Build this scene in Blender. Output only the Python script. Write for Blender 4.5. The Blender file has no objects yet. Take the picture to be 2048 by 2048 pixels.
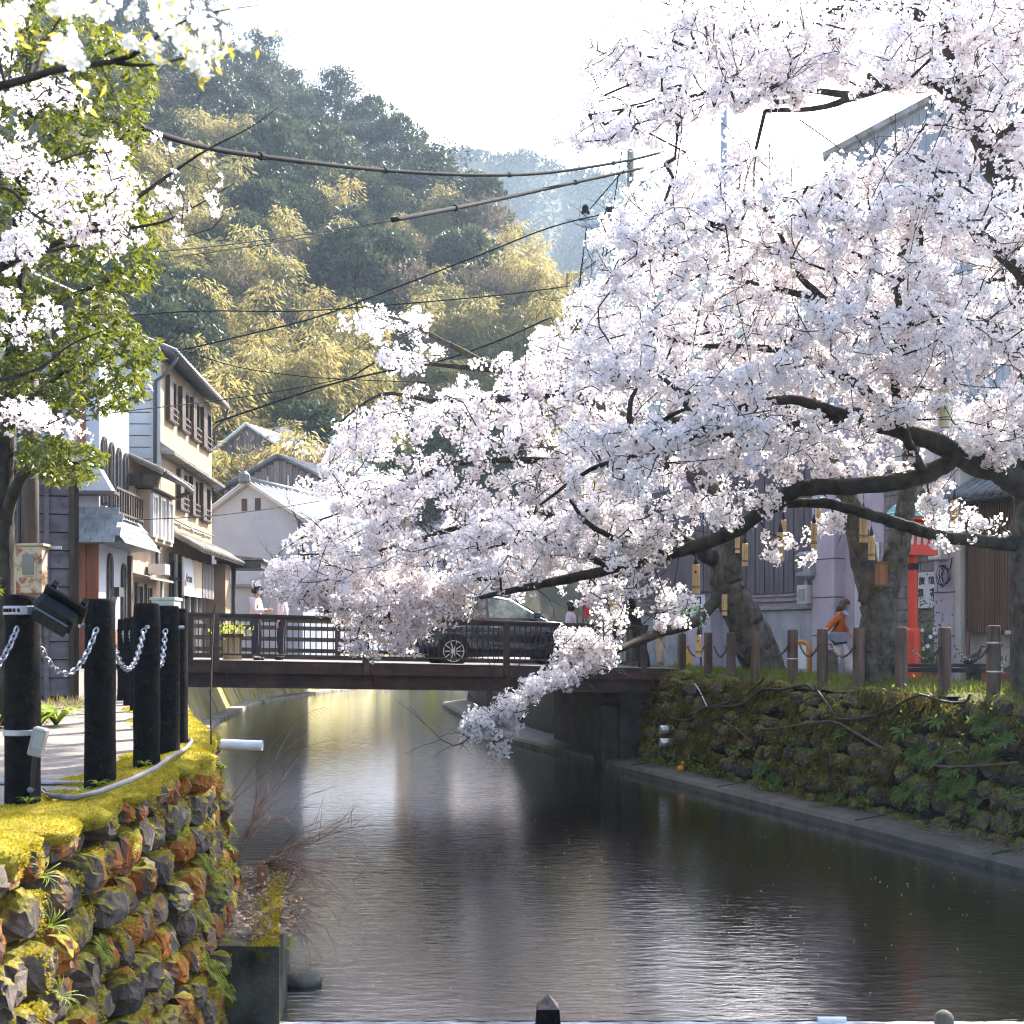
import bpy, bmesh, math, random
import numpy as np
from mathutils import Vector, Matrix, Euler, Quaternion
sc = bpy.context.scene
C = sc.collection
PI = math.pi
R = math.radians
# ------------------------------------------------------------------ camera
F, EYE, HZ = 2400.0, 0.95, 1268.0          # focal length in photo pixels, eye height, horizon row
cam_d = bpy.data.cameras.new('camera')
cam = bpy.data.objects.new('camera', cam_d)
C.objects.link(cam)
cam.location = (0, 0, EYE)
cam.rotation_euler = (R(90), 0, 0)
cam_d.sensor_width = 36
cam_d.lens = F / 2048 * 36
cam_d.shift_y = (HZ - 1024) / 2048
cam_d.clip_start = 0.1
cam_d.clip_end = 3000
cam_d.dof.use_dof = True
cam_d.dof.focus_distance = 19
cam_d.dof.aperture_fstop = 7.0
sc.camera = cam
# ------------------------------------------------------------------ world, sun, exposure
SUN_AZ, SUN_EL = 33.0, 42.0                # degrees clockwise from straight ahead (+Y), elevation
w = bpy.data.worlds.new('World')
sc.world = w
w.use_nodes = True
nt = w.node_tree
nt.nodes.clear()
sky = nt.nodes.new('ShaderNodeTexSky')
sky.sky_type = 'NISHITA'
sky.sun_disc = False
sky.sun_elevation = R(SUN_EL)
sky.sun_rotation = R(SUN_AZ)
sky.air_density = 1.0
sky.dust_density = 3.0
sky.ozone_density = 1.0
bg = nt.nodes.new('ShaderNodeBackground')
bg.inputs['Strength'].default_value = 0.15
wo = nt.nodes.new('ShaderNodeOutputWorld')
nt.links.new(sky.outputs[0], bg.inputs[0])
nt.links.new(bg.outputs[0], wo.inputs[0])
sd = bpy.data.lights.new('sun', 'SUN')
sd.energy = 4.6
sd.angle = R(0.55)
sd.color = (1.0, 0.94, 0.85)
so = bpy.data.objects.new('sun', sd)
C.objects.link(so)
so.location = (20, 40, 60)
_sdir = Vector((math.sin(R(SUN_AZ)) * math.cos(R(SUN_EL)), math.cos(R(SUN_AZ)) * math.cos(R(SUN_EL)), math.sin(R(SUN_EL))))
so.rotation_euler = _sdir.to_track_quat('Z', 'Y').to_euler()
sc.view_settings.view_transform = 'Standard'
sc.view_settings.look = 'None'
sc.view_settings.exposure = 2.08
sc.view_settings.gamma = 1.0
sc.view_settings.use_curve_mapping = False
cy = sc.cycles
cy.use_denoising = True
cy.filter_width = 1.15
cy.use_adaptive_sampling = True
cy.adaptive_threshold = 0.02
cy.max_bounces = 20
cy.diffuse_bounces = 16
cy.glossy_bounces = 3
cy.transmission_bounces = 16
cy.transparent_max_bounces = 6
cy.volume_bounces = 0
cy.sample_clamp_indirect = 6.0
cy.caustics_reflective = False
cy.caustics_refractive = False

# ------------------------------------------------------------------ helpers
def pt(x, y, D):
    """Photo pixel (2048 scale) at distance D -> world point."""
    return Vector(((x - 1024) / F * D, D, EYE - (y - HZ) / F * D))

def px(x, D, z=0.0):
    return Vector(((x - 1024) / F * D, D, z))

def zy(y, D):
    return EYE - (y - HZ) / F * D

def thing(name, label, cat, loc=(0, 0, 0), rotz=0.0, group=None):
    o = bpy.data.objects.new(name, None)
    C.objects.link(o)
    o.location = loc
    o.rotation_euler = (0, 0, rotz)
    o.empty_display_size = 0.2
    o['label'] = label
    o['category'] = cat
    if group:
        o['group'] = group
    return o

def tag(o, label, cat, group=None):
    o['label'] = label
    o['category'] = cat
    if group:
        o['group'] = group
    return o

def struct(o):
    o['kind'] = 'structure'
    return o

def stuff(o):
    o['kind'] = 'stuff'
    return o

def link(name, me, m=None, parent=None, loc=None):
    o = bpy.data.objects.new(name, me)
    C.objects.link(o)
    if m is not None and not me.materials:
        me.materials.append(m)
    if parent is not None:
        o.parent = parent
    if loc is not None:
        o.location = loc
    return o

def copy_tree(o, parent=None):
    c = o.copy()
    C.objects.link(c)
    if parent is not None:
        c.parent = parent
    for ch in list(o.children):
        copy_tree(ch, c)
    return c

def fastmesh(name, V, faces_by_n, smooth=False, col=None):
    """V (n,3) float array; faces_by_n list of (m,k) int arrays."""
    me = bpy.data.meshes.new(name)
    V = np.asarray(V, dtype=np.float32)
    me.vertices.add(len(V))
    me.vertices.foreach_set('co', V.ravel())
    loops = np.concatenate([f.ravel() for f in faces_by_n]).astype(np.int32)
    tot = np.concatenate([np.full(len(f), f.shape[1], np.int32) for f in faces_by_n])
    start = np.concatenate([[0], np.cumsum(tot)[:-1]]).astype(np.int32)
    me.loops.add(len(loops))
    me.loops.foreach_set('vertex_index', loops)
    me.polygons.add(len(tot))
    me.polygons.foreach_set('loop_start', start)
    me.polygons.foreach_set('loop_total', tot)
    if smooth:
        me.polygons.foreach_set('use_smooth', np.ones(len(tot), dtype=bool))
    if col is not None:
        a = me.attributes.new('tint', 'FLOAT', 'POINT')
        a.data.foreach_set('value', np.asarray(col, np.float32))
    me.update(calc_edges=True)
    return me

class MB:
    """Collects boxes, tubes, lathes and polygons; build() links them as ONE mesh object."""
    def __init__(s):
        s.v = []
        s.f = []
    def add(s, vs, fs):
        b = len(s.v)
        s.v += [tuple(p) for p in vs]
        s.f += [tuple(b + i for i in f) for f in fs]
        return s
    def box(s, c, d, rot=None, taper=1.0, bev=0.0):
        """centre c, full size d, optional rotation (Euler tuple or Matrix)."""
        hx, hy, hz = d[0] / 2, d[1] / 2, d[2] / 2
        if bev > 0:
            return s.bbox(c, d, bev, rot)
        vs = [Vector((sx * hx * (taper if sz > 0 else 1), sy * hy * (taper if sz > 0 else 1), sz * hz)) for sz in (-1, 1) for sx, sy in ((-1, -1), (1, -1), (1, 1), (-1, 1))]
        if rot is not None:
            m = rot if isinstance(rot, Matrix) else Euler(rot).to_matrix()
            vs = [m @ p for p in vs]
        c = Vector(c)
        return s.add([p + c for p in vs], [(3, 2, 1, 0), (4, 5, 6, 7), (0, 1, 5, 4), (1, 2, 6, 5), (2, 3, 7, 6), (3, 0, 4, 7)])
    def bbox(s, c, d, b, rot=None):
        """box with chamfered vertical edges and top/bottom rims."""
        hx, hy, hz = d[0] / 2, d[1] / 2, d[2] / 2
        def ring(ix, iy, z, k):
            x, y = hx - ix, hy - iy
            return [(-x + k, -y, z), (x - k, -y, z), (x, -y + k, z), (x, y - k, z), (x - k, y, z), (-x + k, y, z), (-x, y - k, z), (-x, -y + k, z)]
        rings = [ring(b, b, -hz, b * .5), ring(0, 0, -hz + b, b), ring(0, 0, hz - b, b), ring(b, b, hz, b * .5)]
        vs = [Vector(p) for r in rings for p in r]
        if rot is not None:
            m = rot if isinstance(rot, Matrix) else Euler(rot).to_matrix()
            vs = [m @ p for p in vs]
        c = Vector(c)
        fs = [tuple(range(7, -1, -1)), tuple(range(24, 32))]
        for k in range(3):
            for i in range(8):
                j = (i + 1) % 8
                fs.append((k * 8 + i, k * 8 + j, k * 8 + 8 + j, k * 8 + 8 + i))
        return s.add([p + c for p in vs], fs)
    def span(s, x0, x1, y0, y1, z0, z1):
        return s.box(((x0 + x1) / 2, (y0 + y1) / 2, (z0 + z1) / 2), (abs(x1 - x0), abs(y1 - y0), abs(z1 - z0)))
    def tube(s, pts, rad, n=6, caps=True):
        pts = [Vector(p) for p in pts]
        m = len(pts)
        if not hasattr(rad, '__len__'):
            rad = [rad] * m
        vs, fs = [], []
        prev = None
        for i, p in enumerate(pts):
            t = (pts[min(i + 1, m - 1)] - pts[max(i - 1, 0)])
            if t.length < 1e-9:
                t = Vector((0, 0, 1))
            t.normalize()
            if prev is None:
                a = t.cross(Vector((0, 0, 1)))
                if a.length < 1e-3:
                    a = t.cross(Vector((1, 0, 0)))
            else:
                a = prev - t * prev.dot(t)
                if a.length < 1e-6:
                    a = t.cross(Vector((1, 0, 0)))
            a.normalize()
            prev = a
            b = t.cross(a)
            for k in range(n):
                th = 2 * PI * k / n
                vs.append(p + (a * math.cos(th) + b * math.sin(th)) * rad[i])
        for i in range(m - 1):
            for k in range(n):
                j = (k + 1) % n
                fs.append((i * n + k, i * n + j, i * n + n + j, i * n + n + k))
        if caps:
            fs.append(tuple(range(n - 1, -1, -1)))
            fs.append(tuple((m - 1) * n + k for k in range(n)))
        return s.add(vs, fs)
    def cyl(s, a, b, r, n=10, r2=None):
        return s.tube([a, b], [r, r if r2 is None else r2], n)
    def lathe(s, prof, n=16, M=None):
        """prof [(r,z)...] around z; M optional Matrix 4x4."""
        vs, fs = [], []
        for r, z in prof:
            for k in range(n):
                th = 2 * PI * k / n
                p = Vector((r * math.cos(th), r * math.sin(th), z))
                vs.append(M @ p if M is not None else p)
        for i in range(len(prof) - 1):
            for k in range(n):
                j = (k + 1) % n
                fs.append((i * n + k, i * n + j, i * n + n + j, i * n + n + k))
        fs.append(tuple(range(n - 1, -1, -1)))
        fs.append(tuple((len(prof) - 1) * n + k for k in range(n)))
        return s.add(vs, fs)
    def prism(s, poly, off):
        """extrude a 3D polygon by vector off."""
        n = len(poly)
        poly = [Vector(p) for p in poly]
        off = Vector(off)
        return s.add(poly + [p + off for p in poly], [tuple(range(n - 1, -1, -1)), tuple(range(n, 2 * n))] + [(i, (i + 1) % n, n + (i + 1) % n, n + i) for i in range(n)])
    def quad(s, a, b, c, d):
        return s.add([a, b, c, d], [(0, 1, 2, 3)])
    def mesh(s, name, smooth=False):
        me = bpy.data.meshes.new(name)
        me.from_pydata(s.v, [], s.f)
        if smooth:
            me.polygons.foreach_set('use_smooth', [True] * len(me.polygons))
        me.update()
        return me
    def build(s, name, m, parent=None, smooth=False, loc=None):
        return link(name, s.mesh(name, smooth), m, parent, loc)

def fix_normals(me):
    bm = bmesh.new()
    bm.from_mesh(me)
    bmesh.ops.recalc_face_normals(bm, faces=bm.faces)
    bm.to_mesh(me)
    bm.free()

# ------------------------------------------------------------------ materials
def _ramp(nt, fac, stops):
    r = nt.nodes.new('ShaderNodeValToRGB')
    el = r.color_ramp.elements
    while len(el) < len(stops):
        el.new(0.5)
    for e, (p, c) in zip(el, stops):
        e.position = p
        e.color = (*c, 1) if len(c) == 3 else c
    nt.links.new(fac, r.inputs[0])
    return r.outputs[0]

def _noise(nt, scale, detail=5, rough=0.6, stretch=(1, 1, 1), coord='world', dist=0.0):
    if coord == 'world':
        g = nt.nodes.new('ShaderNodeNewGeometry').outputs['Position']
    else:
        g = nt.nodes.new('ShaderNodeTexCoord').outputs['Object']
    mp = nt.nodes.new('ShaderNodeMapping')
    mp.inputs['Scale'].default_value = stretch
    nt.links.new(g, mp.inputs['Vector'])
    n = nt.nodes.new('ShaderNodeTexNoise')
    n.inputs['Scale'].default_value = scale
    n.inputs['Detail'].default_value = detail
    n.inputs['Roughness'].default_value = rough
    n.inputs['Distortion'].default_value = dist
    nt.links.new(mp.outputs[0], n.inputs['Vector'])
    return n.outputs['Fac']

def _mix(nt, fac, a, b):
    m = nt.nodes.new('ShaderNodeMix')
    m.data_type = 'RGBA'
    for sock, v in ((0, fac), (6, a), (7, b)):
        if hasattr(v, 'links') or isinstance(v, bpy.types.NodeSocket):
            nt.links.new(v, m.inputs[sock])
        else:
            m.inputs[sock].default_value = (*v, 1) if hasattr(v, '__len__') and len(v) == 3 else v
    return m.outputs[2]

def mat(name, c1, c2=None, scale=4.0, detail=5, rough=0.75, bump=0.0, bscale=None, stretch=(1, 1, 1), metal=0.0,
        lo=0.35, hi=0.65, extra=None, coord='world', spec=0.3, coat=0.0, bdist=0.02):
    """Procedural surface: two colours mixed by noise, optional third patch colour (colour, scale, lo, hi, stretch), bump."""
    m = bpy.data.materials.new(name)
    m.use_nodes = True
    nt = m.node_tree
    b = nt.nodes['Principled BSDF']
    b.inputs['Roughness'].default_value = rough
    b.inputs['Metallic'].default_value = metal
    b.inputs['Specular IOR Level'].default_value = spec
    b.inputs['Coat Weight'].default_value = coat
    if c2 is None:
        b.inputs['Base Color'].default_value = (*c1, 1)
        colr = None
    else:
        colr = _ramp(nt, _noise(nt, scale, detail, 0.62, stretch, coord), [(lo, c1), (hi, c2)])
    for ex in (extra or []):
        ec, es, el, eh = ex[:4]
        st = ex[4] if len(ex) > 4 else (1, 1, 1)
        f = _ramp(nt, _noise(nt, es, 6, 0.65, st, coord), [(el, (0, 0, 0)), (eh, (1, 1, 1))])
        colr = _mix(nt, f, colr if colr is not None else c1, ec)
    if colr is not None:
        nt.links.new(colr, b.inputs['Base Color'])
    if bump > 0:
        bn = nt.nodes.new('ShaderNodeBump')
        bn.inputs['Strength'].default_value = bump
        bn.inputs['Distance'].default_value = bdist
        nt.links.new(_noise(nt, bscale or scale * 4, 6, 0.65, stretch, coord), bn.inputs['Height'])
        nt.links.new(bn.outputs[0], b.inputs['Normal'])
    return m

def leafmat(name, ca, cb, transl=0.35, tcol=None, rough=0.55, rnd=0.0, rndcol=None, spec=0.25):
    """Leaf or petal: per-leaf tint between ca and cb, part of the light passing through."""
    m = bpy.data.materials.new(name)
    m.use_nodes = True
    nt = m.node_tree
    b = nt.nodes['Principled BSDF']
    out = nt.nodes['Material Output']
    at = nt.nodes.new('ShaderNodeAttribute')
    at.attribute_name = 'tint'
    colr = _mix(nt, at.outputs['Fac'], ca, cb)
    if rnd > 0:
        oi = nt.nodes.new('ShaderNodeObjectInfo')
        mm = nt.nodes.new('ShaderNodeMath')
        mm.operation = 'MULTIPLY'
        mm.inputs[1].default_value = rnd
        nt.links.new(oi.outputs['Random'], mm.inputs[0])
        colr = _mix(nt, mm.outputs[0], colr, rndcol)
    nt.links.new(colr, b.inputs['Base Color'])
    b.inputs['Roughness'].default_value = rough
    b.inputs['Specular IOR Level'].default_value = spec
    t = nt.nodes.new('ShaderNodeBsdfTranslucent')
    if tcol is None:
        nt.links.new(colr, t.inputs['Color'])
    else:
        nt.links.new(_mix(nt, 0.6, colr, tcol), t.inputs['Color'])
    ms = nt.nodes.new('ShaderNodeMixShader')
    ms.inputs[0].default_value = transl
    nt.links.new(b.outputs[0], ms.inputs[1])
    nt.links.new(t.outputs[0], ms.inputs[2])
    nt.links.new(ms.outputs[0], out.inputs['Surface'])
    return m

rng = np.random.default_rng(7)
random.seed(7)

def unit(a):
    return a / np.maximum(np.linalg.norm(a, axis=-1, keepdims=True), 1e-9)

def cards(P, T, L, W, rng, N=None, bend=0.25):
    """Leaf cards: point P, direction T, length L, width W -> folded 5-vertex leaf (2 quads-ish: 4 tris). Returns V, faces(list)."""
    n = len(P)
    T = unit(T)
    A = N if N is not None else unit(rng.normal(size=(n, 3)))
    S = unit(np.cross(T, A))
    Nn = np.cross(S, T)
    L = np.broadcast_to(np.asarray(L, float).reshape(-1, 1), (n, 1))
    W = np.broadcast_to(np.asarray(W, float).reshape(-1, 1), (n, 1))
    v0 = P
    mid = P + T * L * 0.45 + Nn * L * bend * 0.15
    v1 = mid + S * W * 0.5
    v2 = P + T * L - Nn * L * bend * 0.3
    v3 = mid - S * W * 0.5
    V = np.stack([v0, v1, v2, v3], 1).reshape(-1, 3)
    q = np.arange(n)[:, None] * 4 + np.array([[0, 1, 2, 3]])
    return V, q
# ------------------------------------------------------------------ ground, water, canal
WZ = -1.95                                      # water level; bank level is 0
L_TOP = [(-4, -2.2), (3, -2.2), (9, -2.42), (10.8, -2.77), (12.5, -3.35), (15, -4.25), (17.4, -5.2), (23.5, -6.9), (37.8, -10.7), (49.4, -12.0), (55.2, -11.3), (62.7, -9.7), (69.5, -7.2), (73, 0), (75, 10), (76, 24)]
L_FOOT = [(-4, -1.95), (3, -1.95), (9, -2.08), (10.8, -2.40), (12.5, -2.98), (15, -3.8), (17.4, -4.8), (23.5, -6.3), (37.8, -9.8), (49.4, -11.0), (55.2, -10.3), (62.7, -8.7), (69, -6.3), (71.5, 0), (73.5, 10), (74.5, 24)]
R_TOP = [(-4, 13.6), (8, 9.47), (14.3, 7.3), (18, 6.02), (22, 4.64), (25.6, 3.4), (33, 0.95), (49, -1.7), (52.5, 0), (56, 6), (59, 14), (61, 24)]
R_FOOT = [(-4, 13.1), (8, 8.95), (14.3, 6.78), (18, 5.5), (22, 4.12), (25.6, 2.9), (33, 0.45), (48.5, -2.1), (52.9, -0.2), (56.6, 5.8), (59.6, 13.8), (61.6, 23.8)]
R_WATER = [(-4, 12.5), (8, 8.3), (14.3, 6.1), (18, 4.82), (22, 3.44), (25.6, 2.2), (32.8, -0.3), (48.5, -2.85), (53.6, -0.5), (57.3, 5.6), (60.3, 13.5), (62.3, 23.5)]

def lerp_line(line, D):
    ds = [p[0] for p in line]
    return float(np.interp(D, ds, [p[1] for p in line]))

def resample(line, step):
    P = np.array([(x, d) for d, x in line], float)
    s = np.concatenate([[0], np.cumsum(np.linalg.norm(np.diff(P, axis=0), axis=1))])
    t = np.linspace(0, s[-1], int(s[-1] / step) + 2)
    return np.stack([np.interp(t, s, P[:, 0]), np.interp(t, s, P[:, 1])], 1)

def bank_z(x, d):
    """height of the left bank: path level near, ramp up to the bridge street."""
    return 0.38 * min(1.0, max(0.0, (d - 18.5) / 5.0))

M_path = mat('path_gravel', (0.15, 0.13, 0.115), (0.245, 0.215, 0.195), scale=26, detail=8, rough=0.9, bump=0.6, bscale=90, bdist=0.01,
             extra=[((0.12, 0.10, 0.075), 1.3, 0.55, 0.75)])
M_asph = mat('asphalt', (0.10, 0.10, 0.105), (0.17, 0.165, 0.17), scale=8, rough=0.9, bump=0.3, bscale=120, bdist=0.006)
M_soil = mat('bank_soil', (0.055, 0.06, 0.022), (0.12, 0.12, 0.035), scale=5, rough=0.95, bump=0.8, bscale=30, extra=[((0.09, 0.065, 0.04), 2.2, 0.55, 0.7)])
M_bed = mat('river_bed', (0.03, 0.03, 0.02), (0.05, 0.045, 0.03), scale=2, rough=0.9)

def sheet(name, A, B, m, za=0.0, zb=0.0, seg=1, zf=None):
    """strip between two equally long plan polylines (n,2)."""
    n = len(A)
    V = []
    for k in range(seg + 1):
        t = k / seg
        for i in range(n):
            x, y = A[i] * (1 - t) + B[i] * t
            z = za * (1 - t) + zb * t
            if zf is not None:
                z = zf(x, y, t)
            V.append((x, y, z))
    q = [(k * n + i, k * n + i + 1, k * n + n + i + 1, k * n + n + i) for k in range(seg) for i in range(n - 1)]
    me = fastmesh(name, np.array(V), [np.array(q)])
    fix_normals(me)
    return link(name, me, m)

def pair(a, b, n):
    """resample two polylines [(d,x)] to n matching points."""
    out = []
    for line in (a, b):
        P = np.array([(x, d) for d, x in line], float)
        s = np.linspace(0, len(P) - 1, n)
        i = np.arange(len(P))
        out.append(np.stack([np.interp(s, i, P[:, 0]), np.interp(s, i, P[:, 1])], 1))
    return out

# river bed, water
struct(MB().quad((-120, -6, -3.2), (120, -6, -3.2), (120, 140, -3.2), (-120, 140, -3.2)).build('river_bed', M_bed))
def water_material():
    """dark clear water over a dark bed: body colour under a Fresnel mirror with two scales of ripple."""
    m = bpy.data.materials.new('canal_water')
    m.use_nodes = True
    nt = m.node_tree
    b = nt.nodes['Principled BSDF']
    out = nt.nodes['Material Output']
    nt.links.new(_ramp(nt, _noise(nt, 0.35, 4), [(0.35, (0.002, 0.0024, 0.0014)), (0.65, (0.007, 0.0065, 0.0035))]), b.inputs['Base Color'])
    b.inputs['Roughness'].default_value = 0.9
    b.inputs['Specular IOR Level'].default_value = 0.0
    # ripples: a long swell everywhere, livelier chop in the fast water above the weir
    sep = nt.nodes.new('ShaderNodeSeparateXYZ')
    nt.links.new(nt.nodes.new('ShaderNodeNewGeometry').outputs['Position'], sep.inputs[0])
    mr_ = nt.nodes.new('ShaderNodeMapRange')
    nt.links.new(sep.outputs['Y'], mr_.inputs['Value'])
    for i_, v_ in ((1, 9.0), (2, 19.0), (3, 0.22), (4, 0.10)):
        mr_.inputs[i_].default_value = v_
    b1 = nt.nodes.new('ShaderNodeBump')
    b1.inputs['Strength'].default_value = 0.07
    b1.inputs['Distance'].default_value = 0.05
    nt.links.new(_noise(nt, 2.4, 4, 0.55, (0.8, 1.7, 1), dist=0.6), b1.inputs['Height'])
    b2 = nt.nodes.new('ShaderNodeBump')
    nt.links.new(mr_.outputs[0], b2.inputs['Strength'])
    b2.inputs['Distance'].default_value = 0.030
    nt.links.new(_noise(nt, 8.0, 5, 0.58, (0.5, 2.0, 1), dist=0.8), b2.inputs['Height'])
    nt.links.new(b1.outputs[0], b2.inputs['Normal'])
    g = nt.nodes.new('ShaderNodeBsdfGlossy')
    g.inputs['Roughness'].default_value = 0.03
    nt.links.new(b2.outputs[0], g.inputs['Normal'])
    fr = nt.nodes.new('ShaderNodeFresnel')
    fr.inputs['IOR'].default_value = 1.9
    nt.links.new(b2.outputs[0], fr.inputs['Normal'])
    ms = nt.nodes.new('ShaderNodeMixShader')
    mu = nt.nodes.new('ShaderNodeMath')
    mu.operation = 'MULTIPLY'
    mu.use_clamp = True
    mu.inputs[1].default_value = 2.3
    nt.links.new(fr.outputs[0], mu.inputs[0])
    nt.links.new(mu.outputs[0], ms.inputs[0])
    nt.links.new(b.outputs[0], ms.inputs[1])
    nt.links.new(g.outputs[0], ms.inputs[2])
    nt.links.new(ms.outputs[0], out.inputs['Surface'])
    return m
M_water = water_material()
struct(MB().quad((-16, 9.0, WZ), (30, 9.0, WZ), (30, 80, WZ), (-16, 80, WZ)).build('canal_water', M_water))

# left bank
a, b_ = pair(L_TOP, [(-4, -70), (3, -70), (9, -70), (10.8, -70), (12.5, -70), (15, -70), (17.4, -70), (23.5, -70), (37.8, -70), (49.4, -70), (58, -70), (72, -70), (100, -50), (110, 0), (115, 15), (120, 40)], 90)
struct(sheet('path', a, b_, M_path, seg=30, zf=lambda x, y, t: bank_z(x, y) - 0.02 * (t < 0.01)))
# right bank ground
a, b_ = pair(R_TOP, [(-4, 70), (8, 70), (14.3, 70), (18, 70), (22, 70), (25.6, 70), (33, 70), (49, 70), (60, 70), (63, 70), (66, 70), (68, 70)], 60)
struct(sheet('road', a, b_, M_asph, seg=20, zf=lambda x, y, t: 0.0))
# grassy verge on the right bank: low mound along the wall top
va, vb = pair(R_TOP[:7], [(d + 0.55, x + 1.75) for d, x in R_TOP[:7]], 60)
def verge_z(x, y, t):
    return 0.02 + 0.15 * math.sin(min(1, t * 1.15) * PI) + 0.035 * math.sin(x * 5.1 + y * 3.3) + 0.02 * math.sin(y * 9.7)
struct(sheet('grass_verge', va, vb, M_soil, seg=8, zf=lambda x, y, t: verge_z(x, y, t) if t < 0.99 else 0.004))

# canal walls: battered sheets that back the stones
M_lwall = mat('mossy_concrete', (0.17, 0.16, 0.05), (0.42, 0.37, 0.27), scale=0.9, rough=0.9, bump=0.5, bscale=14, stretch=(1, 1, 0.45),
              extra=[((0.34, 0.30, 0.03), 1.6, 0.5, 0.62, (1.2, 1.2, 0.3)), ((0.13, 0.08, 0.05), 2.2, 0.56, 0.68, (1.6, 1.6, 0.25))])
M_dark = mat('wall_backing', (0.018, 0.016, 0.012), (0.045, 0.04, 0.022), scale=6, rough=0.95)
M_conc = mat('old_concrete', (0.20, 0.185, 0.165), (0.33, 0.31, 0.285), scale=2.2, rough=0.9, bump=0.35, bscale=40, extra=[((0.10, 0.10, 0.05), 1.5, 0.52, 0.66)])
A1, B1 = pair(L_TOP[:8], L_FOOT[:8], 40)
wall_l = thing('stone_wall', 'mossy rough stone canal wall with rust-orange stones beside the footpath', 'wall', (-2.4, 8, 0))
def wsheet(name, A, B, z0, z1, m, parent, seg=4, off=None):
    o = sheet(name, A, B, m, z0, z1, seg)
    o.parent = parent
    o.matrix_parent_inverse = Matrix.Translation(-Vector(parent.location))
    return o
wsheet('backing', A1 - [0.14, 0], B1 - [0.14, 0], -0.02, -2.6, M_dark, wall_l)
A2, B2 = pair(L_TOP[7:], [(d, x) for d, x in L_FOOT[7:]], 60)
wall_far = thing('embankment_wall', 'sloping sunlit moss-stained concrete embankment curving beyond the bridge', 'wall', (-9, 45, 0))
wsheet('slope', A2, B2, 0.3, WZ - 0.3, M_lwall, wall_far)
# pale kerb at the water line beyond the bridge
k0, k1 = pair(L_FOOT[7:], [(d, x + 0.35 if d < 60 else x) if d < 60 else (d - 0.35, x) for d, x in L_FOOT[7:]], 60)
wsheet('footing', k0 - [0.1, 0], k1, WZ + 0.13, WZ + 0.09, M_conc, wall_far, seg=1)
wsheet('footing_face', k1, k1 + [0.02, 0], WZ + 0.09, WZ - 0.4, M_conc, wall_far, seg=1)
for i in range(2, 58, 4):                       # casting joints of the embankment
    p, q = A2[i], B2[i]
    d = (A2[i + 1] - A2[i]) / np.linalg.norm(A2[i + 1] - A2[i]) * 0.05
    nrm = np.array([d[1], -d[0]]) * 0.6
    MB().prism([(p[0] + nrm[0], p[1] + nrm[1], 0.3), (p[0] + d[0] + nrm[0], p[1] + d[1] + nrm[1], 0.3), (q[0] + d[0] + nrm[0], q[1] + d[1] + nrm[1], WZ), (q[0] + nrm[0], q[1] + nrm[1], WZ)], (-nrm[0], -nrm[1], 0)).build('joint_strip', M_conc, wall_far, loc=-Vector(wall_far.location))
wall_r = thing('retaining_wall', 'shaded canal retaining wall of stones overgrown with moss and hanging plants', 'wall', (5, 19, 0))
A3, B3 = pair(R_TOP, R_FOOT, 70)
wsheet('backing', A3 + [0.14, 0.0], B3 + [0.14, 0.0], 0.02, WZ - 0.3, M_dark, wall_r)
M_dconc = mat('dark_concrete', (0.065, 0.06, 0.053), (0.125, 0.115, 0.10), scale=3, rough=0.8, bump=0.5, bscale=40, extra=[((0.05, 0.05, 0.025), 1.5, 0.52, 0.66)])  # concrete in a darker tone, used for the ledge
# ledge at the foot of the right wall
ledge = thing('canal_ledge', 'low grey concrete ledge running along the water under the overgrown wall', 'ledge', (4, 19, 0))
w0, w1 = pair(R_WATER, [(d, x) for d, x in R_FOOT], 70)
wsheet('ledge_top', w0 + [0.06, 0], w1 + [0.25, 0], WZ + 0.16, WZ + 0.24, M_dconc, ledge, seg=4)
wsheet('ledge_edge', w0, w0 + [0.06, 0], WZ + 0.10, WZ + 0.16, M_dconc, ledge, seg=1)
wsheet('ledge_face', w0 - [0.01, 0], w0, WZ - 0.5, WZ + 0.10, M_dconc, ledge, seg=1)
# ------------------------------------------------------------------ hills and their trees
HX = [-500, -100, 100, 200, 300, 450, 540, 620, 700, 760, 830, 920, 980, 1060, 1100, 1125, 1145, 1220]
HY = [-330, -250, -120, -40, 10, 75, 130, 190, 235, 270, 310, 345, 400, 440, 485, 560, 650, 860]
def hill_dr(x):
    return float(np.interp(x, [200, 450, 700, 980, 1125], [168, 160, 145, 122, 104]))
def hill_db(x):
    return float(np.interp(x, [200, 500, 700, 1100], [64, 66, 72, 84]))
def hill_top(x):
    d = hill_dr(x)
    return zy(float(np.interp(x, HX, HY)), d) - 6.5
def hill_z(x, D):
    t = (D - hill_db(x)) / (hill_dr(x) - hill_db(x))
    if t <= 0:
        return 0.3
    if t > 1:
        return hill_top(x) * max(0.0, 1 - (t - 1) * 0.8)
    return 0.3 + hill_top(x) * t ** 0.92
M_hill = mat('hill_floor', (0.035, 0.035, 0.018), (0.085, 0.07, 0.035), scale=0.5, rough=0.95, bump=0.6, bscale=3)
HXs = np.linspace(-500, 1230, 60)
Ts = np.concatenate([np.linspace(-0.05, 1, 26), [1.15, 1.5]])
V = []
for t in Ts:
    for x in HXs:
        D = hill_db(x) + t * (hill_dr(x) - hill_db(x))
        z = hill_z(x, D) if t > 0 else 0.1
        V.append(((x - 1024) / F * D, D, z + (0.6 * math.sin(D * 0.31 + x * 0.02) if t > 0.05 else 0)))
n = len(HXs)
q = np.array([(k * n + i, k * n + i + 1, k * n + n + i + 1, k * n + n + i) for k in range(len(Ts) - 1) for i in range(n - 1)])
struct(link('hillside', fastmesh('hillside', np.array(V), [q], smooth=True), M_hill))
M_fground = mat('valley_floor', (0.06, 0.065, 0.03), (0.12, 0.11, 0.06), scale=0.3, rough=0.95)
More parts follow.
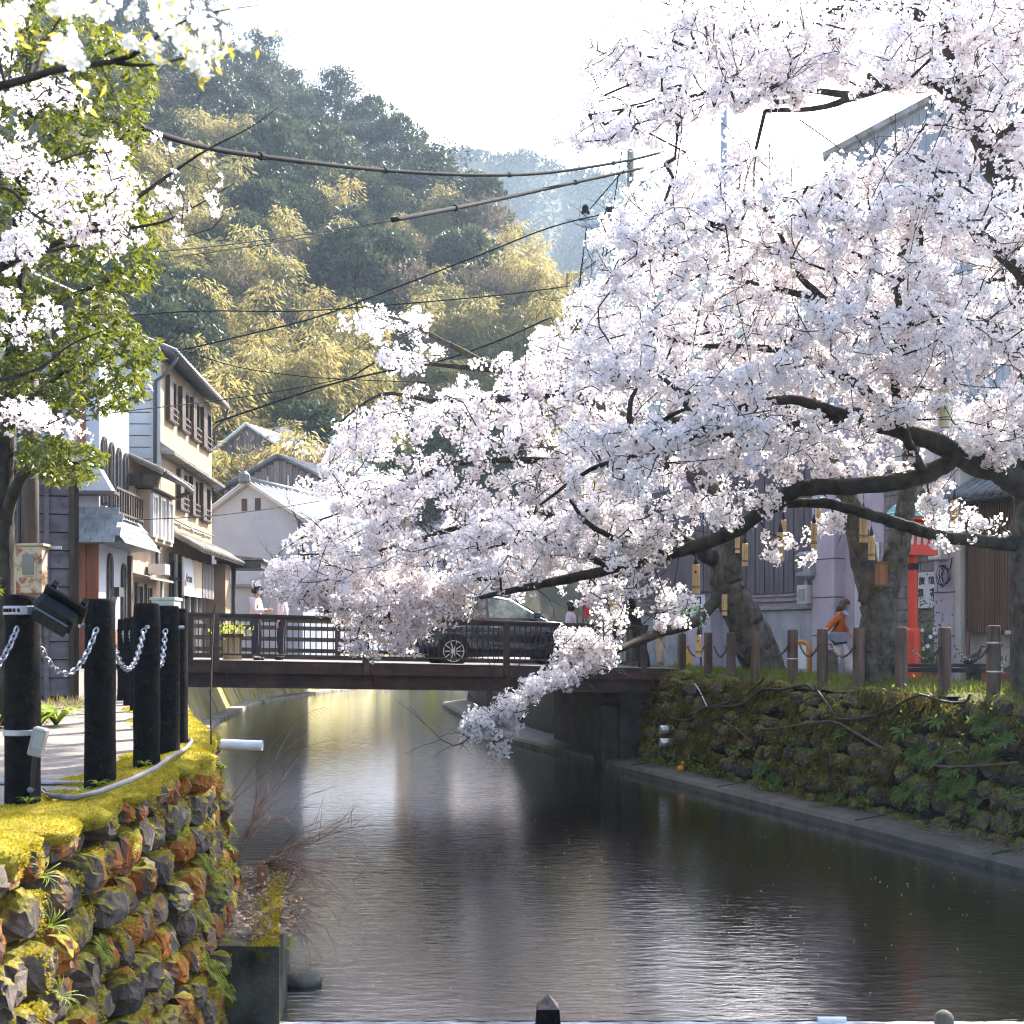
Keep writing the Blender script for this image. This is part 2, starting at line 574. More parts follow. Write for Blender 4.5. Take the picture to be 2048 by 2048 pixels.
struct(MB().quad((-155, 100, -0.35), (250, 100, -0.35), (250, 512, -0.35), (-155, 512, -0.35)).build('ground', M_fground))
# far hazy hill
FX = [560, 700, 830, 880, 930, 1000, 1050, 1100, 1160, 1250, 1350, 1500, 1700, 2150]
FY = [400, 330, 300, 286, 280, 296, 284, 306, 324, 340, 365, 400, 450, 520]
M_fhill = mat('far_canopy', (0.03, 0.045, 0.025), (0.10, 0.10, 0.05), scale=0.12, detail=8, rough=0.95, bump=0.8, bscale=0.5, bdist=2.0)
fx = np.linspace(560, 2150, 110)
ft = np.concatenate([np.linspace(0, 1, 34), [1.1]])
V = []
frng = np.random.default_rng(3)
def far_pt(x, t):
    D = 290 + 160 * t
    z = (zy(float(np.interp(x, FX, FY)), 450) - 5.0) * (t ** 0.85 if t <= 1 else 0.9)
    z *= 1 - 0.05 * math.sin(x * 0.045 + 1.5 * math.sin(t * 4)) * math.sin(PI * min(t, 1))
    return ((x - 1024) / F * D, D, z - 0.4)
for t in ft:
    for x in fx:
        V.append(far_pt(x, t))
n = len(fx)
q = np.array([(k * n + i, k * n + i + 1, k * n + n + i + 1, k * n + n + i) for k in range(len(ft) - 1) for i in range(n - 1)])
struct(link('far_hill', fastmesh('far_hill', np.array(V), [q], smooth=True), M_fhill))
# distant wood: leafy tufts all over the far slope, one mass
c = []
for i in range(4000):
    x = frng.uniform(600, 2120)
    t = frng.uniform(0.05, 1.0) ** 0.8
    if i > 3300:
        t = 0.99
    c.append((*far_pt(x, t), frng.uniform(1.2, 2.8), frng.beta(1.5, 1.5)))
c = np.repeat(np.array(c), 13, 0)
d = unit(frng.normal(size=(len(c), 3)))
d[:, 2] = np.abs(d[:, 2])
V, q = cards(c[:, :3] + d * c[:, 3:4] * [1, 1, 1.2], d + frng.normal(size=d.shape) * 0.6, c[:, 3] * frng.uniform(0.5, 1.0, len(c)), c[:, 3] * 0.45, frng)
M_fleaf = leafmat('far_leaf', (0.03, 0.05, 0.025), (0.13, 0.12, 0.055), 0.2)
stuff(link('far_woods', fastmesh('far_woods', V, [q], col=np.repeat(np.clip(c[:, 4] + frng.normal(size=len(c)) * 0.12, 0, 1), 4)), M_fleaf))['label'] = 'hazy bluish wood covering the distant hill'

# tree kinds ------------------------------------------------------------
M_bamboo = leafmat('bamboo_leaf', (0.10, 0.12, 0.035), (0.42, 0.30, 0.10), 0.42, (0.56, 0.45, 0.15), rnd=0.85, rndcol=(0.12, 0.155, 0.055))
M_ever = leafmat('evergreen_leaf', (0.03, 0.055, 0.025), (0.10, 0.125, 0.05), 0.22, rnd=0.6, rndcol=(0.085, 0.085, 0.04))
M_pine = leafmat('ridge_leaf', (0.045, 0.065, 0.045), (0.11, 0.12, 0.07), 0.2, rnd=0.5, rndcol=(0.09, 0.09, 0.065))
M_bare = leafmat('bud_twig', (0.15, 0.105, 0.075), (0.30, 0.20, 0.115), 0.3, rnd=0.7, rndcol=(0.10, 0.085, 0.08))
M_culm = mat('bamboo_culm', (0.12, 0.13, 0.04), (0.2, 0.18, 0.07), scale=2)
M_bark = mat('grey_bark', (0.05, 0.042, 0.035), (0.12, 0.10, 0.085), scale=6, stretch=(1, 1, 0.3), rough=0.95, bump=0.5)

def card_mesh(name, P, T, L, W, tint, r, bend=0.5):
    V, q = cards(P, T, L, W, r, bend=bend)
    return fastmesh(name, V, [q], col=np.repeat(tint, 4))

def make_bamboo(seed, h=9.5):
    r = np.random.default_rng(seed)
    mb = MB()
    Ps, Ts_, Ls, Cs = [], [], [], []
    for k in range(11):
        az = r.uniform(0, 2 * PI)
        lean = r.uniform(0.8, 3.0)
        hh = h * r.uniform(0.72, 1.0)
        b0 = np.array([r.normal() * 0.9, r.normal() * 0.9, 0])
        d = np.array([math.cos(az), math.sin(az), 0])
        path = []
        for t in np.linspace(0, 1, 9):
            path.append(b0 + d * lean * t ** 2.2 + np.array([0, 0, hh * (t - 0.22 * t ** 4)]))
        mb.tube(path, list(np.linspace(0.07, 0.015, 9)), 4, caps=False)
        path = np.array(path)
        m = 660
        t = r.uniform(0.22, 1.0, m) ** 0.8
        c = np.stack([np.interp(t, np.linspace(0, 1, 9), path[:, i]) for i in range(3)], 1)
        # side sprays hang outward and down
        spr = r.integers(0, 24, m)
        saz = r.uniform(0, 2 * PI, 24)[spr] + r.normal(size=m) * 0.35
        out = r.uniform(0.1, 1.9, m) * (1.15 - 0.75 * t)
        off = np.stack([np.cos(saz) * out, np.sin(saz) * out, 0.25 * out - 0.34 * out ** 2 + r.normal(size=m) * 0.12], 1)
        Ps.append(c + off)
        Ts_.append(np.stack([np.cos(saz), np.sin(saz), -0.55 - 0.5 * out + r.normal(size=m) * 0.35], 1) + r.normal(size=(m, 3)) * 0.25)
        Ls.append(r.uniform(0.18, 0.44, m))
        Cs.append(np.clip(r.beta(1.6, 1.8) * 0.6 + 0.25 * t + r.normal(size=m) * 0.16, 0, 1))
    P = np.concatenate(Ps); T = np.concatenate(Ts_); L = np.concatenate(Ls)
    return mb.mesh('culms'), card_mesh('foliage', P, T, L, L * 0.22, np.concatenate(Cs), r)

def make_evergreen(seed, h=9.0):
    r = np.random.default_rng(seed)
    mb = MB()
    mb.tube([(0, 0, -0.6), (0.1, 0, h * 0.3), (0.05, 0.1, h * 0.75)], [0.32, 0.22, 0.06], 7)
    Ps, Ts_, Cs = [], [], []
    for k in range(30):
        th = r.uniform(0, 2 * PI)
        u = r.uniform(0.22, 1.0)
        rad = h * 0.36 * math.sin(PI * min(0.93, 0.12 + 0.82 * u)) ** 0.8 * r.uniform(0.55, 1.0)
        c = np.array([math.cos(th) * rad, math.sin(th) * rad, h * (0.12 + 0.8 * u)])
        if k % 3 == 0:
            mb.tube([(0, 0, c[2] * 0.7), c * [0.6, 0.6, 0.95], c], [0.08, 0.05, 0.015], 4, caps=False)
        cs = r.uniform(0.75, 1.35)
        m = 190
        d = unit(r.normal(size=(m, 3)))
        d[:, 2] = np.abs(d[:, 2]) * 1.0 - 0.25
        Ps.append(c + d * cs * r.uniform(0.6, 1.05, (m, 1)) * [1.15, 1.15, 0.75])
        Ts_.append(d + r.normal(size=(m, 3)) * 0.7)
        Cs.append(np.clip(r.uniform(0.1, 0.7) + r.normal(size=m) * 0.18, 0, 1))
    P = np.concatenate(Ps); T = np.concatenate(Ts_)
    L = r.uniform(0.26, 0.52, len(P))
    return mb.mesh('trunk', True), card_mesh('crown', P, T, L, L * 0.55, np.concatenate(Cs), r)

def make_pine(seed, h=10.0):
    """airy ridge tree: bent trunk carrying separate flat pads"""
    r = np.random.default_rng(seed)
    mb = MB()
    tr = np.array([(0, 0, -0.6), (r.normal() * 0.3, r.normal() * 0.3, h * 0.4), (r.normal() * 0.6, r.normal() * 0.6, h * 0.75), (r.normal() * 0.7, r.normal() * 0.7, h)])
    mb.tube(tr, [0.3, 0.22, 0.13, 0.04], 6)
    Ps, Ts_, Cs = [], [], []
    for k in range(17):
        u = r.uniform(0.38, 1.0)
        c0 = np.array([np.interp(u, [0, .4, .75, 1], tr[:, i]) for i in range(3)])
        th = r.uniform(0, 2 * PI)
        ln = h * 0.3 * r.uniform(0.4, 1.0) * (1.25 - 0.8 * u)
        c = c0 + np.array([math.cos(th) * ln, math.sin(th) * ln, ln * 0.3])
        mb.tube([c0, (c0 + c) / 2 + [0, 0, -0.1], c], [0.09, 0.06, 0.02], 4, caps=False)
        m = 210
        d = r.normal(size=(m, 3)) * [0.95, 0.95, 0.3]
        Ps.append(c + d * r.uniform(0.8, 1.15))
        Ts_.append(r.normal(size=(m, 3)) * [1, 1, 0.7] + [0, 0, 0.35])
        Cs.append(np.clip(r.uniform(0.1, 0.8) + r.normal(size=m) * 0.15, 0, 1))
    P = np.concatenate(Ps); T = np.concatenate(Ts_)
    L = r.uniform(0.3, 0.55, len(P))
    return mb.mesh('trunk', True), card_mesh('crown', P, T, L, L * 0.42, np.concatenate(Cs), r)

def make_bare(seed, h=8.5):
    r = np.random.default_rng(seed)
    mb = MB()
    tips = []
    def grow(p, d, ln, rad, lv):
        mid = p + d * ln * 0.5 + Vector(r.normal(size=3)) * ln * 0.07
        e = p + d * ln
        mb.tube([p, mid, e], [rad, rad * 0.8, rad * 0.55], 4 if lv else 6, caps=False)
        if lv >= 4:
            tips.append((e, d))
            return
        for k in range(3 if lv < 3 else 2):
            nd = (d + Vector(r.normal(size=3)) * 0.42 + Vector((0, 0, 0.16))).normalized()
            grow(e if k else mid.lerp(e, 0.6), nd, ln * r.uniform(0.6, 0.8), rad * 0.55, lv + 1)
    grow(Vector((0, 0, -0.5)), Vector((0.05, 0, 1)), h * 0.36, 0.17, 0)
    Ps, Ts_ = [], []
    for e, d in tips:
        m = 34
        Ps.append(np.array(e) + r.normal(size=(m, 3)) * 0.42)
        Ts_.append(np.array(d) + r.normal(size=(m, 3)) * 0.6)
    P = np.concatenate(Ps); T = np.concatenate(Ts_)
    L = r.uniform(0.16, 0.42, len(P))
    return mb.mesh('branches'), card_mesh('twigs', P, T, L, L * 0.2, np.clip(r.beta(2, 2, len(P)), 0, 1), r)

KINDS = {
    'bamboo': (make_bamboo, 4, M_culm, M_bamboo, 'bamboo_clump', 'culms', 'foliage', 'bamboo'),
    'ever': (make_evergreen, 3, M_bark, M_ever, 'evergreen_tree', 'trunk', 'crown', 'tree'),
    'pine': (make_pine, 3, M_bark, M_pine, 'pine_tree', 'trunk', 'crown', 'tree'),
    'bare': (make_bare, 2, M_bark, M_bare, 'bare_tree', 'trunk', 'crown', 'tree'),
}
meshes = {}
for k, (fn, nv, mt, ml, *_r) in KINDS.items():
    meshes[k] = []
    for i in range(nv):
        t_, c_ = fn(100 + i * 7 + len(k))
        t_.materials.append(mt)
        c_.materials.append(ml)
        meshes[k].append((t_, c_))

def hill_kind(x, y, r):
    if (x - 525) ** 2 / 70 ** 2 + (y - 375) ** 2 / 85 ** 2 < 1:
        return 'ever'
    if x < 570 and y < 285 - (x - 300) * 0.05:
        return 'bare' if (x < 430 and y > 130 and r < 0.6) else 'pine'
    if x < 800 and y < 350 and x >= 560:
        return 'pine' if r < 0.6 else 'ever'
    if (x - 840) ** 2 / 70 ** 2 + (y - 480) ** 2 / 70 ** 2 < 1:
        return 'bare' if r < 0.7 else 'bamboo'
    if x > 690 and y < 455:
        return 'ever' if r < 0.45 else 'pine' if r < 0.7 else 'bamboo'
    if x > 1050 and y < 600:
        return 'ever' if r < 0.4 else 'bamboo'
    if 540 < x < 760 and y > 640:
        return 'ever' if r < 0.55 else 'bamboo'
    return 'bamboo' if r < 0.68 else 'ever' if r < 0.9 else 'bare'

LAB = {
    'bamboo': 'golden green bamboo clump ',
    'ever': 'dark rounded evergreen ',
    'pine': 'airy grey green pine ',
    'bare': 'leafless brown twiggy tree ',
}
def where(x, y):
    v = 'on the hill crest' if y < 170 else 'high on the hillside' if y < 330 else 'halfway up the hillside' if y < 520 else 'on the lower hillside' if y < 700 else 'at the hill foot'
    h = ('behind the leafy tree' if x < 300 else 'above the tan house' if x < 460 else 'above the white warehouse' if x < 600 else 'above the tin roof shed' if x < 740 else 'behind the thick cables' if x < 900 else 'near the blossom edge' if x < 1030 else 'at the end of the spur')
    return v + ' ' + h
hr = np.random.default_rng(21)
placed = []
tries = 0
while len(placed) < 260 and tries < 9000:
    tries += 1
    x = hr.uniform(130, 1150)
    t = hr.uniform(0.0, 1.0)
    D = hill_db(x) + t * (hill_dr(x) - hill_db(x))
    X = (x - 1024) / F * D
    if any((X - a) ** 2 + (D - b) ** 2 < (2.7 + 1.5 * t) ** 2 for a, b, *_ in placed):
        continue
    z = hill_z(x, D)
    y = HZ - (z + 6 - EYE) / D * F
    if y > 960:
        continue
    placed.append((X, D, z, x, y, hr.random(), hr.random(), hr.random()))
# a few set by hand: the big dark evergreen, the pale twiggy tree, trees on the skyline
for x, D, hgt in ((500, 103, 0), (545, 106, 0), (520, 112, 0)):
    placed.append(((x - 1024) / F * D, D, hill_z(x, D), 525, 375, 0.1, 0.5, 0.5))
for x, D in ((432, 58), (470, 58.5), (452, 62.5)):
    placed.append(((x - 1024) / F * D, D, 0.4, x, 690, 0.3 + x * 0.0006, (x % 7) / 7, 0.8))
for x, D in ((548, 58.6), (575, 58.8)):
    placed.append(((x - 1024) / F * D, D, 0.4, 840, 480, 0.3, (x % 9) / 9, 0.85))
hill_count = {}
for X, D, z, x, y, r1, r2, r3 in placed:
    k = hill_kind(x, y, r1)
    fn, nv, mt, ml, nm, tn, cn, cat = KINDS[k]
    lab = ('tall ' if r3 > 0.66 else 'low ' if r3 < 0.33 else 'middling ') + LAB[k] + where(x, y)
    o = thing(nm, lab, cat, (X, D, z - 0.3), r2 * 2 * PI, {'bamboo': 'bamboo clumps on the hillside', 'ever': 'evergreen trees on the hillside', 'pine': 'pines on the hillside', 'bare': 'leafless trees on the hillside'}[k])
    s = 0.8 + 0.5 * r3
    s *= {'pine': 0.85, 'bamboo': 1.18}.get(k, 1.0)
    o.scale = (s, s, s * (0.92 + 0.2 * r1))
    tm, cm = meshes[k][int(r1 * 97) % nv]
    link(tn, tm, None, o)
    link(cn, cm, None, o)
# ------------------------------------------------------------------ buildings on the left bank
M_cream = mat('cream_render', (0.30, 0.215, 0.135), (0.36, 0.27, 0.18), scale=1.2, rough=0.9, bump=0.15, bscale=30, extra=[((0.21, 0.15, 0.10), 0.9, 0.6, 0.78, (1, 1, 0.35))])
M_peach = mat('peach_render', (0.34, 0.24, 0.17), (0.42, 0.32, 0.235), scale=1.1, rough=0.9, extra=[((0.34, 0.25, 0.19), 1.1, 0.58, 0.75, (1, 1, 0.3))])
M_siding = mat('grey_siding', (0.36, 0.37, 0.38), (0.46, 0.47, 0.48), scale=1.5, rough=0.8)
M_white = mat('white_plaster', (0.37, 0.40, 0.46), (0.46, 0.49, 0.555), scale=0.8, rough=0.9, extra=[((0.42, 0.42, 0.43), 1.3, 0.58, 0.75, (1.5, 1.5, 0.25))])
M_wood = mat('dark_timber', (0.035, 0.025, 0.02), (0.085, 0.06, 0.048), scale=5, stretch=(1, 1, 0.15), rough=0.8, bump=0.3, bscale=30)
M_wall1 = mat('weathered_board', (0.085, 0.075, 0.085), (0.17, 0.15, 0.16), scale=2.2, stretch=(0.35, 1, 1.6), rough=0.85, bump=0.25, bscale=25, extra=[((0.05, 0.045, 0.05), 3, 0.55, 0.7)])
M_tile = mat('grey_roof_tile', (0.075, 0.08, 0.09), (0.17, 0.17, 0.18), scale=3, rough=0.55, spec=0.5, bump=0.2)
M_oldtile = mat('lichen_roof_tile', (0.13, 0.12, 0.105), (0.30, 0.28, 0.25), scale=3, rough=0.8, bump=0.3)
M_glass = mat('window_glass', (0.03, 0.04, 0.05), rough=0.06, spec=0.8)
M_glassl = mat('curtained_glass', (0.42, 0.45, 0.50), (0.55, 0.56, 0.6), scale=1.4, rough=0.15, spec=0.7)
M_frame = mat('brown_frame', (0.05, 0.035, 0.03), (0.08, 0.058, 0.05), scale=6, rough=0.6)
M_alu = mat('pale_aluminium', (0.62, 0.62, 0.62), rough=0.4, metal=0.6)
M_terra = mat('terracotta_board', (0.22, 0.085, 0.045), (0.32, 0.14, 0.08), scale=3, stretch=(2, 2, 0.3), rough=0.8, bump=0.3)
M_slate = mat('slate_shingle', (0.10, 0.125, 0.145), (0.22, 0.245, 0.26), scale=4, rough=0.6, bump=0.3, extra=[((0.06, 0.07, 0.08), 2, 0.55, 0.72)])
M_pipe = mat('dark_pipe', (0.07, 0.065, 0.07), rough=0.5)
M_tin = mat('pale_tin_roof', (0.70, 0.70, 0.70), (0.80, 0.80, 0.79), scale=1.5, rough=0.45, metal=0.2, stretch=(1, 0.3, 1))
M_barn = mat('barn_board', (0.10, 0.075, 0.068), (0.22, 0.17, 0.155), scale=3, stretch=(1.4, 1.4, 0.2), rough=0.95, bump=0.3)

FA = math.atan(0.0575)
def facade_pt(D):
    return Vector((-8.775 - 0.0575 * (D - 30), D, 0))

def roof_plane(parent, e0, e1, r1, r0, m, sp=0.27, rad=0.06, th=0.07, name='tile_row', slab='roof_deck'):
    """slab between eave e0-e1 and ridge r0-r1 with one raised tile row per spacing."""
    e0, e1, r1, r0 = map(Vector, (e0, e1, r1, r0))
    nrm = (e1 - e0).cross(r0 - e0).normalized()
    if nrm.z < 0:
        nrm = -nrm
    MB().prism([e0, e1, r1, r0], -nrm * th).build(slab, m, parent)
    k = max(2, int((e1 - e0).length / sp))
    for i in range(k + 1):
        t = i / k
        a = e0.lerp(e1, t) + nrm * 0.012
        b = r0.lerp(r1, t) + nrm * 0.012
        MB().tube([a - (b - a).normalized() * 0.03, b], rad, 6).build(name, m, parent, smooth=True)

def window_x(parent, y0, y1, z0, z1, x=0.0, rail=True, shutter=True, mf=None, mg=None, name='window'):
    """window on a wall facing +x of the parent frame."""
    mf = mf or M_frame
    t = 0.07
    f = MB()
    f.span(x - 0.03, x + 0.07, y0, y1, z1 - t, z1).span(x - 0.03, x + 0.07, y0, y1, z0, z0 + t)
    f.span(x - 0.03, x + 0.07, y0, y0 + t, z0 + t, z1 - t).span(x - 0.03, x + 0.07, y1 - t, y1, z0 + t, z1 - t)
    ym = (y0 + y1) / 2
    f.span(x + 0.01, x + 0.05, ym - 0.025, ym + 0.025, z0 + t, z1 - t)
    fr = f.build(name, mf, parent)
    MB().span(x - 0.02, x + 0.015, y0 + t, y1 - t, z0 + t, z1 - t).build('pane', mg or M_glass, fr)
    if shutter:
        MB().span(x + 0.072, x + 0.12, y0 - 0.02, y0 + (y1 - y0) * 0.36, z0, z1).build('shutter', mf, fr)
    if rail:
        r = MB()
        zt = z0 + (z1 - z0) * 0.32
        for k in range(3):
            zz = z0 + 0.03 + (zt - z0 - 0.05) * k / 2
            r.span(x + 0.105, x + 0.125, y0, y1, zz, zz + 0.04)
            for ye in (y0 + 0.005, y1 - 0.035):
                r.span(x + 0.07, x + 0.105, ye, ye + 0.03, zz + 0.003, zz + 0.045)
        for k in range(5):
            yy = y0 + (y1 - y0) * k / 4
            r.span(x + 0.108, x + 0.122, yy - 0.012, yy + 0.012, z0, zt)
        r.build('window_rail', M_alu if rail == 'alu' else mf, fr)
    return fr

# --- tan three-storey house
h = thing('townhouse', 'tan three-storey house with shuttered windows and tiled overhanging eaves', 'house', facade_pt(30), FA)
MB().span(-8, 0, 0, 6.6, 0, 7.9).build('wall', M_cream, h)
MB().prism([(-8, -0.02, 7.9), (0, -0.02, 7.9), (-4, -0.02, 9.6)], (0, 6.6, 0)).build('gable', M_siding, h)
for k in range(27):                            # siding boards of the end wall
    z = 0.1 + k * 0.29
    MB().box((-4.1, -0.035, z + 0.14), (7.75, 0.05, 0.265), rot=(R(-3), 0, 0)).build('siding_board', M_siding, h)
MB().span(-0.24, 0.01, -0.075, -0.001, 0.05, 7.85).build('corner_board', M_siding, h)
roof_plane(h, (0.42, -0.3, 7.96), (0.42, 6.85, 7.96), (-4, 6.85, 9.75), (-4, -0.3, 9.75), M_tile)
roof_plane(h, (-8.6, 7.0, 7.93), (-8.6, -0.45, 7.93), (-4, -0.45, 9.75), (-4, 7.0, 9.75), M_tile, sp=0.5)
MB().tube([(0.46, -0.3, 7.88), (0.46, 6.85, 7.88)], 0.06, 8).build('gutter', M_pipe, h, smooth=True)
MB().tube([(0.46, -0.25, 7.84), (0.36, -0.25, 7.64), (0.05, -0.12, 7.35), (-0.12, -0.12, 7.25), (-0.12, -0.12, 5.2)], 0.045, 8).build('downpipe', M_pipe, h, smooth=True)
MB().tube([(0.46, 6.8, 7.84), (0.36, 6.8, 7.55), (0.06, 6.68, 7.2), (0.06, 6.68, 6.7)], 0.045, 8).build('downpipe', M_pipe, h, smooth=True)
MB().prism([(0, -0.1, 5.75), (0.0, -0.1, 5.45), (0.34, -0.1, 5.43), (0.36, -0.1, 5.50)], (0, 7.0, 0)).build('storey_ledge', M_oldtile, h)
for a, b in ((0.5, 1.5), (1.95, 3.0), (3.4, 4.5), (4.85, 6.2)):
    window_x(h, a, b, 6.4, 7.55)
for a, b in ((1.75, 2.85), (3.3, 4.3), (4.75, 6.1)):
    window_x(h, a, b, 4.25, 5.33)
MB().tube([(0.06, 0.2, 3.95), (0.06, 3, 3.9), (0.06, 6.5, 3.93)], 0.022, 5).build('conduit', M_pipe, h)
for y in (1.6, 3.1, 4.7):
    MB().lathe([(0.02, 0), (0.06, 0.02), (0.045, 0.07), (0.06, 0.1), (0.02, 0.14)], 8, Matrix.Translation((0.12, y, 3.72))).build('insulator', M_white, h, smooth=True)
roof_plane(h, (0.95, 0.4, 3.1), (0.95, 7.6, 3.1), (0.02, 7.6, 3.62), (0.02, 0.4, 3.62), M_oldtile, sp=0.3)
MB().span(-0.02, 0.015, 0.9, 5.3, 0.3, 3.05).build('shopfront_glass', M_glass, h)
for y in (0.9, 1.65, 2.45, 3.2, 4.2, 5.3):
    MB().span(0.016, 0.06, y - 0.03, y + 0.03, 0.3, 3.05).build('mullion', M_alu if y > 1 else M_frame, h)
MB().span(0.0, 0.6, 5.55, 6.35, 0.3, 3.02).build('corner_pillar', M_cream, h)
MB().span(0.02, 0.05, 4.4, 5.2, 0.3, 2.55).build('door', M_frame, h)

M_signw = mat('sign_white', (0.74, 0.76, 0.80), rough=0.5)
M_signt = mat('sign_tan', (0.60, 0.47, 0.33), (0.5, 0.4, 0.3), scale=3, rough=0.6)
M_signg = mat('sign_grey_board', (0.17, 0.15, 0.16), (0.24, 0.22, 0.22), scale=4, stretch=(1, 1, 0.2), rough=0.8)
M_ink = mat('sign_ink', (0.03, 0.03, 0.05), rough=0.6)
M_red = mat('sign_red', (0.55, 0.06, 0.05), rough=0.6)
sg = thing('shop_sign', 'white and tan shop sign board beside the striped grey panel under the eave', 'sign', h.matrix_basis @ Vector((0.3, 1.05, 1.95)), FA, 'signs on shop fronts')
MB().span(0, 0.06, 0, 2.2, 0, 0.98).build('board', M_signw, sg)
MB().prism([(0.064, 0.95, 0.97), (0.064, 2.18, 0.97), (0.064, 2.18, 0.02), (0.064, 1.4, 0.02)], (0.004, 0, 0)).build('tan_field', M_signt, sg)
MB().span(-0.34, 0, 0.1, 0.15, 0.4, 0.45).span(-0.34, 0, 2.0, 2.05, 0.4, 0.45).build('bracket', M_pipe, sg)
def lettering(name, text, m, parent, loc, rot, size, depth=0.004, align='CENTER', bold=0.0):
    cu = bpy.data.curves.new(name, 'FONT')
    cu.body = text
    cu.size = size
    cu.extrude = depth
    cu.offset = bold
    cu.align_x = align
    cu.resolution_u = 3
    tmp = bpy.data.objects.new(name, cu)
    C.objects.link(tmp)
    dg = bpy.context.evaluated_depsgraph_get()
    me = bpy.data.meshes.new_from_object(tmp.evaluated_get(dg))
    bpy.data.objects.remove(tmp)
    o = link(name, me, m, parent)
    if me.materials:
        me.materials[0] = m
    else:
        me.materials.append(m)
    o.location = loc
    o.rotation_euler = rot
    return o
lettering('lettering', 'Arms', M_ink, sg, (0.066, 0.52, 0.36), (PI / 2, 0, PI / 2), 0.34)
MB().span(0.066, 0.07, 0.06, 0.16, 0.25, 0.42).build('red_mark', M_red, sg)
sg2 = thing('striped_sign', 'vertically striped grey board hung next to the shop sign', 'sign', h.matrix_basis @ Vector((0.3, 3.28, 1.95)), FA)
MB().span(0, 0.05, 0, 1.7, 0, 0.98).build('board', M_signg, sg2)
for k in range(8):
    MB().span(0.051, 0.075, 0.05 + k * 0.21, 0.2 + k * 0.21, 0.01, 0.97).build('slat', M_signg, sg2)
MB().span(-0.34, 0, 0.1, 0.15, 0.4, 0.45).span(-0.34, 0, 1.5, 1.55, 0.4, 0.45).build('bracket', M_pipe, sg2)
# canopy beyond the house
cn = thing('entrance_canopy', 'dark flat canopy on a single steel post beyond the tan house', 'canopy', facade_pt(36.9), FA)
MB().span(0.1, 1.45, -0.1, 1.6, 2.98, 3.2).build('canopy_roof', M_pipe, cn)
MB().prism([(0.05, -0.15, 3.22), (1.52, -0.15, 3.22), (1.52, -0.15, 3.27), (0.05, -0.15, 3.42)], (0, 1.8, 0)).build('roof_sheet', M_oldtile, cn)
MB().cyl((0.55, 0.3, 0.3), (0.55, 0.3, 2.98), 0.07).build('post', M_pipe, cn, smooth=True)
MB().tube([(1.5, -0.12, 3.2), (1.5, 1.6, 3.2)], 0.05, 6).build('gutter', M_pipe, cn)

# --- peach house with the bay window
h3 = thing('bay_window_house', 'narrow peach house with a boxed bay window and mossy tiled roof', 'house', facade_pt(26.98), FA)
MB().span(-6, 0, 0, 2.96, 0, 4.95).build('wall', M_peach, h3)
roof_plane(h3, (0.75, -0.05, 4.62), (0.75, 3.0, 4.62), (-1.2, 3.0, 5.5), (-1.2, -0.05, 5.5), M_oldtile, sp=0.3)
MB().span(-6, -1.2, 0, 2.96, 4.95, 5.45).build('roof_block', M_tile, h3)
MB().tube([(0.8, 0.0, 4.55), (0.8, 2.0, 4.55), (0.8, 2.9, 4.5), (0.4, 2.95, 4.35)], 0.06, 7).build('gutter', M_pipe, h3, smooth=True)
MB().span(-0.05, 0.6, 0.0, 0.08, 4.3, 4.55).build('rafter_end', M_wood, h3)
MB().span(0.001, 0.3, 0.6, 2.96, 3.12, 4.28).build('bay_box', M_peach, h3)
MB().prism([(0.0, 0.5, 4.5), (0.0, 0.5, 4.3), (0.42, 0.5, 4.3), (0.42, 0.5, 4.34)], (0, 2.5, 0)).build('bay_roof', M_pipe, h3)
for a, b in ((0.68, 1.2), (1.45, 1.98), (2.25, 2.8)):
    window_x(h3, a, b, 3.2, 4.2, x=0.3, rail=False, shutter=False, mf=M_alu, mg=M_glassl)
MB().prism([(0.0, 0.25, 2.35), (0.0, 0.25, 2.27), (0.4, 0.25, 2.2), (0.4, 0.25, 2.25)], (0, 2.4, 0)).build('door_hood', M_oldtile, h3)
for a, b in ((0.45, 1.0), (1.35, 1.9)):
    window_x(h3, a, b, 1.2, 2.12, rail=False, shutter=False)
MB().tube([(0.1, 2.2, 3.1), (0.1, 2.2, 2.55), (0.22, 2.25, 2.42), (0.22, 2.9, 2.42)], 0.05, 7).build('downpipe', M_pipe, h3, smooth=True)
MB().tube([(0.12, 2.6, 2.3), (0.12, 2.6, 0.3)], 0.035, 7).build('downpipe', M_alu, h3, smooth=True)
MB().box((0.25, 1.75, 2.5), (0.4, 0.5, 0.24)).build('vent_hood', M_alu, h3)
acm = mat('pale_green_metal', (0.38, 0.48, 0.42), (0.48, 0.56, 0.5), scale=2, rough=0.5)
ac = thing('cabinet', 'pale green metal cabinet standing before the peach house', 'cabinet', h3.matrix_basis @ Vector((0.75, 0.3, 0.38)), FA)
MB().bbox((0, 0, 0.68), (0.5, 0.75, 1.3), 0.02).build('case', acm, ac)
MB().bbox((0, 0, 1.36), (0.56, 0.8, 0.07), 0.01).build('lid', acm, ac)
MB().span(0.25, 0.262, -0.3, -0.02, 0.2, 1.2).span(0.25, 0.262, 0.02, 0.3, 0.2, 1.2).build('door_leaf', acm, ac)
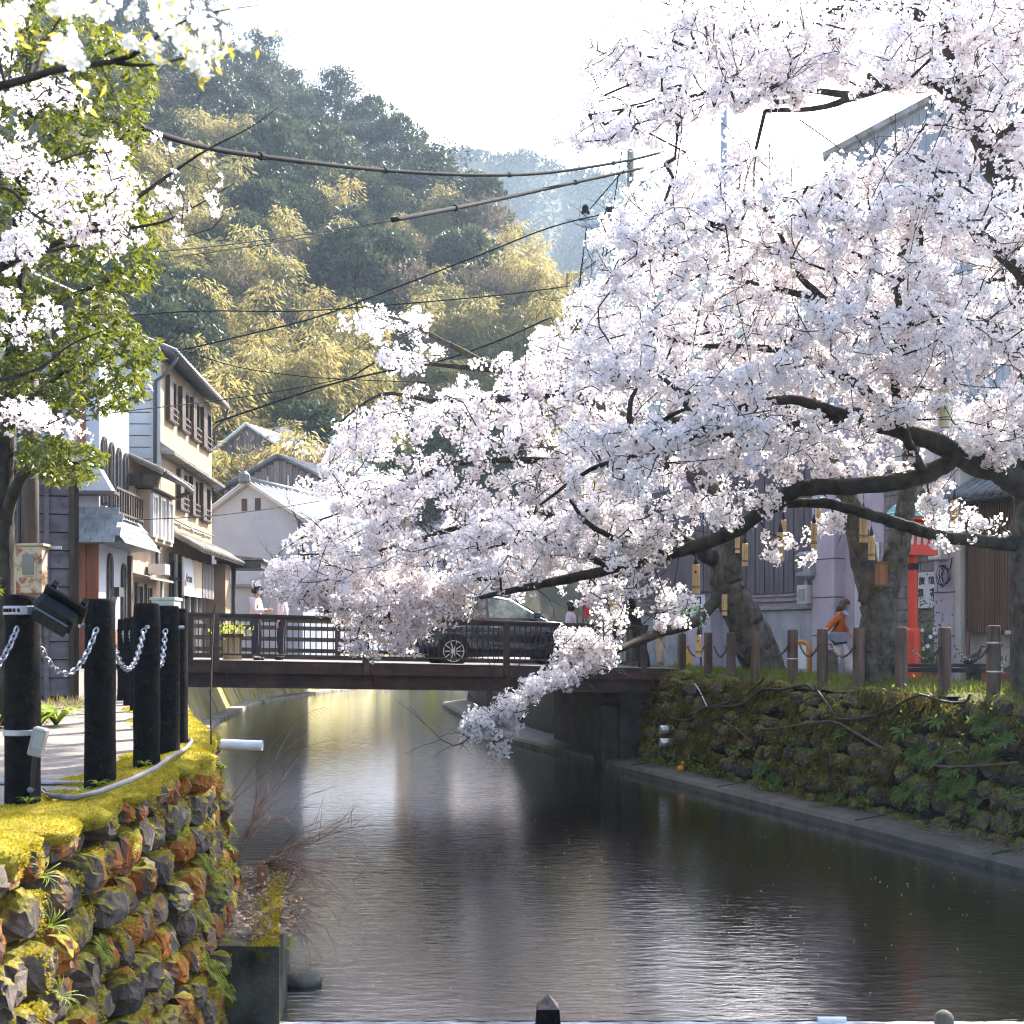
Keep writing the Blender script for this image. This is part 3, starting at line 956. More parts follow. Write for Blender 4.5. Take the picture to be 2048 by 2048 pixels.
# television aerial on the peach roof
an = thing('roof_aerial', 'thin two-pole television aerial standing on the mossy roof before grey siding', 'aerial', h3.matrix_basis @ Vector((-0.7, 0.9, 5.28)), FA)
MB().cyl((0, 0, 0), (0, 0, 2.0), 0.02, 6).cyl((0, 1.1, -0.2), (0, 1.1, 1.65), 0.02, 6).build('mast', M_wood, an)
b = MB()
for k in range(6):
    b.cyl((-0.25 + k * 0.16, -0.14, 1.9), (-0.25 + k * 0.16, 0.14, 1.9), 0.008, 4)
    b.cyl((-0.2 + k * 0.16, 0.98, 1.55), (-0.2 + k * 0.16, 1.22, 1.55), 0.008, 4)
b.cyl((-0.3, 0, 1.9), (0.65, 0, 1.9), 0.012, 5).cyl((-0.25, 1.1, 1.55), (0.7, 1.1, 1.55), 0.012, 5).build('boom', M_alu, an)

# --- white house with arched windows
h2 = thing('arched_house', 'white plastered house with tall arched windows and a slate shingle awning', 'house', facade_pt(24.6), FA)
MB().span(-6, 0, 0.0, 2.34, 0, 6.6).build('wall', M_white, h2)
MB().span(-6.01, -0.002, -0.05, 0, 0, 3.0).build('terracotta_wall', M_terra, h2)
for k in range(12):
    MB().span(-2.2 + k * 0.18, -2.05 + k * 0.18, -0.075, -0.05, 0.1, 2.95).build('terracotta_board', M_terra, h2)
MB().span(-0.62, -0.27, -0.03, 0.0, 4.6, 6.4).build('terracotta_panel', M_terra, h2)
def arched(parent, y0, y1, z0, z1, x=0.0, mg=None):
    n = 9
    poly = [(x + 0.004, y1, z0), (x + 0.004, y0, z0)]
    ym, r = (y0 + y1) / 2, (y1 - y0) / 2
    for k in range(n):
        a = PI - PI * k / (n - 1)
        poly.append((x + 0.004, ym + r * math.cos(a), z1 - r + r * 1.6 * math.sin(a)))
    f = MB().prism(poly, (0.05, 0, 0)).build('arched_window', M_frame, parent)
    s = 0.76
    zc = (z0 + z1) / 2
    MB().prism([(x + 0.056, ym + (p[1] - ym) * s, zc + (p[2] - zc) * 0.95) for p in poly], (0.01, 0, 0)).build('pane', mg or M_glass, f)
    MB().span(x + 0.067, x + 0.08, ym - 0.012, ym + 0.012, z0 + 0.05, z1).build('glazing_bar', M_frame, f)
for k, y in enumerate((0.12, 0.68, 1.25, 1.82)):
    arched(h2, y, y + 0.34, 3.62, 4.95 - 0.03 * k)
rb = MB()
for z in (3.95, 3.45):
    rb.span(0.28, 0.33, 0.1, 2.34, z, z + 0.05)
for k in range(12):
    rb.span(0.29, 0.32, 0.1 + k * 0.2, 0.14 + k * 0.2, 3.4, 3.95)
rb.span(0.0, 0.28, 0.1, 0.15, 3.452, 3.49).span(0.0, 0.28, 2.25, 2.3, 3.452, 3.49)
rb.build('balcony_rail', M_wood, h2)
MB().prism([(-0.9, -0.35, 3.85), (0.35, -0.35, 3.85), (0.1, -0.35, 4.3), (-0.9, -0.35, 4.35)], (0, 0.34, 0)).build('hood', M_white, h2)
MB().span(-0.95, 0.42, -0.4, 0.0, 3.78, 3.845).build('hood_fascia', M_pipe, h2)
# slate awning wrapping the corner: individual shingles in five courses
for r_ in range(5):
    t0, t1 = r_ / 5, (r_ + 1) / 5
    for k in range(13):
        y = -0.42 + 0.235 * k + 0.1 * (r_ % 2)
        w_ = 0.225
        x0, x1 = 0.10 + 0.5 * (1 - t1) - 0.02, 0.10 + 0.5 * (1 - t0)
        z0, z1 = 2.78 + 0.72 * t0, 2.78 + 0.72 * t1
        if y - 0.0 < -0.42 + 0.42 * t0:
            continue
        MB().prism([(x1 + 0.02, y, z0), (x1 + 0.02, y + w_, z0), (x0, y + w_, z1 + 0.03), (x0, y, z1 + 0.03)], (0.025, 0, 0.01)).build('shingle', M_slate, h2)
    for k in range(6):
        xx = -0.95 + 0.235 * k + 0.1 * (r_ % 2)
        w_ = 0.225
        y1, y0 = -0.10 - 0.45 * (1 - t0), -0.10 - 0.45 * (1 - t1)
        z0, z1 = 2.78 + 0.72 * t0, 2.78 + 0.72 * t1
        MB().prism([(xx, y1 - 0.02, z0), (xx + w_, y1 - 0.02, z0), (xx + w_, y0, z1 + 0.03), (xx, y0, z1 + 0.03)], (0, -0.025, 0.01)).build('shingle', M_slate, h2)
MB().prism([(0.0, -0.1, 2.80), (0.58, -0.45, 2.80), (0.08, -0.05, 3.5), (0.0, -0.05, 3.5)], (0, 2.75, 0)).build('awning_body', M_slate, h2)
MB().span(-1, -0.001, -0.3, -0.08, 2.8, 3.3).build('awning_body', M_slate, h2)
arched(h2, 0.55, 0.9, 0.9, 2.55)
arched(h2, 1.65, 2.0, 0.9, 2.4)
MB().span(0.01, 0.14, 1.0, 1.4, 1.75, 1.95).build('lamp_box', M_pipe, h2)
MB().span(0.005, 0.12, 0.0, 2.3, 0.3, 1.0).build('brick_base', M_terra, h2)
MB().span(-0.05, 0.09, 2.2, 2.335, 0.3, 2.7).build('corner_post', M_wood, h2)

# --- dark boarded house near the path
h1 = thing('boarded_house', 'dark house with weathered board panels below and white plaster above', 'house', (-8.0 + 1.72 - 1.72 * math.cos(R(21)), 17.4 - 1.72 * math.sin(R(21)), 0), R(21))
MB().span(-6, 1.72, 0.02, 6.0, 0, 3.3).build('wall', M_wood, h1)
MB().span(-6, 1.70, 0.3, 6.0, 3.3, 5.7).build('plaster_wall', M_white, h1)
cols = [-1.9, -1.25, -0.62, 0.0, 0.62, 0.98, 1.28, 1.62]
for i in range(len(cols) - 1):
    for k in range(12):
        z = 0.06 + k * 0.262
        MB().box(((cols[i] + cols[i + 1]) / 2, 0.0, z + 0.125), (cols[i + 1] - cols[i] - 0.05, 0.035, 0.245), rot=(R(-4), 0, 0)).build('panel', M_wall1, h1)
for x_ in cols:
    MB().span(x_ - 0.035, x_ + 0.035, -0.06, -0.018, 0.0, 3.28).build('batten', M_wall1 if x_ not in (0.98, 1.62) else M_wood, h1)
MB().span(-2, 1.76, -0.08, 0.3, 3.28, 3.4).build('sill_beam', M_wood, h1)
for x_ in (-1.3, -0.1, 1.42):
    MB().span(x_ - 0.07, x_ + 0.07, 0.24, 0.3, 3.4, 5.65).build('timber_post', M_wood, h1)
MB().span(-2, 1.72, 0.25, 0.302, 4.6, 4.72).build('timber_rail', M_wood, h1)
MB().cyl((1.02, -0.1, 0.0), (1.02, -0.1, 3.2), 0.045, 8).build('downpipe', M_pipe, h1, smooth=True)
roof_plane(h1, (1.85, -0.2, 5.72), (1.85, 6.3, 5.72), (-1.5, 6.3, 7.0), (-1.5, -0.2, 7.0), M_tile, sp=0.3)

# --- white gabled warehouse and the sheds behind
def gable_house(o, hw, dep, ze, za, mw, mr, over=0.3, sp=0.35, mr2=None):
    MB().prism([(-hw, 0, 0), (hw, 0, 0), (hw, 0, ze), (0, 0, za), (-hw, 0, ze)], (0, dep, 0)).build('wall', mw, o)
    sl = (za - ze) / hw
    e = hw + over
    roof_plane(o, (e, -0.25, ze - sl * over + 0.08), (e, dep + 0.25, ze - sl * over + 0.08), (0, dep + 0.25, za + 0.1), (0, -0.25, za + 0.1), mr, sp=sp, rad=0.05)
    roof_plane(o, (-e, dep + 0.25, ze - sl * over + 0.08), (-e, -0.25, ze - sl * over + 0.08), (0, -0.25, za + 0.1), (0, dep + 0.25, za + 0.1), mr2 or mr, sp=sp, rad=0.05)
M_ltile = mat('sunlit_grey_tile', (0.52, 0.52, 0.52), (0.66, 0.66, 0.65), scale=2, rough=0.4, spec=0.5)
wh = thing('gabled_warehouse', 'white plaster gabled warehouse with two tiny attic vents and tiled roof', 'building', px(500, 41, 0.2), R(-20))
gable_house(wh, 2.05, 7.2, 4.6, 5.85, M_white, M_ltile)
MB().cyl((0, -0.35, 5.98), (0, 7.5, 5.98), 0.13, 8).build('ridge_cap', M_tile, wh, smooth=True)
MB().lathe([(0.05, 0), (0.22, 0.05), (0.2, 0.3), (0.08, 0.42)], 8, Matrix.Translation((0, -0.36, 5.85))).build('ridge_ornament', M_tile, wh)
for x_ in (-0.33, 0.2):
    MB().span(x_, x_ + 0.22, -0.012, 0.02, 4.95, 5.38).build('attic_vent', M_frame, wh)
MB().span(-2.05, 0.35, -0.18, 0.0, 2.35, 2.45).build('drip_ledge', M_conc, wh)
MB().cyl((0.42, -0.05, 0), (0.42, -0.05, 2.4), 0.03, 6).build('downpipe', M_conc, wh)
MB().cyl((1.95, -0.07, 3.4), (1.95, -0.07, 4.6), 0.035, 6).build('downpipe', M_pipe, wh)
window_x(wh, 1.2, 2.1, 3.1, 3.9, x=2.05, rail=False, shutter=False)
MB().span(2.06, 2.6, 0.3, 6.5, 4.05, 4.12).build('side_hood', M_oldtile, wh)
for z_ in (1.0, 1.75):
    MB().span(-2.0, 2.0, -0.008, 0.0, z_, z_ + 0.02).build('wall_seam', M_siding, wh)
bn = thing('wooden_barn', 'old brown plank barn under a dark gable roof behind the warehouse', 'barn', px(560, 52, 0.3), R(-18))
gable_house(bn, 2.75, 8, 7.0, 8.3, M_wood, M_tile)
for k in range(18):
    x_ = -2.72 + k * 0.305
    zt = 8.2 - abs(x_ + 0.14) / 2.75 * 1.3
    MB().span(x_, x_ + 0.28, -0.04, -0.005, 5.5, zt).build('plank', M_barn, bn)
for x_ in (-1.5, -0.6, 0.4, 1.35):
    MB().span(x_, x_ + 0.07, -0.075, -0.041, 5.5, 7.5).build('batten', M_siding, bn)
tb = thing('tin_roof_shed', 'long shed with a bright pale tin roof at the foot of the hill', 'shed', px(497, 62, 0.3), R(-18))
gable_house(tb, 2.3, 15, 9.9, 11.4, M_barn, M_tin, sp=0.5, over=0.2)
MB().span(0.4, 0.75, 2, 5, 11.5, 11.65).build('snow_guard', M_tile, tb)
MB().cyl((1.3, 7.0, 10.4), (1.3, 7.0, 11.9), 0.12, 8).build('flue', M_siding, tb, smooth=True)
gs = thing('corrugated_shed', 'small grey corrugated shed beside the plank barn', 'shed', px(655, 56, 0.3), R(-18))
MB().prism([(-1.0, 0, 0), (1.4, 0, 0), (1.4, 0, 7.9), (-1.0, 0, 8.5)], (0, 4, 0)).build('wall', M_siding, gs)
for k in range(12):
    MB().cyl((-0.9 + k * 0.2, -0.01, 5), (-0.9 + k * 0.2, -0.01, 8.38 - k * 0.05), 0.035, 5).build('corrugation', M_siding, gs)
MB().prism([(-1.2, -0.2, 8.58), (1.6, -0.2, 7.9), (1.6, -0.2, 7.97), (-1.2, -0.2, 8.65)], (0, 4.4, 0)).build('roof', M_tile, gs)
# ------------------------------------------------------------------ bridge, car, people on it
struct(sheet('street', np.array([(-6.9 + 0.0 * i, 22.6 + 0.5 * i) for i in range(32)]) * [1, 1] - np.array([[0.29 * 0.5 * i * (i < 30) + 0.12, 0] for i in range(32)]), np.array([(-40.0, 22.6 + 0.5 * i) for i in range(32)]), M_asph, seg=2, zf=lambda x, y, t: 0.388))  # unseen asphalt added to cut the path's warm bounce onto the warehouse
M_brown = mat('bridge_brown_steel', (0.045, 0.028, 0.024), (0.085, 0.05, 0.042), scale=3, rough=0.65, bump=0.15, extra=[((0.15, 0.05, 0.045), 1.6, 0.58, 0.7, (1, 1, 2))])
M_bwood = mat('bridge_rail_wood', (0.05, 0.036, 0.03), (0.10, 0.075, 0.062), scale=4, stretch=(0.3, 1, 1), rough=0.6)
BA = math.atan2(2.6, 9.95)
BL = 10.28
br = thing('bridge', 'low dark brown steel road bridge with a slim baluster railing over the canal', 'bridge', (-6.75, 23.4, 0), BA)
def bz(x):
    return 0.42 - 0.25 * x / BL
def long_x(mb, x0, x1, y0, y1, dz0, dz1):
    """beam along the bridge following its slope"""
    v = []
    for x in (x0, x1):
        z = bz(x)
        v += [(x, y0, z + dz0), (x, y1, z + dz0), (x, y1, z + dz1), (x, y0, z + dz1)]
    return mb.add(v, [(0, 3, 2, 1), (4, 5, 6, 7), (0, 1, 5, 4), (1, 2, 6, 5), (2, 3, 7, 6), (3, 0, 4, 7)])
long_x(MB(), -0.9, 11.3, 0.02, 5.2, -0.16, -0.02).build('deck', M_conc, br)
long_x(MB(), -0.9, 11.3, 0.45, 4.8, -0.018, -0.004).build('carriageway', M_asph, br)
long_x(MB(), -0.9, 11.3, -0.06, 0.3, -0.21, 0.03).build('kerb_beam', M_brown, br)
long_x(MB(), -0.9, 11.3, -0.07, 0.3, 0.032, 0.045).build('sunlit_kerb_top', M_conc, br)  # pale strip: sunlight on the kerb top put into colour
long_x(MB(), -0.9, 11.3, 4.9, 5.25, -0.25, 0.06).build('kerb_beam', M_brown, br)
for y in (0.06, 2.4, 4.9):
    g = MB()
    long_x(g, -0.9, 11.3, y, y + 0.03, -0.47, -0.2)
    long_x(g, -0.9, 11.3, y - 0.08, y + 0.11, -0.5, -0.472)
    g.build('girder', M_brown, br)
for x in (0.95, 3.9, 6.85, 9.9):
    for y in (-0.09, 4.98):
        MB().box((x, y + 0.06, bz(x) + 0.37), (0.13, 0.11, 1.16), bev=0.015).build('railing_post', M_bwood, br)
        MB().box((x + 0.2, y + 0.10, bz(x) - 0.34), (0.04, 0.06, 0.24)).build('web_stiffener', M_brown, br)
MB().box((0.42, 0.0, bz(0.4) + 0.46), (0.2, 0.16, 0.98), bev=0.02).build('railing_post', M_wood, br)
rt = MB()
long_x(rt, -0.1, 10.0, -0.075, 0.075, 0.93, 0.965)
rt.build('handrail', M_alu if False else M_bwood, br)
long_x(MB(), -0.1, 10.0, -0.04, 0.04, 0.86, 0.928).build('upper_rail', M_bwood, br)
long_x(MB(), 0.1, 10.0, -0.025, 0.025, 0.14, 0.175).build('lower_rail', M_bwood, br)
bal = MB().cyl((0, 0, 0), (0, 0, 0.70), 0.011, 6).mesh('baluster')
bal.materials.append(M_brown)
n = 86
for i in range(n):
    x = 0.15 + 9.75 * i / (n - 1)
    if min(abs(x - p) for p in (0.42, 0.95, 3.9, 6.85, 9.9)) < 0.075:
        continue
    link('baluster', bal, None, br, (x, 0, bz(x) + 0.165))
for x in (0.1, 0.2, 0.3):
    MB().box((x, 0.02, bz(0) + 0.5), (0.05, 0.05, 0.78)).build('thick_baluster', M_wood, br)
for dz in (0.2, 0.47, 0.74, 0.92):
    long_x(MB(), -0.1, 10.6, 5.0, 5.05, dz - 0.05, dz + 0.05 + 0.01 * (dz > 0.9)).build('far_rail_board', M_bwood, br)
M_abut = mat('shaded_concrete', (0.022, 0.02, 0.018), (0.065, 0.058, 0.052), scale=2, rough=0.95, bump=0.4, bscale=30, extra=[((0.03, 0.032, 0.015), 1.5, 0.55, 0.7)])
# abutments
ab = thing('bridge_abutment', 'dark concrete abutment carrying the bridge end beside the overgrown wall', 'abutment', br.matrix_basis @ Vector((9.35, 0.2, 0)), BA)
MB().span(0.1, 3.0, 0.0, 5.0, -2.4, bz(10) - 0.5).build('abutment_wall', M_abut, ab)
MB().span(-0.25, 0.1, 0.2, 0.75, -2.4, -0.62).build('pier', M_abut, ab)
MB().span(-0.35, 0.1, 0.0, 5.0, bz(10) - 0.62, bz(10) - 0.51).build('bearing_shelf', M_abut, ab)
ab2 = thing('bridge_abutment', 'concrete abutment under the bridge end by the black posts', 'abutment', br.matrix_basis @ Vector((0, 0.2, 0)), BA)
MB().span(-2.5, -0.5, 0.0, 5.0, -2.4, bz(0) - 0.5).build('abutment_wall', M_lwall, ab2)
# planter on the bridge
M_plank = mat('planter_plank', (0.30, 0.24, 0.15), (0.42, 0.34, 0.22), scale=4, stretch=(2, 2, 0.3), rough=0.8)
def planter(pos, rotz, lab):
    p = thing('wooden_planter', lab, 'planter', pos, rotz)
    for k in range(4):
        MB().box((-0.135 + 0.09 * k, -0.17, 0.26), (0.085, 0.02, 0.5)).build('plank', M_plank, p)
        MB().box((-0.135 + 0.09 * k, 0.17, 0.26), (0.085, 0.02, 0.5)).build('plank', M_plank, p)
    for s in (-1, 1):
        MB().box((0.17 * s, 0, 0.26), (0.02, 0.36, 0.5)).build('side_panel', M_plank, p)
    MB().box((0, 0, 0.53), (0.44, 0.44, 0.07)).build('rim', M_bwood, p)
    MB().box((0, 0, 0.3), (0.32, 0.32, 0.4)).build('soil', M_soil, p)
    return p
pl = planter(br.matrix_basis @ Vector((1.28, 0.62, bz(1.28))), BA, 'wooden plank planter on the bridge behind the balusters')
M_lime = leafmat('lime_leaf', (0.16, 0.22, 0.03), (0.42, 0.44, 0.06), 0.45, (0.6, 0.65, 0.1))
M_fern = leafmat('fern_leaf', (0.08, 0.13, 0.015), (0.26, 0.28, 0.03), 0.42, (0.5, 0.52, 0.06))
M_dfern = leafmat('dark_fern_leaf', (0.035, 0.085, 0.018), (0.11, 0.19, 0.035), 0.35, (0.24, 0.36, 0.06))
r_ = np.random.default_rng(5)
def leaf_blob(n, size, r, L, up=0.6):
    P = r.normal(size=(n, 3)) * np.array(size) * 0.5
    T = unit(r.normal(size=(n, 3))) + [0, 0, up]
    V, q = cards(P, T, r.uniform(0.7, 1.3, n) * L, L * 0.4, r)
    return V, q, np.repeat(np.clip(r.beta(2, 2, n), 0, 1), 4)
V, q, t = leaf_blob(160, (0.4, 0.4, 0.14), r_, 0.08)
pp = thing('potted_flowers', 'yellow green flowering plant in the plank planter on the bridge', 'plant', Vector(pl.location) + Vector((0, 0, 0.58)))
link('leaves', fastmesh('leaves', V + [0, 0, 0.05], [q], col=t), M_lime, pp)
# --- car
M_paint = mat('navy_car_paint', (0.012, 0.018, 0.040), rough=0.22, coat=1.0, spec=0.6)
M_tyre = mat('tyre_rubber', (0.015, 0.015, 0.015), rough=0.8)
M_alloy = mat('alloy_rim', (0.62, 0.62, 0.64), rough=0.3, metal=0.9)
M_blackp = mat('black_plastic', (0.015, 0.015, 0.017), rough=0.5)
M_cglass = mat('car_glass', (0.02, 0.03, 0.028), rough=0.04, spec=1.0, coat=1.0)
M_cglass2 = mat('see_through_glass', (0.35, 0.42, 0.36), (0.08, 0.10, 0.09), scale=4.5, rough=0.05, spec=0.8)
M_lamp = mat('lamp_lens', (0.6, 0.6, 0.62), rough=0.1, spec=0.8)
M_rlamp = mat('tail_lens', (0.35, 0.02, 0.02), rough=0.15, spec=0.8)
cx = 6.04
car = thing('parked_car', 'dark navy compact car with multi-spoke wheels standing on the bridge behind the railing', 'car', br.matrix_basis @ Vector((cx, 2.35, bz(cx + 1.2) - 0.0)), BA)
def loft(secs, closed=True):
    mb = MB()
    n = len(secs[0])
    vs = [p for s in secs for p in s]
    fs = []
    for i in range(len(secs) - 1):
        for k in range(n):
            j = (k + 1) % n
            fs.append((i * n + k, i * n + j, i * n + n + j, i * n + n + k))
    fs.append(tuple(range(n - 1, -1, -1)))
    fs.append(tuple((len(secs) - 1) * n + k for k in range(n)))
    return mb.add(vs, fs)
def bsec(x, zb, zt, w, sh=0.06):
    return [(x, -w * 0.9, zb), (x, w * 0.9, zb), (x, w, zb + 0.18), (x, w, zt - 0.25), (x, w * 0.975, zt - sh), (x, w * 0.86, zt), (x, -w * 0.86, zt), (x, -w * 0.975, zt - sh), (x, -w, zt - 0.25), (x, -w, zb + 0.18)]
body = loft([bsec(-0.78, 0.42, 0.92, 0.66), bsec(-0.72, 0.3, 0.98, 0.78), bsec(-0.4, 0.22, 1.02, 0.84), bsec(0.5, 0.2, 1.03, 0.86), bsec(1.6, 0.2, 1.02, 0.86), bsec(2.2, 0.2, 1.0, 0.86), bsec(2.9, 0.22, 0.93, 0.84), bsec(3.25, 0.24, 0.84, 0.78), bsec(3.38, 0.34, 0.72, 0.66)])
body.build('body', M_paint, car, smooth=True)
def csec(x, z0, z1, w0, w1):
    return [(x, -w0, z0), (x, w0, z0), (x, w1, z1 - 0.04), (x, w1 * 0.9, z1), (x, -w1 * 0.9, z1), (x, -w1, z1 - 0.04)]
loft([csec(-0.7, 0.97, 1.05, 0.76, 0.72), csec(-0.42, 0.98, 1.5, 0.78, 0.60), csec(0.2, 0.99, 1.58, 0.79, 0.62), csec(0.95, 0.99, 1.57, 0.79, 0.62), csec(1.35, 0.99, 1.5, 0.79, 0.62), csec(2.2, 0.97, 1.03, 0.78, 0.70)]).build('cabin', M_paint, car, smooth=False)
def side_y(z, s):
    return s * (0.79 - (z - 0.99) * (0.17 / 0.55) + 0.006)
def side_win(name, poly, m, s):
    p = [(x, side_y(z, s), z) for x, z in poly]
    MB().prism(p, (0, 0.008 * s, 0)).build(name, m, car)
for s in (-1, 1):
    side_win('front_window', [(0.82, 1.06), (1.98, 1.05), (1.4, 1.44), (0.82, 1.49)], M_cglass2, s)
    side_win('rear_window', [(-0.05, 1.07), (0.76, 1.06), (0.76, 1.49), (0.1, 1.5)], M_cglass, s)
    side_win('quarter_window', [(-0.5, 1.09), (-0.11, 1.07), (0.03, 1.49), (-0.35, 1.44)], M_cglass, s)
    MB().box((1.88, s * 0.93, 1.13), (0.14, 0.2, 0.15), bev=0.03).build('mirror', M_paint, car)
    MB().box((0.95, s * 0.872, 0.86), (0.2, 0.02, 0.03)).build('door_handle', M_alloy, car)
    MB().box((0.1, s * 0.872, 0.87), (0.2, 0.02, 0.03)).build('door_handle', M_alloy, car)
    for xx in (0.79, 1.92, -0.15):
        MB().box((xx, s * 0.861, 0.68), (0.012, 0.006, 0.62)).build('door_seam', M_blackp, car)
    MB().box((1.25, s * 0.86, 0.26), (1.8, 0.04, 0.12)).build('sill_trim', M_blackp, car)
    MB().box((3.18, s * 0.66, 0.72), (0.22, 0.2, 0.12), bev=0.03).build('headlight', M_lamp, car)
    MB().box((-0.72, s * 0.68, 0.86), (0.14, 0.14, 0.24), bev=0.03).build('tail_light', M_rlamp, car)
MB().prism([(1.42, -0.55, 1.485), (1.42, 0.55, 1.485), (2.16, 0.66, 1.055), (2.16, -0.66, 1.055)], (0.005, 0, 0.01)).build('windscreen', M_cglass, car)
MB().box((3.33, 0, 0.4), (0.16, 1.3, 0.22), bev=0.03).build('bumper', M_blackp, car)
MB().box((-0.76, 0, 0.44), (0.12, 1.35, 0.24), bev=0.03).build('bumper', M_blackp, car)
def wheel(x, s):
    M_ = Matrix.Translation((x, s * 0.76, 0.33)) @ Matrix.Rotation(-s * PI / 2, 4, 'X')
    wv = MB().lathe([(0.2, -0.1), (0.31, -0.1), (0.335, -0.06), (0.335, 0.06), (0.31, 0.1), (0.245, 0.105)], 28, M_).build('wheel', M_tyre, car, smooth=True)
    rm = MB().lathe([(0.245, 0.1), (0.25, 0.112), (0.232, 0.112), (0.222, 0.07), (0.1, 0.05), (0.02, 0.05)], 28, M_)
    rm.build('rim_dish', M_blackp, wv, smooth=True)
    rg = MB()
    n_ = 28
    vs = []
    for rr, zz in ((0.246, 0.108), (0.226, 0.12), (0.218, 0.1)):
        for k in range(n_):
            vs.append(M_ @ Vector((rr * math.cos(2 * PI * k / n_), rr * math.sin(2 * PI * k / n_), zz)))
    rg.add(vs, [(a * n_ + k, a * n_ + (k + 1) % n_, a * n_ + n_ + (k + 1) % n_, a * n_ + n_ + k) for a in range(2) for k in range(n_)])
    rg.build('rim', M_alloy, wv, smooth=True)
    for k in range(10):
        a = 2 * PI * k / 10
        rot = M_.to_3x3() @ Matrix.Rotation(a, 3, 'Z')
        c = M_ @ (Matrix.Rotation(a, 4, 'Z') @ Vector((0.135, 0, 0.098)))
        MB().box(c, (0.19, 0.022, 0.02), rot).build('spoke', M_alloy, wv)
    MB().lathe([(0.045, 0.09), (0.045, 0.115), (0.02, 0.12)], 12, M_).build('hub_cap', M_alloy, wv)
for x in (0.0, 2.52):
    for s in (-1, 1):
        wheel(x, s)
        MB().lathe([(0.37, 0.0), (0.37, 0.012)], 24, Matrix.Translation((x, s * 0.852, 0.35)) @ Matrix.Rotation(-s * PI / 2, 4, 'X')).build('wheel_arch', M_blackp, car)

# ------------------------------------------------------------------ people
M_skin = mat('skin', (0.46, 0.27, 0.19), (0.52, 0.31, 0.22), scale=30, rough=0.55)
M_hair = mat('dark_hair', (0.018, 0.013, 0.012), (0.04, 0.028, 0.024), scale=60, stretch=(1, 1, 0.2), rough=0.45)
M_bhair = mat('brown_hair', (0.05, 0.028, 0.022), (0.09, 0.05, 0.036), scale=60, stretch=(1, 1, 0.2), rough=0.45)
M_orange = mat('orange_knit', (0.50, 0.105, 0.02), (0.58, 0.14, 0.03), scale=60, rough=0.95, bump=0.3, bscale=200)
M_blue = mat('pale_blue_cotton', (0.26, 0.40, 0.68), (0.34, 0.48, 0.74), scale=20, rough=0.9)
M_pink = mat('pale_pink_cotton', (0.62, 0.50, 0.52), (0.70, 0.58, 0.60), scale=9, rough=0.9)
M_offw = mat('off_white_cotton', (0.58, 0.52, 0.50), (0.68, 0.62, 0.60), scale=9, rough=0.9)
M_beige = mat('beige_cotton', (0.48, 0.36, 0.22), (0.58, 0.45, 0.29), scale=14, rough=0.9, bump=0.3)
M_navyc = mat('navy_cotton', (0.02, 0.022, 0.035), (0.035, 0.038, 0.055), scale=10, rough=0.9)
M_mask = mat('white_mask', (0.75, 0.75, 0.76), rough=0.9)
M_greybag = mat('grey_canvas', (0.16, 0.18, 0.22), (0.24, 0.26, 0.30), scale=25, rough=0.9)

def skin_mesh(name, chains, sub=2):
    """chains: list of [(point, radius), ...]; the first chain's first vertex is the root. Points that coincide are welded."""
    pts, rad, edges, key = [], [], [], {}
    for ch in chains:
        prev = None
        for p, r in ch:
            k = tuple(round(c, 4) for c in p)
            if k not in key:
                key[k] = len(pts)
                pts.append(p)
                rad.append(r)
            i = key[k]
            if prev is not None and prev != i:
                edges.append((prev, i))
            prev = i
    me = bpy.data.meshes.new(name)
    me.from_pydata(pts, edges, [])
    o = bpy.data.objects.new(name, me)
    C.objects.link(o)
    md = o.modifiers.new('skin', 'SKIN')
    md.use_smooth_shade = True
    sv = me.skin_vertices[0].data
    for i, r in enumerate(rad):
        sv[i].radius = (r, r) if not hasattr(r, '__len__') else r
    sv[0].use_root = True
    s2 = o.modifiers.new('sub', 'SUBSURF')
    s2.levels = sub
    s2.render_levels = sub
    dg = bpy.context.evaluated_depsgraph_get()
    out = bpy.data.meshes.new_from_object(o.evaluated_get(dg))
    bpy.data.objects.remove(o)
    out.name = name
    return out

def ellipsoid(c, r, n=14, zcut=None, rot=None):
    mb = MB()
    prof = []
    vs = []
    m = 9
    for i in range(m + 1):
        a = -PI / 2 + PI * i / m
        for k in range(n):
            th = 2 * PI * k / n
            p = Vector((r[0] * math.cos(a) * math.cos(th), r[1] * math.cos(a) * math.sin(th), r[2] * math.sin(a)))
            if zcut is not None and p.z < zcut:
                p.z = zcut
            if rot is not None:
                p = rot @ p
            vs.append(p + Vector(c))
    fs = [(i * n + k, i * n + (k + 1) % n, i * n + n + (k + 1) % n, i * n + n + k) for i in range(m) for k in range(n)]
    return mb.add(vs, fs)

def hand_chains(wr, d, side, s=1.0):
    """palm and five curled fingers from wrist point wr pointing along d."""
    wr, d = Vector(wr), Vector(d).normalized()
    a = d.cross(Vector((0, 1, 0)))
    if a.length < 0.2:
        a = d.cross(Vector((1, 0, 0)))
    a.normalize()
    b = d.cross(a).normalized()
    palm = wr + d * 0.07
    out = [[(tuple(wr), 0.026), (tuple(palm), 0.030)]]
    for k, ln in enumerate((0.055, 0.068, 0.074, 0.066)):
        base = palm + a * (k - 1.5) * 0.017 + d * 0.012
        tip = base + d * ln * 0.6 + b * 0.01 * side
        end = base + d * ln + b * 0.03 * side
        out.append([(tuple(palm), 0.030), (tuple(base), 0.009), (tuple(tip), 0.008), (tuple(end), 0.0065)])
    th = wr + d * 0.035
    out.append([(tuple(palm), 0.030), (tuple(palm - a * 0.035 - d * 0.01), 0.010), (tuple(palm - a * 0.05 + d * 0.03 + b * 0.015 * side), 0.008)])
    return out

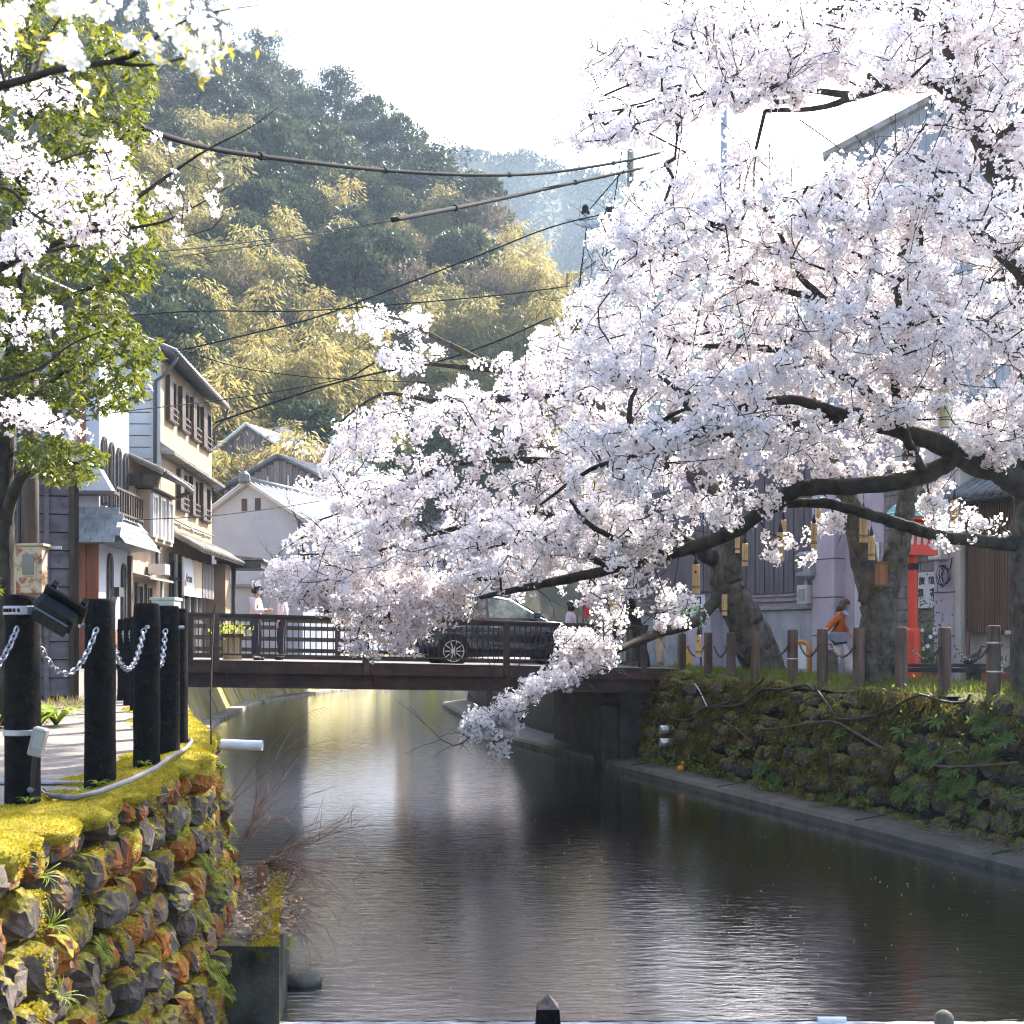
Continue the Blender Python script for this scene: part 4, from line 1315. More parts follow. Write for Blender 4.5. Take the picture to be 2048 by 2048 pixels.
def person(label, loc, rotz, H, J, cloth, hair, group=None, cap=None, mask=False):
    """J: joint positions for a 1.65 m figure facing +x."""
    p = thing('person', label, 'person', loc, rotz, group)
    p.scale = (H / 1.65,) * 3
    j = dict(pel=(0, 0, 0.90), wai=(0, 0, 1.04), che=(0, 0, 1.25), nek=(0.01, 0, 1.40), hd0=(0.03, 0, 1.48), hd1=(0.035, 0, 1.555), hd2=(0.03, 0, 1.61),
             shl=(0, 0.165, 1.335), ell=(-0.02, 0.2, 1.08), wrl=(0.06, 0.19, 0.86), shr=(0, -0.165, 1.335), elr=(-0.02, -0.2, 1.08), wrr=(0.06, -0.19, 0.86),
             hil=(0, 0.085, 0.86), knl=(0.03, 0.09, 0.48), anl=(0, 0.09, 0.08), tol=(0.14, 0.095, 0.035), hir=(0, -0.085, 0.86), knr=(0.03, -0.09, 0.48), anr=(0, -0.09, 0.08), tor=(0.14, -0.095, 0.035))
    j.update(J)
    ch = [[(j['pel'], (0.125, 0.10)), (j['wai'], (0.115, 0.09)), (j['che'], (0.135, 0.10)), (j['nek'], 0.05), (j['hd0'], 0.066), (j['hd1'], 0.098), (j['hd2'], 0.07)]]
    for s in 'lr':
        ch.append([(j['che'], (0.135, 0.10)), (j['sh' + s], 0.058), (j['el' + s], 0.042), (j['wr' + s], 0.028)])
        ch += hand_chains(j['wr' + s], Vector(j['wr' + s]) - Vector(j['el' + s]), 1 if s == 'l' else -1)
        ch.append([(j['pel'], (0.125, 0.10)), (j['hi' + s], 0.085), (j['kn' + s], 0.056), (j['an' + s], 0.038), (j['to' + s], 0.032)])
    b = link('body', skin_mesh('body', ch), M_skin, p)
    hd = Vector(j['hd1'])
    # nose, ears, eyes belong to the head
    f = MB()
    f.prism([hd + Vector((0.088, -0.012, -0.01)), hd + Vector((0.088, 0.012, -0.01)), hd + Vector((0.09, 0, 0.03))], (0.022, 0, -0.012))
    f.build('nose', M_skin, p, smooth=True)
    for s in (-1, 1):
        ellipsoid(hd + Vector((0.0, s * 0.092, -0.005)), (0.022, 0.012, 0.032), 8).build('ear', M_skin, p, smooth=True)
        ellipsoid(hd + Vector((0.087, s * 0.032, 0.018)), (0.009, 0.014, 0.007), 8).build('eye', M_hair, p, smooth=True)
    MB().box(hd + Vector((0.088, 0, -0.048)), (0.012, 0.042, 0.009)).build('mouth', M_red, p)
    top = Matrix.Rotation(R(-18), 3, 'Y')
    hm = ellipsoid(hd + Vector((-0.018, 0, 0.028)), (0.112, 0.108, 0.108), 16, zcut=-0.035, rot=top)
    if hair[1] > 0:
        for k in range(9):
            a = PI * (0.42 + 1.16 * k / 8)
            c = hd + Vector((-0.02 + 0.085 * math.cos(a), 0.088 * math.sin(a), 0.02))
            hm.tube([c, c + Vector((-0.012 - hair[2] * 0.5, 0, -hair[1] * 0.55)), c + Vector((-0.01 - hair[2], 0, -hair[1]))], [0.03, 0.028, 0.012], 6)
    hm.build('hair', hair[0], p, smooth=True)
    if cap:
        cp = ellipsoid(hd + Vector((-0.01, 0, 0.045)), (0.118, 0.113, 0.10), 16, zcut=-0.015).build('cap', cap, p, smooth=True)
        MB().prism([hd + Vector((0.07, -0.075, 0.04)), hd + Vector((0.16, -0.05, 0.025)), hd + Vector((0.175, 0, 0.022)), hd + Vector((0.16, 0.05, 0.025)), hd + Vector((0.07, 0.075, 0.04))], (0, 0, 0.012)).build('cap_brim', cap, cp)
    if mask:
        ellipsoid(hd + Vector((0.055, 0, -0.035)), (0.052, 0.07, 0.05), 10).build('face_mask', M_mask, p, smooth=True)
    cl = 1.0
    if 'top' in cloth:
        m, ln = cloth['top']
        c2 = [[(tuple(Vector(j['pel']) + Vector((0, 0, ln))), (0.15, 0.12)), (j['wai'], (0.145, 0.115)), (j['che'], (0.158, 0.12)), (tuple(Vector(j['nek']) - Vector((0, 0, 0.035))), 0.075)]]
        for s in 'lr':
            w_ = Vector(j['el' + s]).lerp(Vector(j['wr' + s]), cloth.get('sleeve', 0.88))
            c2.append([(j['che'], (0.158, 0.12)), (j['sh' + s], 0.078), (j['el' + s], 0.064), (tuple(w_), 0.046)])
        link('top', skin_mesh('top', c2), m, p)
    if 'bottom' in cloth:
        m, ln = cloth['bottom']
        c2 = [[(j['pel'], (0.145, 0.125)), (tuple(Vector(j['pel']).lerp(Vector(j['wai']), 0.8)), (0.13, 0.105))]]
        for s in 'lr':
            w_ = Vector(j['kn' + s]).lerp(Vector(j['an' + s]), ln)
            c2.append([(j['pel'], (0.145, 0.125)), (j['hi' + s], 0.105), (j['kn' + s], cloth.get('knee', 0.085)), (tuple(w_), cloth.get('hem', 0.075))])
        link('trousers', skin_mesh('trousers', c2), m, p)
    for s in 'lr':
        link('shoe', skin_mesh('shoe', [[(tuple(Vector(j['an' + s]) - Vector((0.02, 0, 0.035))), 0.052), (tuple(Vector(j['to' + s]) + Vector((0.03, 0, 0.005))), 0.038)]], 1), cloth.get('shoe', M_blackp), p)
    return p, j
# man in a cap on the bridge street, reading his phone among the blossom
Dp = 26.6
person('person in dark cap, white mask and pale pink shirt looking down beyond the railing', px(511, Dp, 0.36), R(-8), 1.66,
       dict(ell=(0.06, 0.22, 1.08), wrl=(0.27, 0.12, 1.12), elr=(0.05, -0.22, 1.08), wrr=(0.27, -0.1, 1.1), hd1=(0.05, 0, 1.55), hd2=(0.05, 0, 1.6)),
       dict(top=(M_pink, 0.0), bottom=(M_navyc, 0.9)), (M_hair, 0.09, 0.0), cap=M_navyc, mask=True)
person('dark haired person half hidden in blossom opposite the one in a cap', px(565, 27.4, 0.36), R(175), 1.62, dict(), dict(top=(M_pink, 0.0), bottom=(M_navyc, 0.9)), (M_hair, 0.12, 0.0))
person('person in beige trousers walking off the bridge end, upper body behind blossom', px(1323, 28.0, 0.1), R(-160), 1.62,
       dict(knl=(0.07, 0.09, 0.5), anl=(0.1, 0.09, 0.08), tol=(0.24, 0.1, 0.035), knr=(0.03, -0.09, 0.48), anr=(-0.1, -0.09, 0.1), tor=(0.03, -0.1, 0.035)),
       dict(top=(M_navyc, 0.0), bottom=(M_beige, 0.85), knee=0.09, hem=0.085), (M_hair, 0.08, 0.0))
person('dark haired person in pale pink beyond the bonnet of the navy car', px(1141, 29.2, 0.15), R(160), 1.58, dict(), dict(top=(M_pink, 0.0), bottom=(M_navyc, 0.9)), (M_hair, 0.15, 0.0))
# orange cardigan woman striding right along the far pavement
Dw = 24.2
wp, wj = person('person in orange cardigan and blue collared shirt striding past the forked cherry trunk', px(1674, Dw, 0.02), R(-12), 1.62,
       dict(che=(0.06, 0, 1.25), wai=(0.02, 0, 1.05), nek=(0.11, 0, 1.40), hd0=(0.145, 0, 1.475), hd1=(0.165, 0, 1.55), hd2=(0.16, 0, 1.605), shl=(0.05, 0.16, 1.335), shr=(0.05, -0.165, 1.335),
            elr=(-0.14, -0.23, 1.13), wrr=(-0.30, -0.25, 0.93), ell=(0.14, 0.2, 1.1), wrl=(0.26, 0.16, 0.95),
            knl=(0.2, 0.09, 0.5), anl=(0.32, 0.09, 0.09), tol=(0.46, 0.09, 0.06), knr=(-0.02, -0.09, 0.48), anr=(-0.16, -0.09, 0.1), tor=(-0.02, -0.09, 0.035)),
       dict(top=(M_orange, 0.0), bottom=(M_offw, 0.86), knee=0.11, hem=0.12, shoe=M_mask), (M_bhair, 0.16, 0.07))
MB().prism([(0.17, -0.012, 1.36), (0.215, -0.06, 1.36), (0.235, -0.075, 1.28), (0.215, 0.0, 1.16), (0.235, 0.075, 1.28), (0.215, 0.06, 1.36)], (0.012, 0, 0.0)).build('shirt_front', M_blue, wp)
for s in (-1, 1):
    MB().prism([(0.07, s * 0.075, 1.43), (0.17, s * 0.05, 1.40), (0.225, s * 0.075, 1.31), (0.16, s * 0.11, 1.33)], (0.012, s * 0.01, 0.012)).build('collar', M_blue, wp)
MB().box((-0.06, -0.02, 0.88), (0.3, 0.28, 0.14)).build('shirt_tail', M_blue, wp)
bagw = thing('shoulder_bag', 'grey and black canvas bag at the hip of the person in orange', 'bag', wp.matrix_basis @ Vector((0.03, -0.22, 0.86)), R(-12))
MB().prism([(-0.16, -0.05, 0.12), (0.17, -0.05, 0.12), (0.15, -0.05, -0.1), (-0.1, -0.05, -0.13), (-0.18, -0.05, -0.02)], (0, 0.09, 0)).build('pouch', M_greybag, bagw)
MB().prism([(-0.18, -0.053, -0.01), (-0.1, -0.053, -0.135), (0.155, -0.053, -0.1), (0.155, -0.053, -0.06), (-0.08, -0.053, -0.085)], (0, 0.096, 0)).build('base_trim', M_blackp, bagw)
MB().tube([(-0.15, 0.0, 0.12), (-0.02, 0.03, 0.3), (0.06, 0.1, 0.5), (0.08, 0.24, 0.56)], 0.012, 6).build('strap', M_blackp, bagw)
# red flag banner by the bridge end
fl = thing('banner', 'narrow red cloth banner on a pole beyond the car bonnet', 'banner', px(1166, 29.5, 0.1))
MB().cyl((0, 0, 0), (0, 0, 1.95), 0.015, 6).build('pole', M_pipe, fl)
M_flag = mat('red_cloth', (0.62, 0.05, 0.03), (0.7, 0.07, 0.04), scale=5, rough=0.8)
MB().prism([(0.02, 0, 1.85), (0.1, 0.02, 1.8), (0.16, 0.03, 1.6), (0.17, 0.03, 1.3), (0.1, 0.02, 1.2), (0.02, 0, 1.3)], (0, 0.01, 0)).build('cloth', M_flag, fl)
# ------------------------------------------------------------------ right bank buildings and street things
M_lilac = mat('lilac_render', (0.38, 0.32, 0.36), (0.47, 0.40, 0.445), scale=1.5, rough=0.9, bump=0.3, bscale=25, extra=[((0.27, 0.21, 0.25), 1.4, 0.56, 0.75, (1, 1, 0.4))])
M_shut = mat('dark_corrugated_sheet', (0.085, 0.068, 0.075), (0.13, 0.105, 0.115), scale=3, stretch=(1, 1, 0.2), rough=0.6)
M_gconc = mat('grey_block_wall', (0.27, 0.275, 0.285), (0.38, 0.38, 0.385), scale=1.6, rough=0.9, bump=0.3, bscale=35, extra=[((0.19, 0.19, 0.19), 1.1, 0.55, 0.75, (1, 1, 0.3))])
M_block = mat('stone_block', (0.13, 0.11, 0.10), (0.24, 0.205, 0.185), scale=3, rough=0.9, bump=0.4, bscale=30)
M_joint = mat('block_joint', (0.09, 0.08, 0.075), rough=0.95)
M_slat = mat('brown_slat', (0.13, 0.07, 0.05), (0.20, 0.115, 0.085), scale=6, stretch=(1, 1, 0.1), rough=0.7)
M_creamw = mat('cream_wall', (0.45, 0.41, 0.36), (0.55, 0.51, 0.45), scale=1.5, rough=0.9)
M_gtin = mat('grey_corrugated_wall', (0.25, 0.26, 0.28), (0.36, 0.37, 0.385), scale=2, stretch=(2, 2, 0.1), rough=0.7)
RA = math.atan2(-0.908, 0.418)
rb_ = thing('lilac_building', 'lilac rendered building with dark corrugated panels and a grey block base wall', 'building', (4.09, 33.5, 0), RA)
MB().span(-3, 9.0, 0.0, 7, 0, 6.0).build('wall', M_lilac, rb_)
MB().span(9.0, 16, 0.15, 7, 0, 5.2).build('wall', M_creamw, rb_)
MB().span(-3, 7.0, -0.16, 0, 0, 1.5).build('base_wall', M_gconc, rb_)
for k in range(2):                              # block courses of the base wall
    for i in range(14):
        MB().box((-2.6 + 0.7 * i + 0.35 * k, -0.165, 0.32 + 0.5 * k), (0.68, 0.03, 0.47)).build('wall_block', M_gconc, rb_)
for z, d in ((1.52, 0.24), (1.72, 0.12), (1.84, 0.08)):
    MB().span(-3, 7.0, -d, 0.0, z, z + 0.05).build('ledge', M_conc, rb_)
for i in range(27):
    s = 1.95 + i * 0.187
    MB().span(s, s + 0.16, -0.05 - 0.012 * (i % 2), -0.003, 1.92, 4.9).build('panel', M_shut, rb_)
MB().span(-3, 1.9, -0.04, 0, 1.92, 4.9).build('panel', M_shut, rb_)
for s0, s1, z1 in ((7.0, 7.75, 6.0), (10.72, 11.22, 5.3)):
    MB().span(s0, s1, -0.28, 0.14, 0, z1).build('pillar', M_lilac, rb_)
    for z in (0.9, 1.75, 2.6, 3.4):
        MB().span(s0 - 0.005, s1 + 0.005, -0.285, 0.14, z, z + 0.025).build('crack_joint', M_joint, rb_)
MB().span(2.25, 3.3, -0.5, -0.162, 0, 1.5).build('pillar', M_lilac, rb_)
MB().span(11.22, 11.36, -0.24, 0.14, 0, 5.0).build('corner_trim', M_creamw, rb_)
fr = MB().span(8.15, 8.2, -0.05, 0, 1.1, 2.9).span(8.85, 8.9, -0.05, 0, 1.1, 2.9).span(8.2, 8.85, -0.05, 0, 1.1, 1.16).span(8.2, 8.85, -0.05, 0, 2.84, 2.9).span(8.2, 8.85, -0.045, 0, 1.7, 1.75).build('window', M_alu, rb_)
MB().span(8.2, 8.85, -0.03, -0.01, 1.16, 2.84).build('pane', M_glassl, fr)
MB().span(9.0, 10.72, 0.02, 0.14, 0, 4.4).build('block_backing', M_joint, rb_)
for r_i in range(18):
    for k in range(5):
        s0 = 9.0 + 0.43 * k - (0.21 if r_i % 2 else 0)
        s1 = min(s0 + 0.415, 10.715)
        s0 = max(s0, 9.005)
        if s1 - s0 < 0.05:
            continue
        MB().span(s0, s1, -0.015 - 0.008 * ((r_i * 7 + k * 3) % 3), 0.019, 0.01 + 0.24 * r_i, 0.235 + 0.24 * r_i).build('stone_block', M_block, rb_)
MB().span(11.4, 14.6, -0.1, 0.14, 0.98, 3.45).build('screen_backing', M_joint, rb_)
sl = MB().box((0, 0, 0), (0.03, 0.045, 2.44)).mesh('slat')
sl.materials.append(M_slat)
for i in range(52):
    link('slat', sl, None, rb_, (11.42 + 0.06 * i, -0.124, 2.2))
MB().span(11.4, 14.6, -0.05, 0.14, 0, 0.32).build('plinth', M_terra, rb_)
for s in (11.5, 12.55, 12.66):
    MB().cyl((s, -0.18, 0.02), (s, -0.18, 1.0), 0.035, 8).build('drain_pipe', M_pipe if s > 12 else M_slat, rb_, smooth=True)
MB().box((12.9, -0.12, 0.98), (0.9, 0.25, 0.07)).build('meter_shelf', M_creamw, rb_)
roof_plane(rb_, (14.6, -0.75, 3.5), (11.25, -0.75, 3.5), (11.25, 0.14, 3.95), (14.6, 0.14, 3.95), M_tile, sp=0.22, rad=0.07)
MB().cyl((14.6, -0.7, 3.44), (11.25, -0.7, 3.44), 0.05, 8).build('gutter', M_pipe, rb_)
def rloc(s, y, z):
    return rb_.matrix_basis @ Vector((s, y, z))
# sign
M_signb = mat('sign_board_white', (0.50, 0.50, 0.49), (0.58, 0.58, 0.57), scale=3, rough=0.6)
s1 = thing('inn_sign', 'white inn sign board with black brush characters on the stone block wall', 'sign', rloc(9.86, -0.09, 1.5), RA, 'signs on shop fronts')
MB().span(0, 0.94, 0, 0.04, 0, 0.66).build('board', M_signb, s1)
MB().span(-0.02, 0.96, -0.01, 0.05, -0.03, -0.003).build('sign_frame', M_alu, s1)
MB().span(-0.02, 0.96, -0.01, 0.05, 0.663, 0.69).build('sign_frame', M_alu, s1)
MB().span(0.1, 0.14, 0.04, 0.1, 0.1, 0.14).span(0.8, 0.84, 0.04, 0.1, 0.1, 0.14).build('bracket', M_pipe, s1)
lettering('lettering', '旅  館', M_ink, s1, (0.46, -0.004, 0.46), (PI / 2, 0, 0), 0.17, bold=0.004)
lettering('lettering', '櫻  荘', M_ink, s1, (0.46, -0.004, 0.12), (PI / 2, 0, 0), 0.29, bold=0.008)
M_green = mat('sign_green', (0.12, 0.34, 0.04), rough=0.5)
s3 = thing('street_sign', 'white and green sign board standing behind the leaning trunk', 'sign', px(1356, 29.0, 0.0), R(-20))
MB().cyl((0.1, 0.03, 0), (0.1, 0.03, 1.85), 0.025, 6).cyl((0.55, 0.03, 0), (0.55, 0.03, 1.85), 0.025, 6).build('post', M_pipe, s3)
MB().span(0, 0.65, 0, 0.03, 1.62, 1.9).build('board', M_signw, s3)
MB().span(0, 0.65, 0, 0.03, 1.12, 1.615).build('board', M_green, s3)
MB().span(-0.1, 0.75, -0.05, 0.1, 1.92, 1.98).build('cap_board', M_pipe, s3)
lettering('lettering', '仕印', M_ink, s3, (0.33, -0.004, 1.65), (PI / 2, 0, 0), 0.25, bold=0.004)
lettering('lettering', 'た', M_signw, s3, (0.4, -0.004, 1.22), (PI / 2, 0, 0), 0.42, bold=0.006)
# meters and boxes
M_mgrey = mat('meter_grey', (0.22, 0.24, 0.235), (0.28, 0.30, 0.29), scale=3, rough=0.5)
g1 = thing('meter_box', 'rounded grey metal meter hood on the lilac pillar above a cream box', 'meter', rloc(6.86, -0.34, 2.2), RA)
MB().bbox((0, 0, 0.3), (0.5, 0.3, 0.62), 0.07).build('hood', M_mgrey, g1, smooth=False)
MB().box((-0.08, -0.16, 0.35), (0.26, 0.03, 0.36), bev=0.01).build('window_plate', M_glass, g1)
MB().cyl((0, 0.0, -0.15), (0, 0.0, 0.0), 0.05).build('conduit', M_mgrey, g1)
MB().span(-0.2, 0.2, 0.15, 0.36, 0.05, 0.55).build('wall_plate', M_mgrey, g1)
g2 = thing('meter_box', 'small cream meter box under the rounded grey hood', 'meter', rloc(6.78, -0.3, 1.62), RA)
MB().bbox((0, 0, 0.22), (0.36, 0.22, 0.44), 0.02).build('case', M_creamw, g2)
MB().box((0, -0.115, 0.22), (0.22, 0.02, 0.25)).build('cover', M_mgrey, g2)
g3 = thing('meter_box', 'cream electric box high on the second lilac pillar near the slat screen', 'meter', rloc(10.95, -0.4, 2.4), RA)
MB().bbox((0, 0, 0.3), (0.34, 0.22, 0.62), 0.015).build('case', M_creamw, g3)
MB().box((0.1, -0.115, 0.3), (0.1, 0.012, 0.5)).build('cover', M_mask, g3)
cr = random.Random(4)
wb = MB()
for k in range(7):
    a0 = cr.uniform(0, 6)
    wb.tube([(0.1 * math.cos(a0 + t * 0.9) * (1 + 0.1 * k) + cr.uniform(-.03, .03), -0.02 * k, 0.13 * math.sin(a0 + t * 0.9) * (1.2 + 0.08 * k)) for t in range(7)], 0.009, 4)
wb.tube([(-0.02, -0.05, 0.1), (-0.15, -0.06, -0.1), (-0.2, -0.05, -0.3), (-0.05, -0.05, -0.33)], 0.009, 4)
tw = thing('wire_coil', 'tangled coil of black wires hanging on the lilac pillar below the electric box', 'wires', rloc(11.1, -0.33, 2.08), RA)
wb.build('coil', M_blackp, tw)
MB().cyl((0.05, 0.03, 0.1), (0.12, 0.02, 0.35), 0.012, 5).build('lead', M_blackp, tw)
# tall grey shed behind
Dg = 38.0
gb = thing('grey_hall', 'tall grey corrugated hall with a sloping roof edge rising above the cherry', 'building', px(1640, Dg, 0))
W_ = lambda x: (x - 1640) / F * Dg
Z_ = lambda y: zy(y, Dg)
MB().prism([(W_(1652), 0, 0), (W_(2250), 0, 0), (W_(2250), 0, Z_(120)), (W_(1985), 0, Z_(138)), (W_(1652), 0, Z_(312))], (3.6, 12, 0)).build('wall', M_gtin, gb)
MB().prism([(W_(1640), -0.3, Z_(312)), (W_(1985), -0.3, Z_(128)), (W_(1985), -0.3, Z_(140)), (W_(1642), -0.3, Z_(323))], (3.7, 12.6, 0)).build('roof_edge', M_conc, gb)
MB().prism([(W_(1985), -0.3, Z_(128)), (W_(2260), -0.3, Z_(110)), (W_(2260), -0.3, Z_(122)), (W_(1985), -0.3, Z_(140))], (3.7, 12.6, 0)).build('roof_edge', M_conc, gb)
for k in range(40):
    x_ = W_(1660) + k * 0.22
    MB().cyl((x_, -0.01, 2.5), (x_, -0.01, min(Z_(140), Z_(312) + (x_ - W_(1652)) * (Z_(138) - Z_(312)) / (W_(1985) - W_(1652))) - 0.25), 0.035, 5).build('corrugation', M_gtin, gb)
MB().span(W_(1900), W_(1960), -0.06, -0.045, Z_(300), Z_(250)).build('window', M_glass, gb)

# lantern post
M_verm = mat('vermilion_paint', (0.62, 0.045, 0.015), (0.70, 0.06, 0.02), scale=3, rough=0.45, spec=0.5)
M_teal = mat('verdigris_roof', (0.10, 0.30, 0.29), (0.17, 0.40, 0.38), scale=5, rough=0.6)
M_paper = mat('lantern_paper', (0.62, 0.56, 0.50), (0.7, 0.64, 0.58), scale=5, rough=0.8)
lp = thing('lantern_post', 'vermilion octagonal post with a red lantern box under a teal roof', 'lantern', px(1826, 21.6, 0.0), R(12))
def octo(mb, prof):
    return mb.lathe(prof, 8, Matrix.Rotation(PI / 8, 4, 'Z'))
octo(MB(), [(0.135, 0), (0.135, 0.95), (0.13, 1.02), (0.09, 1.06)]).build('base', M_verm, lp)
octo(MB(), [(0.088, 1.04), (0.088, 2.12), (0.088, 2.36)]).build('post', M_verm, lp)
octo(MB(), [(0.094, 2.1), (0.094, 2.22)]).build('collar', M_wood, lp)
MB().box((0, 0, 2.40), (0.62, 0.62, 0.09)).build('tray', M_verm, lp)
MB().box((0, 0, 2.48), (0.52, 0.52, 0.07)).build('tray_moulding', M_verm, lp)
lb = MB().box((0, 0, 2.74), (0.36, 0.36, 0.45), taper=1.12).build('lantern_box', M_paper, lp)
for s in (-1, 1):
    for k in range(4):
        u = -0.2 + 0.133 * k
        MB().box((u * 0.98, s * 0.2, 2.74), (0.03, 0.035, 0.46)).build('lantern_bar', M_verm, lb)
        MB().box((s * 0.2, u * 0.98, 2.74), (0.035, 0.03, 0.46)).build('lantern_bar', M_verm, lb)
    for z in (2.53, 2.74, 2.95):
        MB().box((0, s * 0.203, z), (0.44, 0.03, 0.03)).build('lantern_bar', M_verm, lb)
        MB().box((s * 0.203, 0, z), (0.03, 0.44, 0.03)).build('lantern_bar', M_verm, lb)
MB().box((0, 0, 3.0), (0.82, 0.82, 0.05)).build('eaves', M_verm, lp)
rf = MB().lathe([(0.62, 3.03), (0.5, 3.12), (0.36, 3.27), (0.16, 3.36)], 4, Matrix.Rotation(PI / 4, 4, 'Z')).build('lantern_roof', M_teal, lp)
for k in range(1, 4):
    MB().lathe([(0.62 - 0.12 * k + 0.03, 3.04 + 0.085 * k), (0.62 - 0.12 * k, 3.06 + 0.085 * k)], 4, Matrix.Rotation(PI / 4, 4, 'Z')).build('roof_course', M_teal, rf)
MB().lathe([(0.1, 3.36), (0.13, 3.4), (0.03, 3.5)], 8).build('finial', M_teal, lp)
# bench
M_bench = mat('black_bench_wood', (0.018, 0.016, 0.017), (0.04, 0.036, 0.036), scale=5, rough=0.6)
bc = thing('bench', 'low black slatted bench on the verge before the red lantern post', 'bench', px(1886, 19.6, 0.0), R(-9))
for k in range(4):
    MB().box((0, -0.2 + 0.13 * k, 0.44), (1.5, 0.11, 0.05)).build('seat_slat', M_bench, bc)
for x in (-0.66, 0.5):
    for y in (-0.2, 0.2):
        MB().box((x, y, 0.21), (0.09, 0.09, 0.41)).build('leg', M_bench, bc)
    MB().box((x, 0, 0.13), (0.07, 0.32, 0.07)).build('stretcher', M_bench, bc)
MB().box((-0.08, -0.25, 0.365), (1.4, 0.04, 0.07)).build('apron', M_bench, bc)
M_tarp = mat('blue_tarp', (0.03, 0.14, 0.5), (0.05, 0.2, 0.6), scale=8, rough=0.5)
tp = MB()
trg = np.random.default_rng(8)
for i in range(7):
    for k in range(5):
        tp.v.append((i * 0.11 - 0.33, k * 0.1 - 0.2, 0.03 + 0.10 * trg.random() * math.sin(PI * i / 6) + 0.02))
for i in range(6):
    for k in range(4):
        tp.f.append((i * 5 + k, i * 5 + k + 1, i * 5 + 6 + k, i * 5 + 5 + k))
tag(tp.build('tarpaulin', M_tarp, None, loc=px(1945, 21.0, 0.0)), 'crumpled blue plastic tarpaulin on the ground behind the bench', 'tarpaulin')
bgk = thing('folded_umbrella', 'black folded bag leaning at the bench end beside the brown post', 'bag', px(1944, 19.4, 0.45), R(20))
MB().tube([(-0.12, 0, 0.02), (0.0, 0, 0.1), (0.16, 0, 0.24)], [0.05, 0.085, 0.03], 8).build('folded_cloth', M_blackp, bgk, smooth=True)
MB().tube([(0.14, 0, 0.22), (0.2, 0, 0.3), (0.26, 0, 0.29)], 0.012, 6).build('handle', M_blackp, bgk)
# stone marker, yellow signs, planters
M_grst = mat('rough_granite', (0.075, 0.068, 0.055), (0.15, 0.135, 0.11), scale=9, rough=0.95, bump=0.6, bscale=40)
sm = thing('stone_marker', 'round-topped dark stone marker on the verge between two brown posts', 'stone', px(1656, 21.9, 0.02), R(-15))
poly = [(-0.19, -0.1, -0.05), (0.19, -0.1, -0.05), (0.185, -0.1, 0.45)] + [(0.185 * math.cos(a), -0.1, 0.45 + 0.2 * math.sin(a)) for a in np.linspace(0.3, PI - 0.3, 7)] + [(-0.185, -0.1, 0.45)]
MB().prism(poly, (0, 0.2, 0)).build('slab', M_grst, sm)
MB().box((0, 0, 0.0), (0.55, 0.36, 0.12)).build('plinth', M_grst, sm)
M_yel = mat('yellow_plastic', (0.62, 0.36, 0.05), (0.7, 0.42, 0.07), scale=4, rough=0.6)
ya = thing('caution_stand', 'yellow folding caution stand on the road beyond the posts', 'sign stand', px(1369, 29.5, 0.0), R(-10))
for s in (-1, 1):
    MB().prism([(-0.24, 0.16 * s, 0.02), (0.24, 0.16 * s, 0.02), (0.12, 0.02 * s, 0.62), (0.07, 0.0, 0.68), (-0.07, 0.0, 0.68), (-0.12, 0.02 * s, 0.62)], (0, 0.025, 0)).build('panel', M_yel, ya)
    for k in range(3):
        MB().box((0, 0.148 * s + 0.0, 0.1 + 0.045 * k), (0.3, 0.045, 0.012)).build('stripe', M_ink, ya)
yo = thing('arch_barrier', 'orange hooped barrier beyond the chain between brown posts', 'barrier', px(1603, 26.0, 0.0), R(-25))
arc = [(-0.17, 0, 0), (-0.17, 0, 0.62)] + [(-0.17 * math.cos(a), 0, 0.62 + 0.17 * math.sin(a)) for a in np.linspace(0.3, PI - 0.3, 8)] + [(0.17, 0, 0.62), (0.17, 0, 0)]
MB().tube(arc, 0.042, 8).build('hoop', mat('orange_plastic', (0.66, 0.25, 0.03), rough=0.5), yo, smooth=True)
MB().box((0, 0, 0.45), (0.2, 0.02, 0.5)).build('notice_plate', M_mask, yo)
MB().box((0, 0, 0.02), (0.5, 0.25, 0.04)).build('foot_plate', M_blackp, yo)
M_pot = mat('terracotta_pot', (0.22, 0.09, 0.06), (0.30, 0.13, 0.085), scale=4, rough=0.8)
def box_planter(pos, L_, lab, m, h=0.24):
    p = thing('trough_planter', lab, 'planter', pos, RA + 0.1)
    MB().box((0, 0, h / 2), (L_, 0.3, h), taper=1.12).build('trough', m, p)
    MB().box((0, 0, h + 0.015), (L_ * 1.2, 0.38, 0.04)).build('rim', m, p)
    V, q, t = leaf_blob(120, (L_, 0.25, 0.22), r_, 0.12)
    pl2 = thing('potted_plant', 'green plant growing in the ' + lab, 'plant', Vector(pos) + Vector((0, 0, h + 0.08)), RA + 0.1)
    link('leaves', fastmesh('leaves', V, [q], col=t), M_dfern, pl2)
    MB().cyl((0, 0, -0.1), (0, 0, 0.12), 0.012, 5).build('stem', M_bark, pl2)
box_planter(px(2032, 20.9, 0.0), 0.6, 'terracotta trough under the slat screen', M_pot)
box_planter(px(1848, 22.6, 0.0), 0.34, 'brown pot behind the bench by the stone wall', M_pot, 0.34)
V, q, t = leaf_blob(420, (0.42, 0.4, 0.9), r_, 0.085)
bu = thing('flowering_shrub', 'small dark leaved shrub with white flowers beside the vermilion post', 'shrub', px(1849, 22.9, 0.75))
link('leaves', fastmesh('leaves', V, [q], col=t), M_dfern, bu)
MB().cyl((0, 0, -0.7), (0.02, 0, 0.2), 0.02, 6).build('stem', M_bark, bu)
wf = MB()
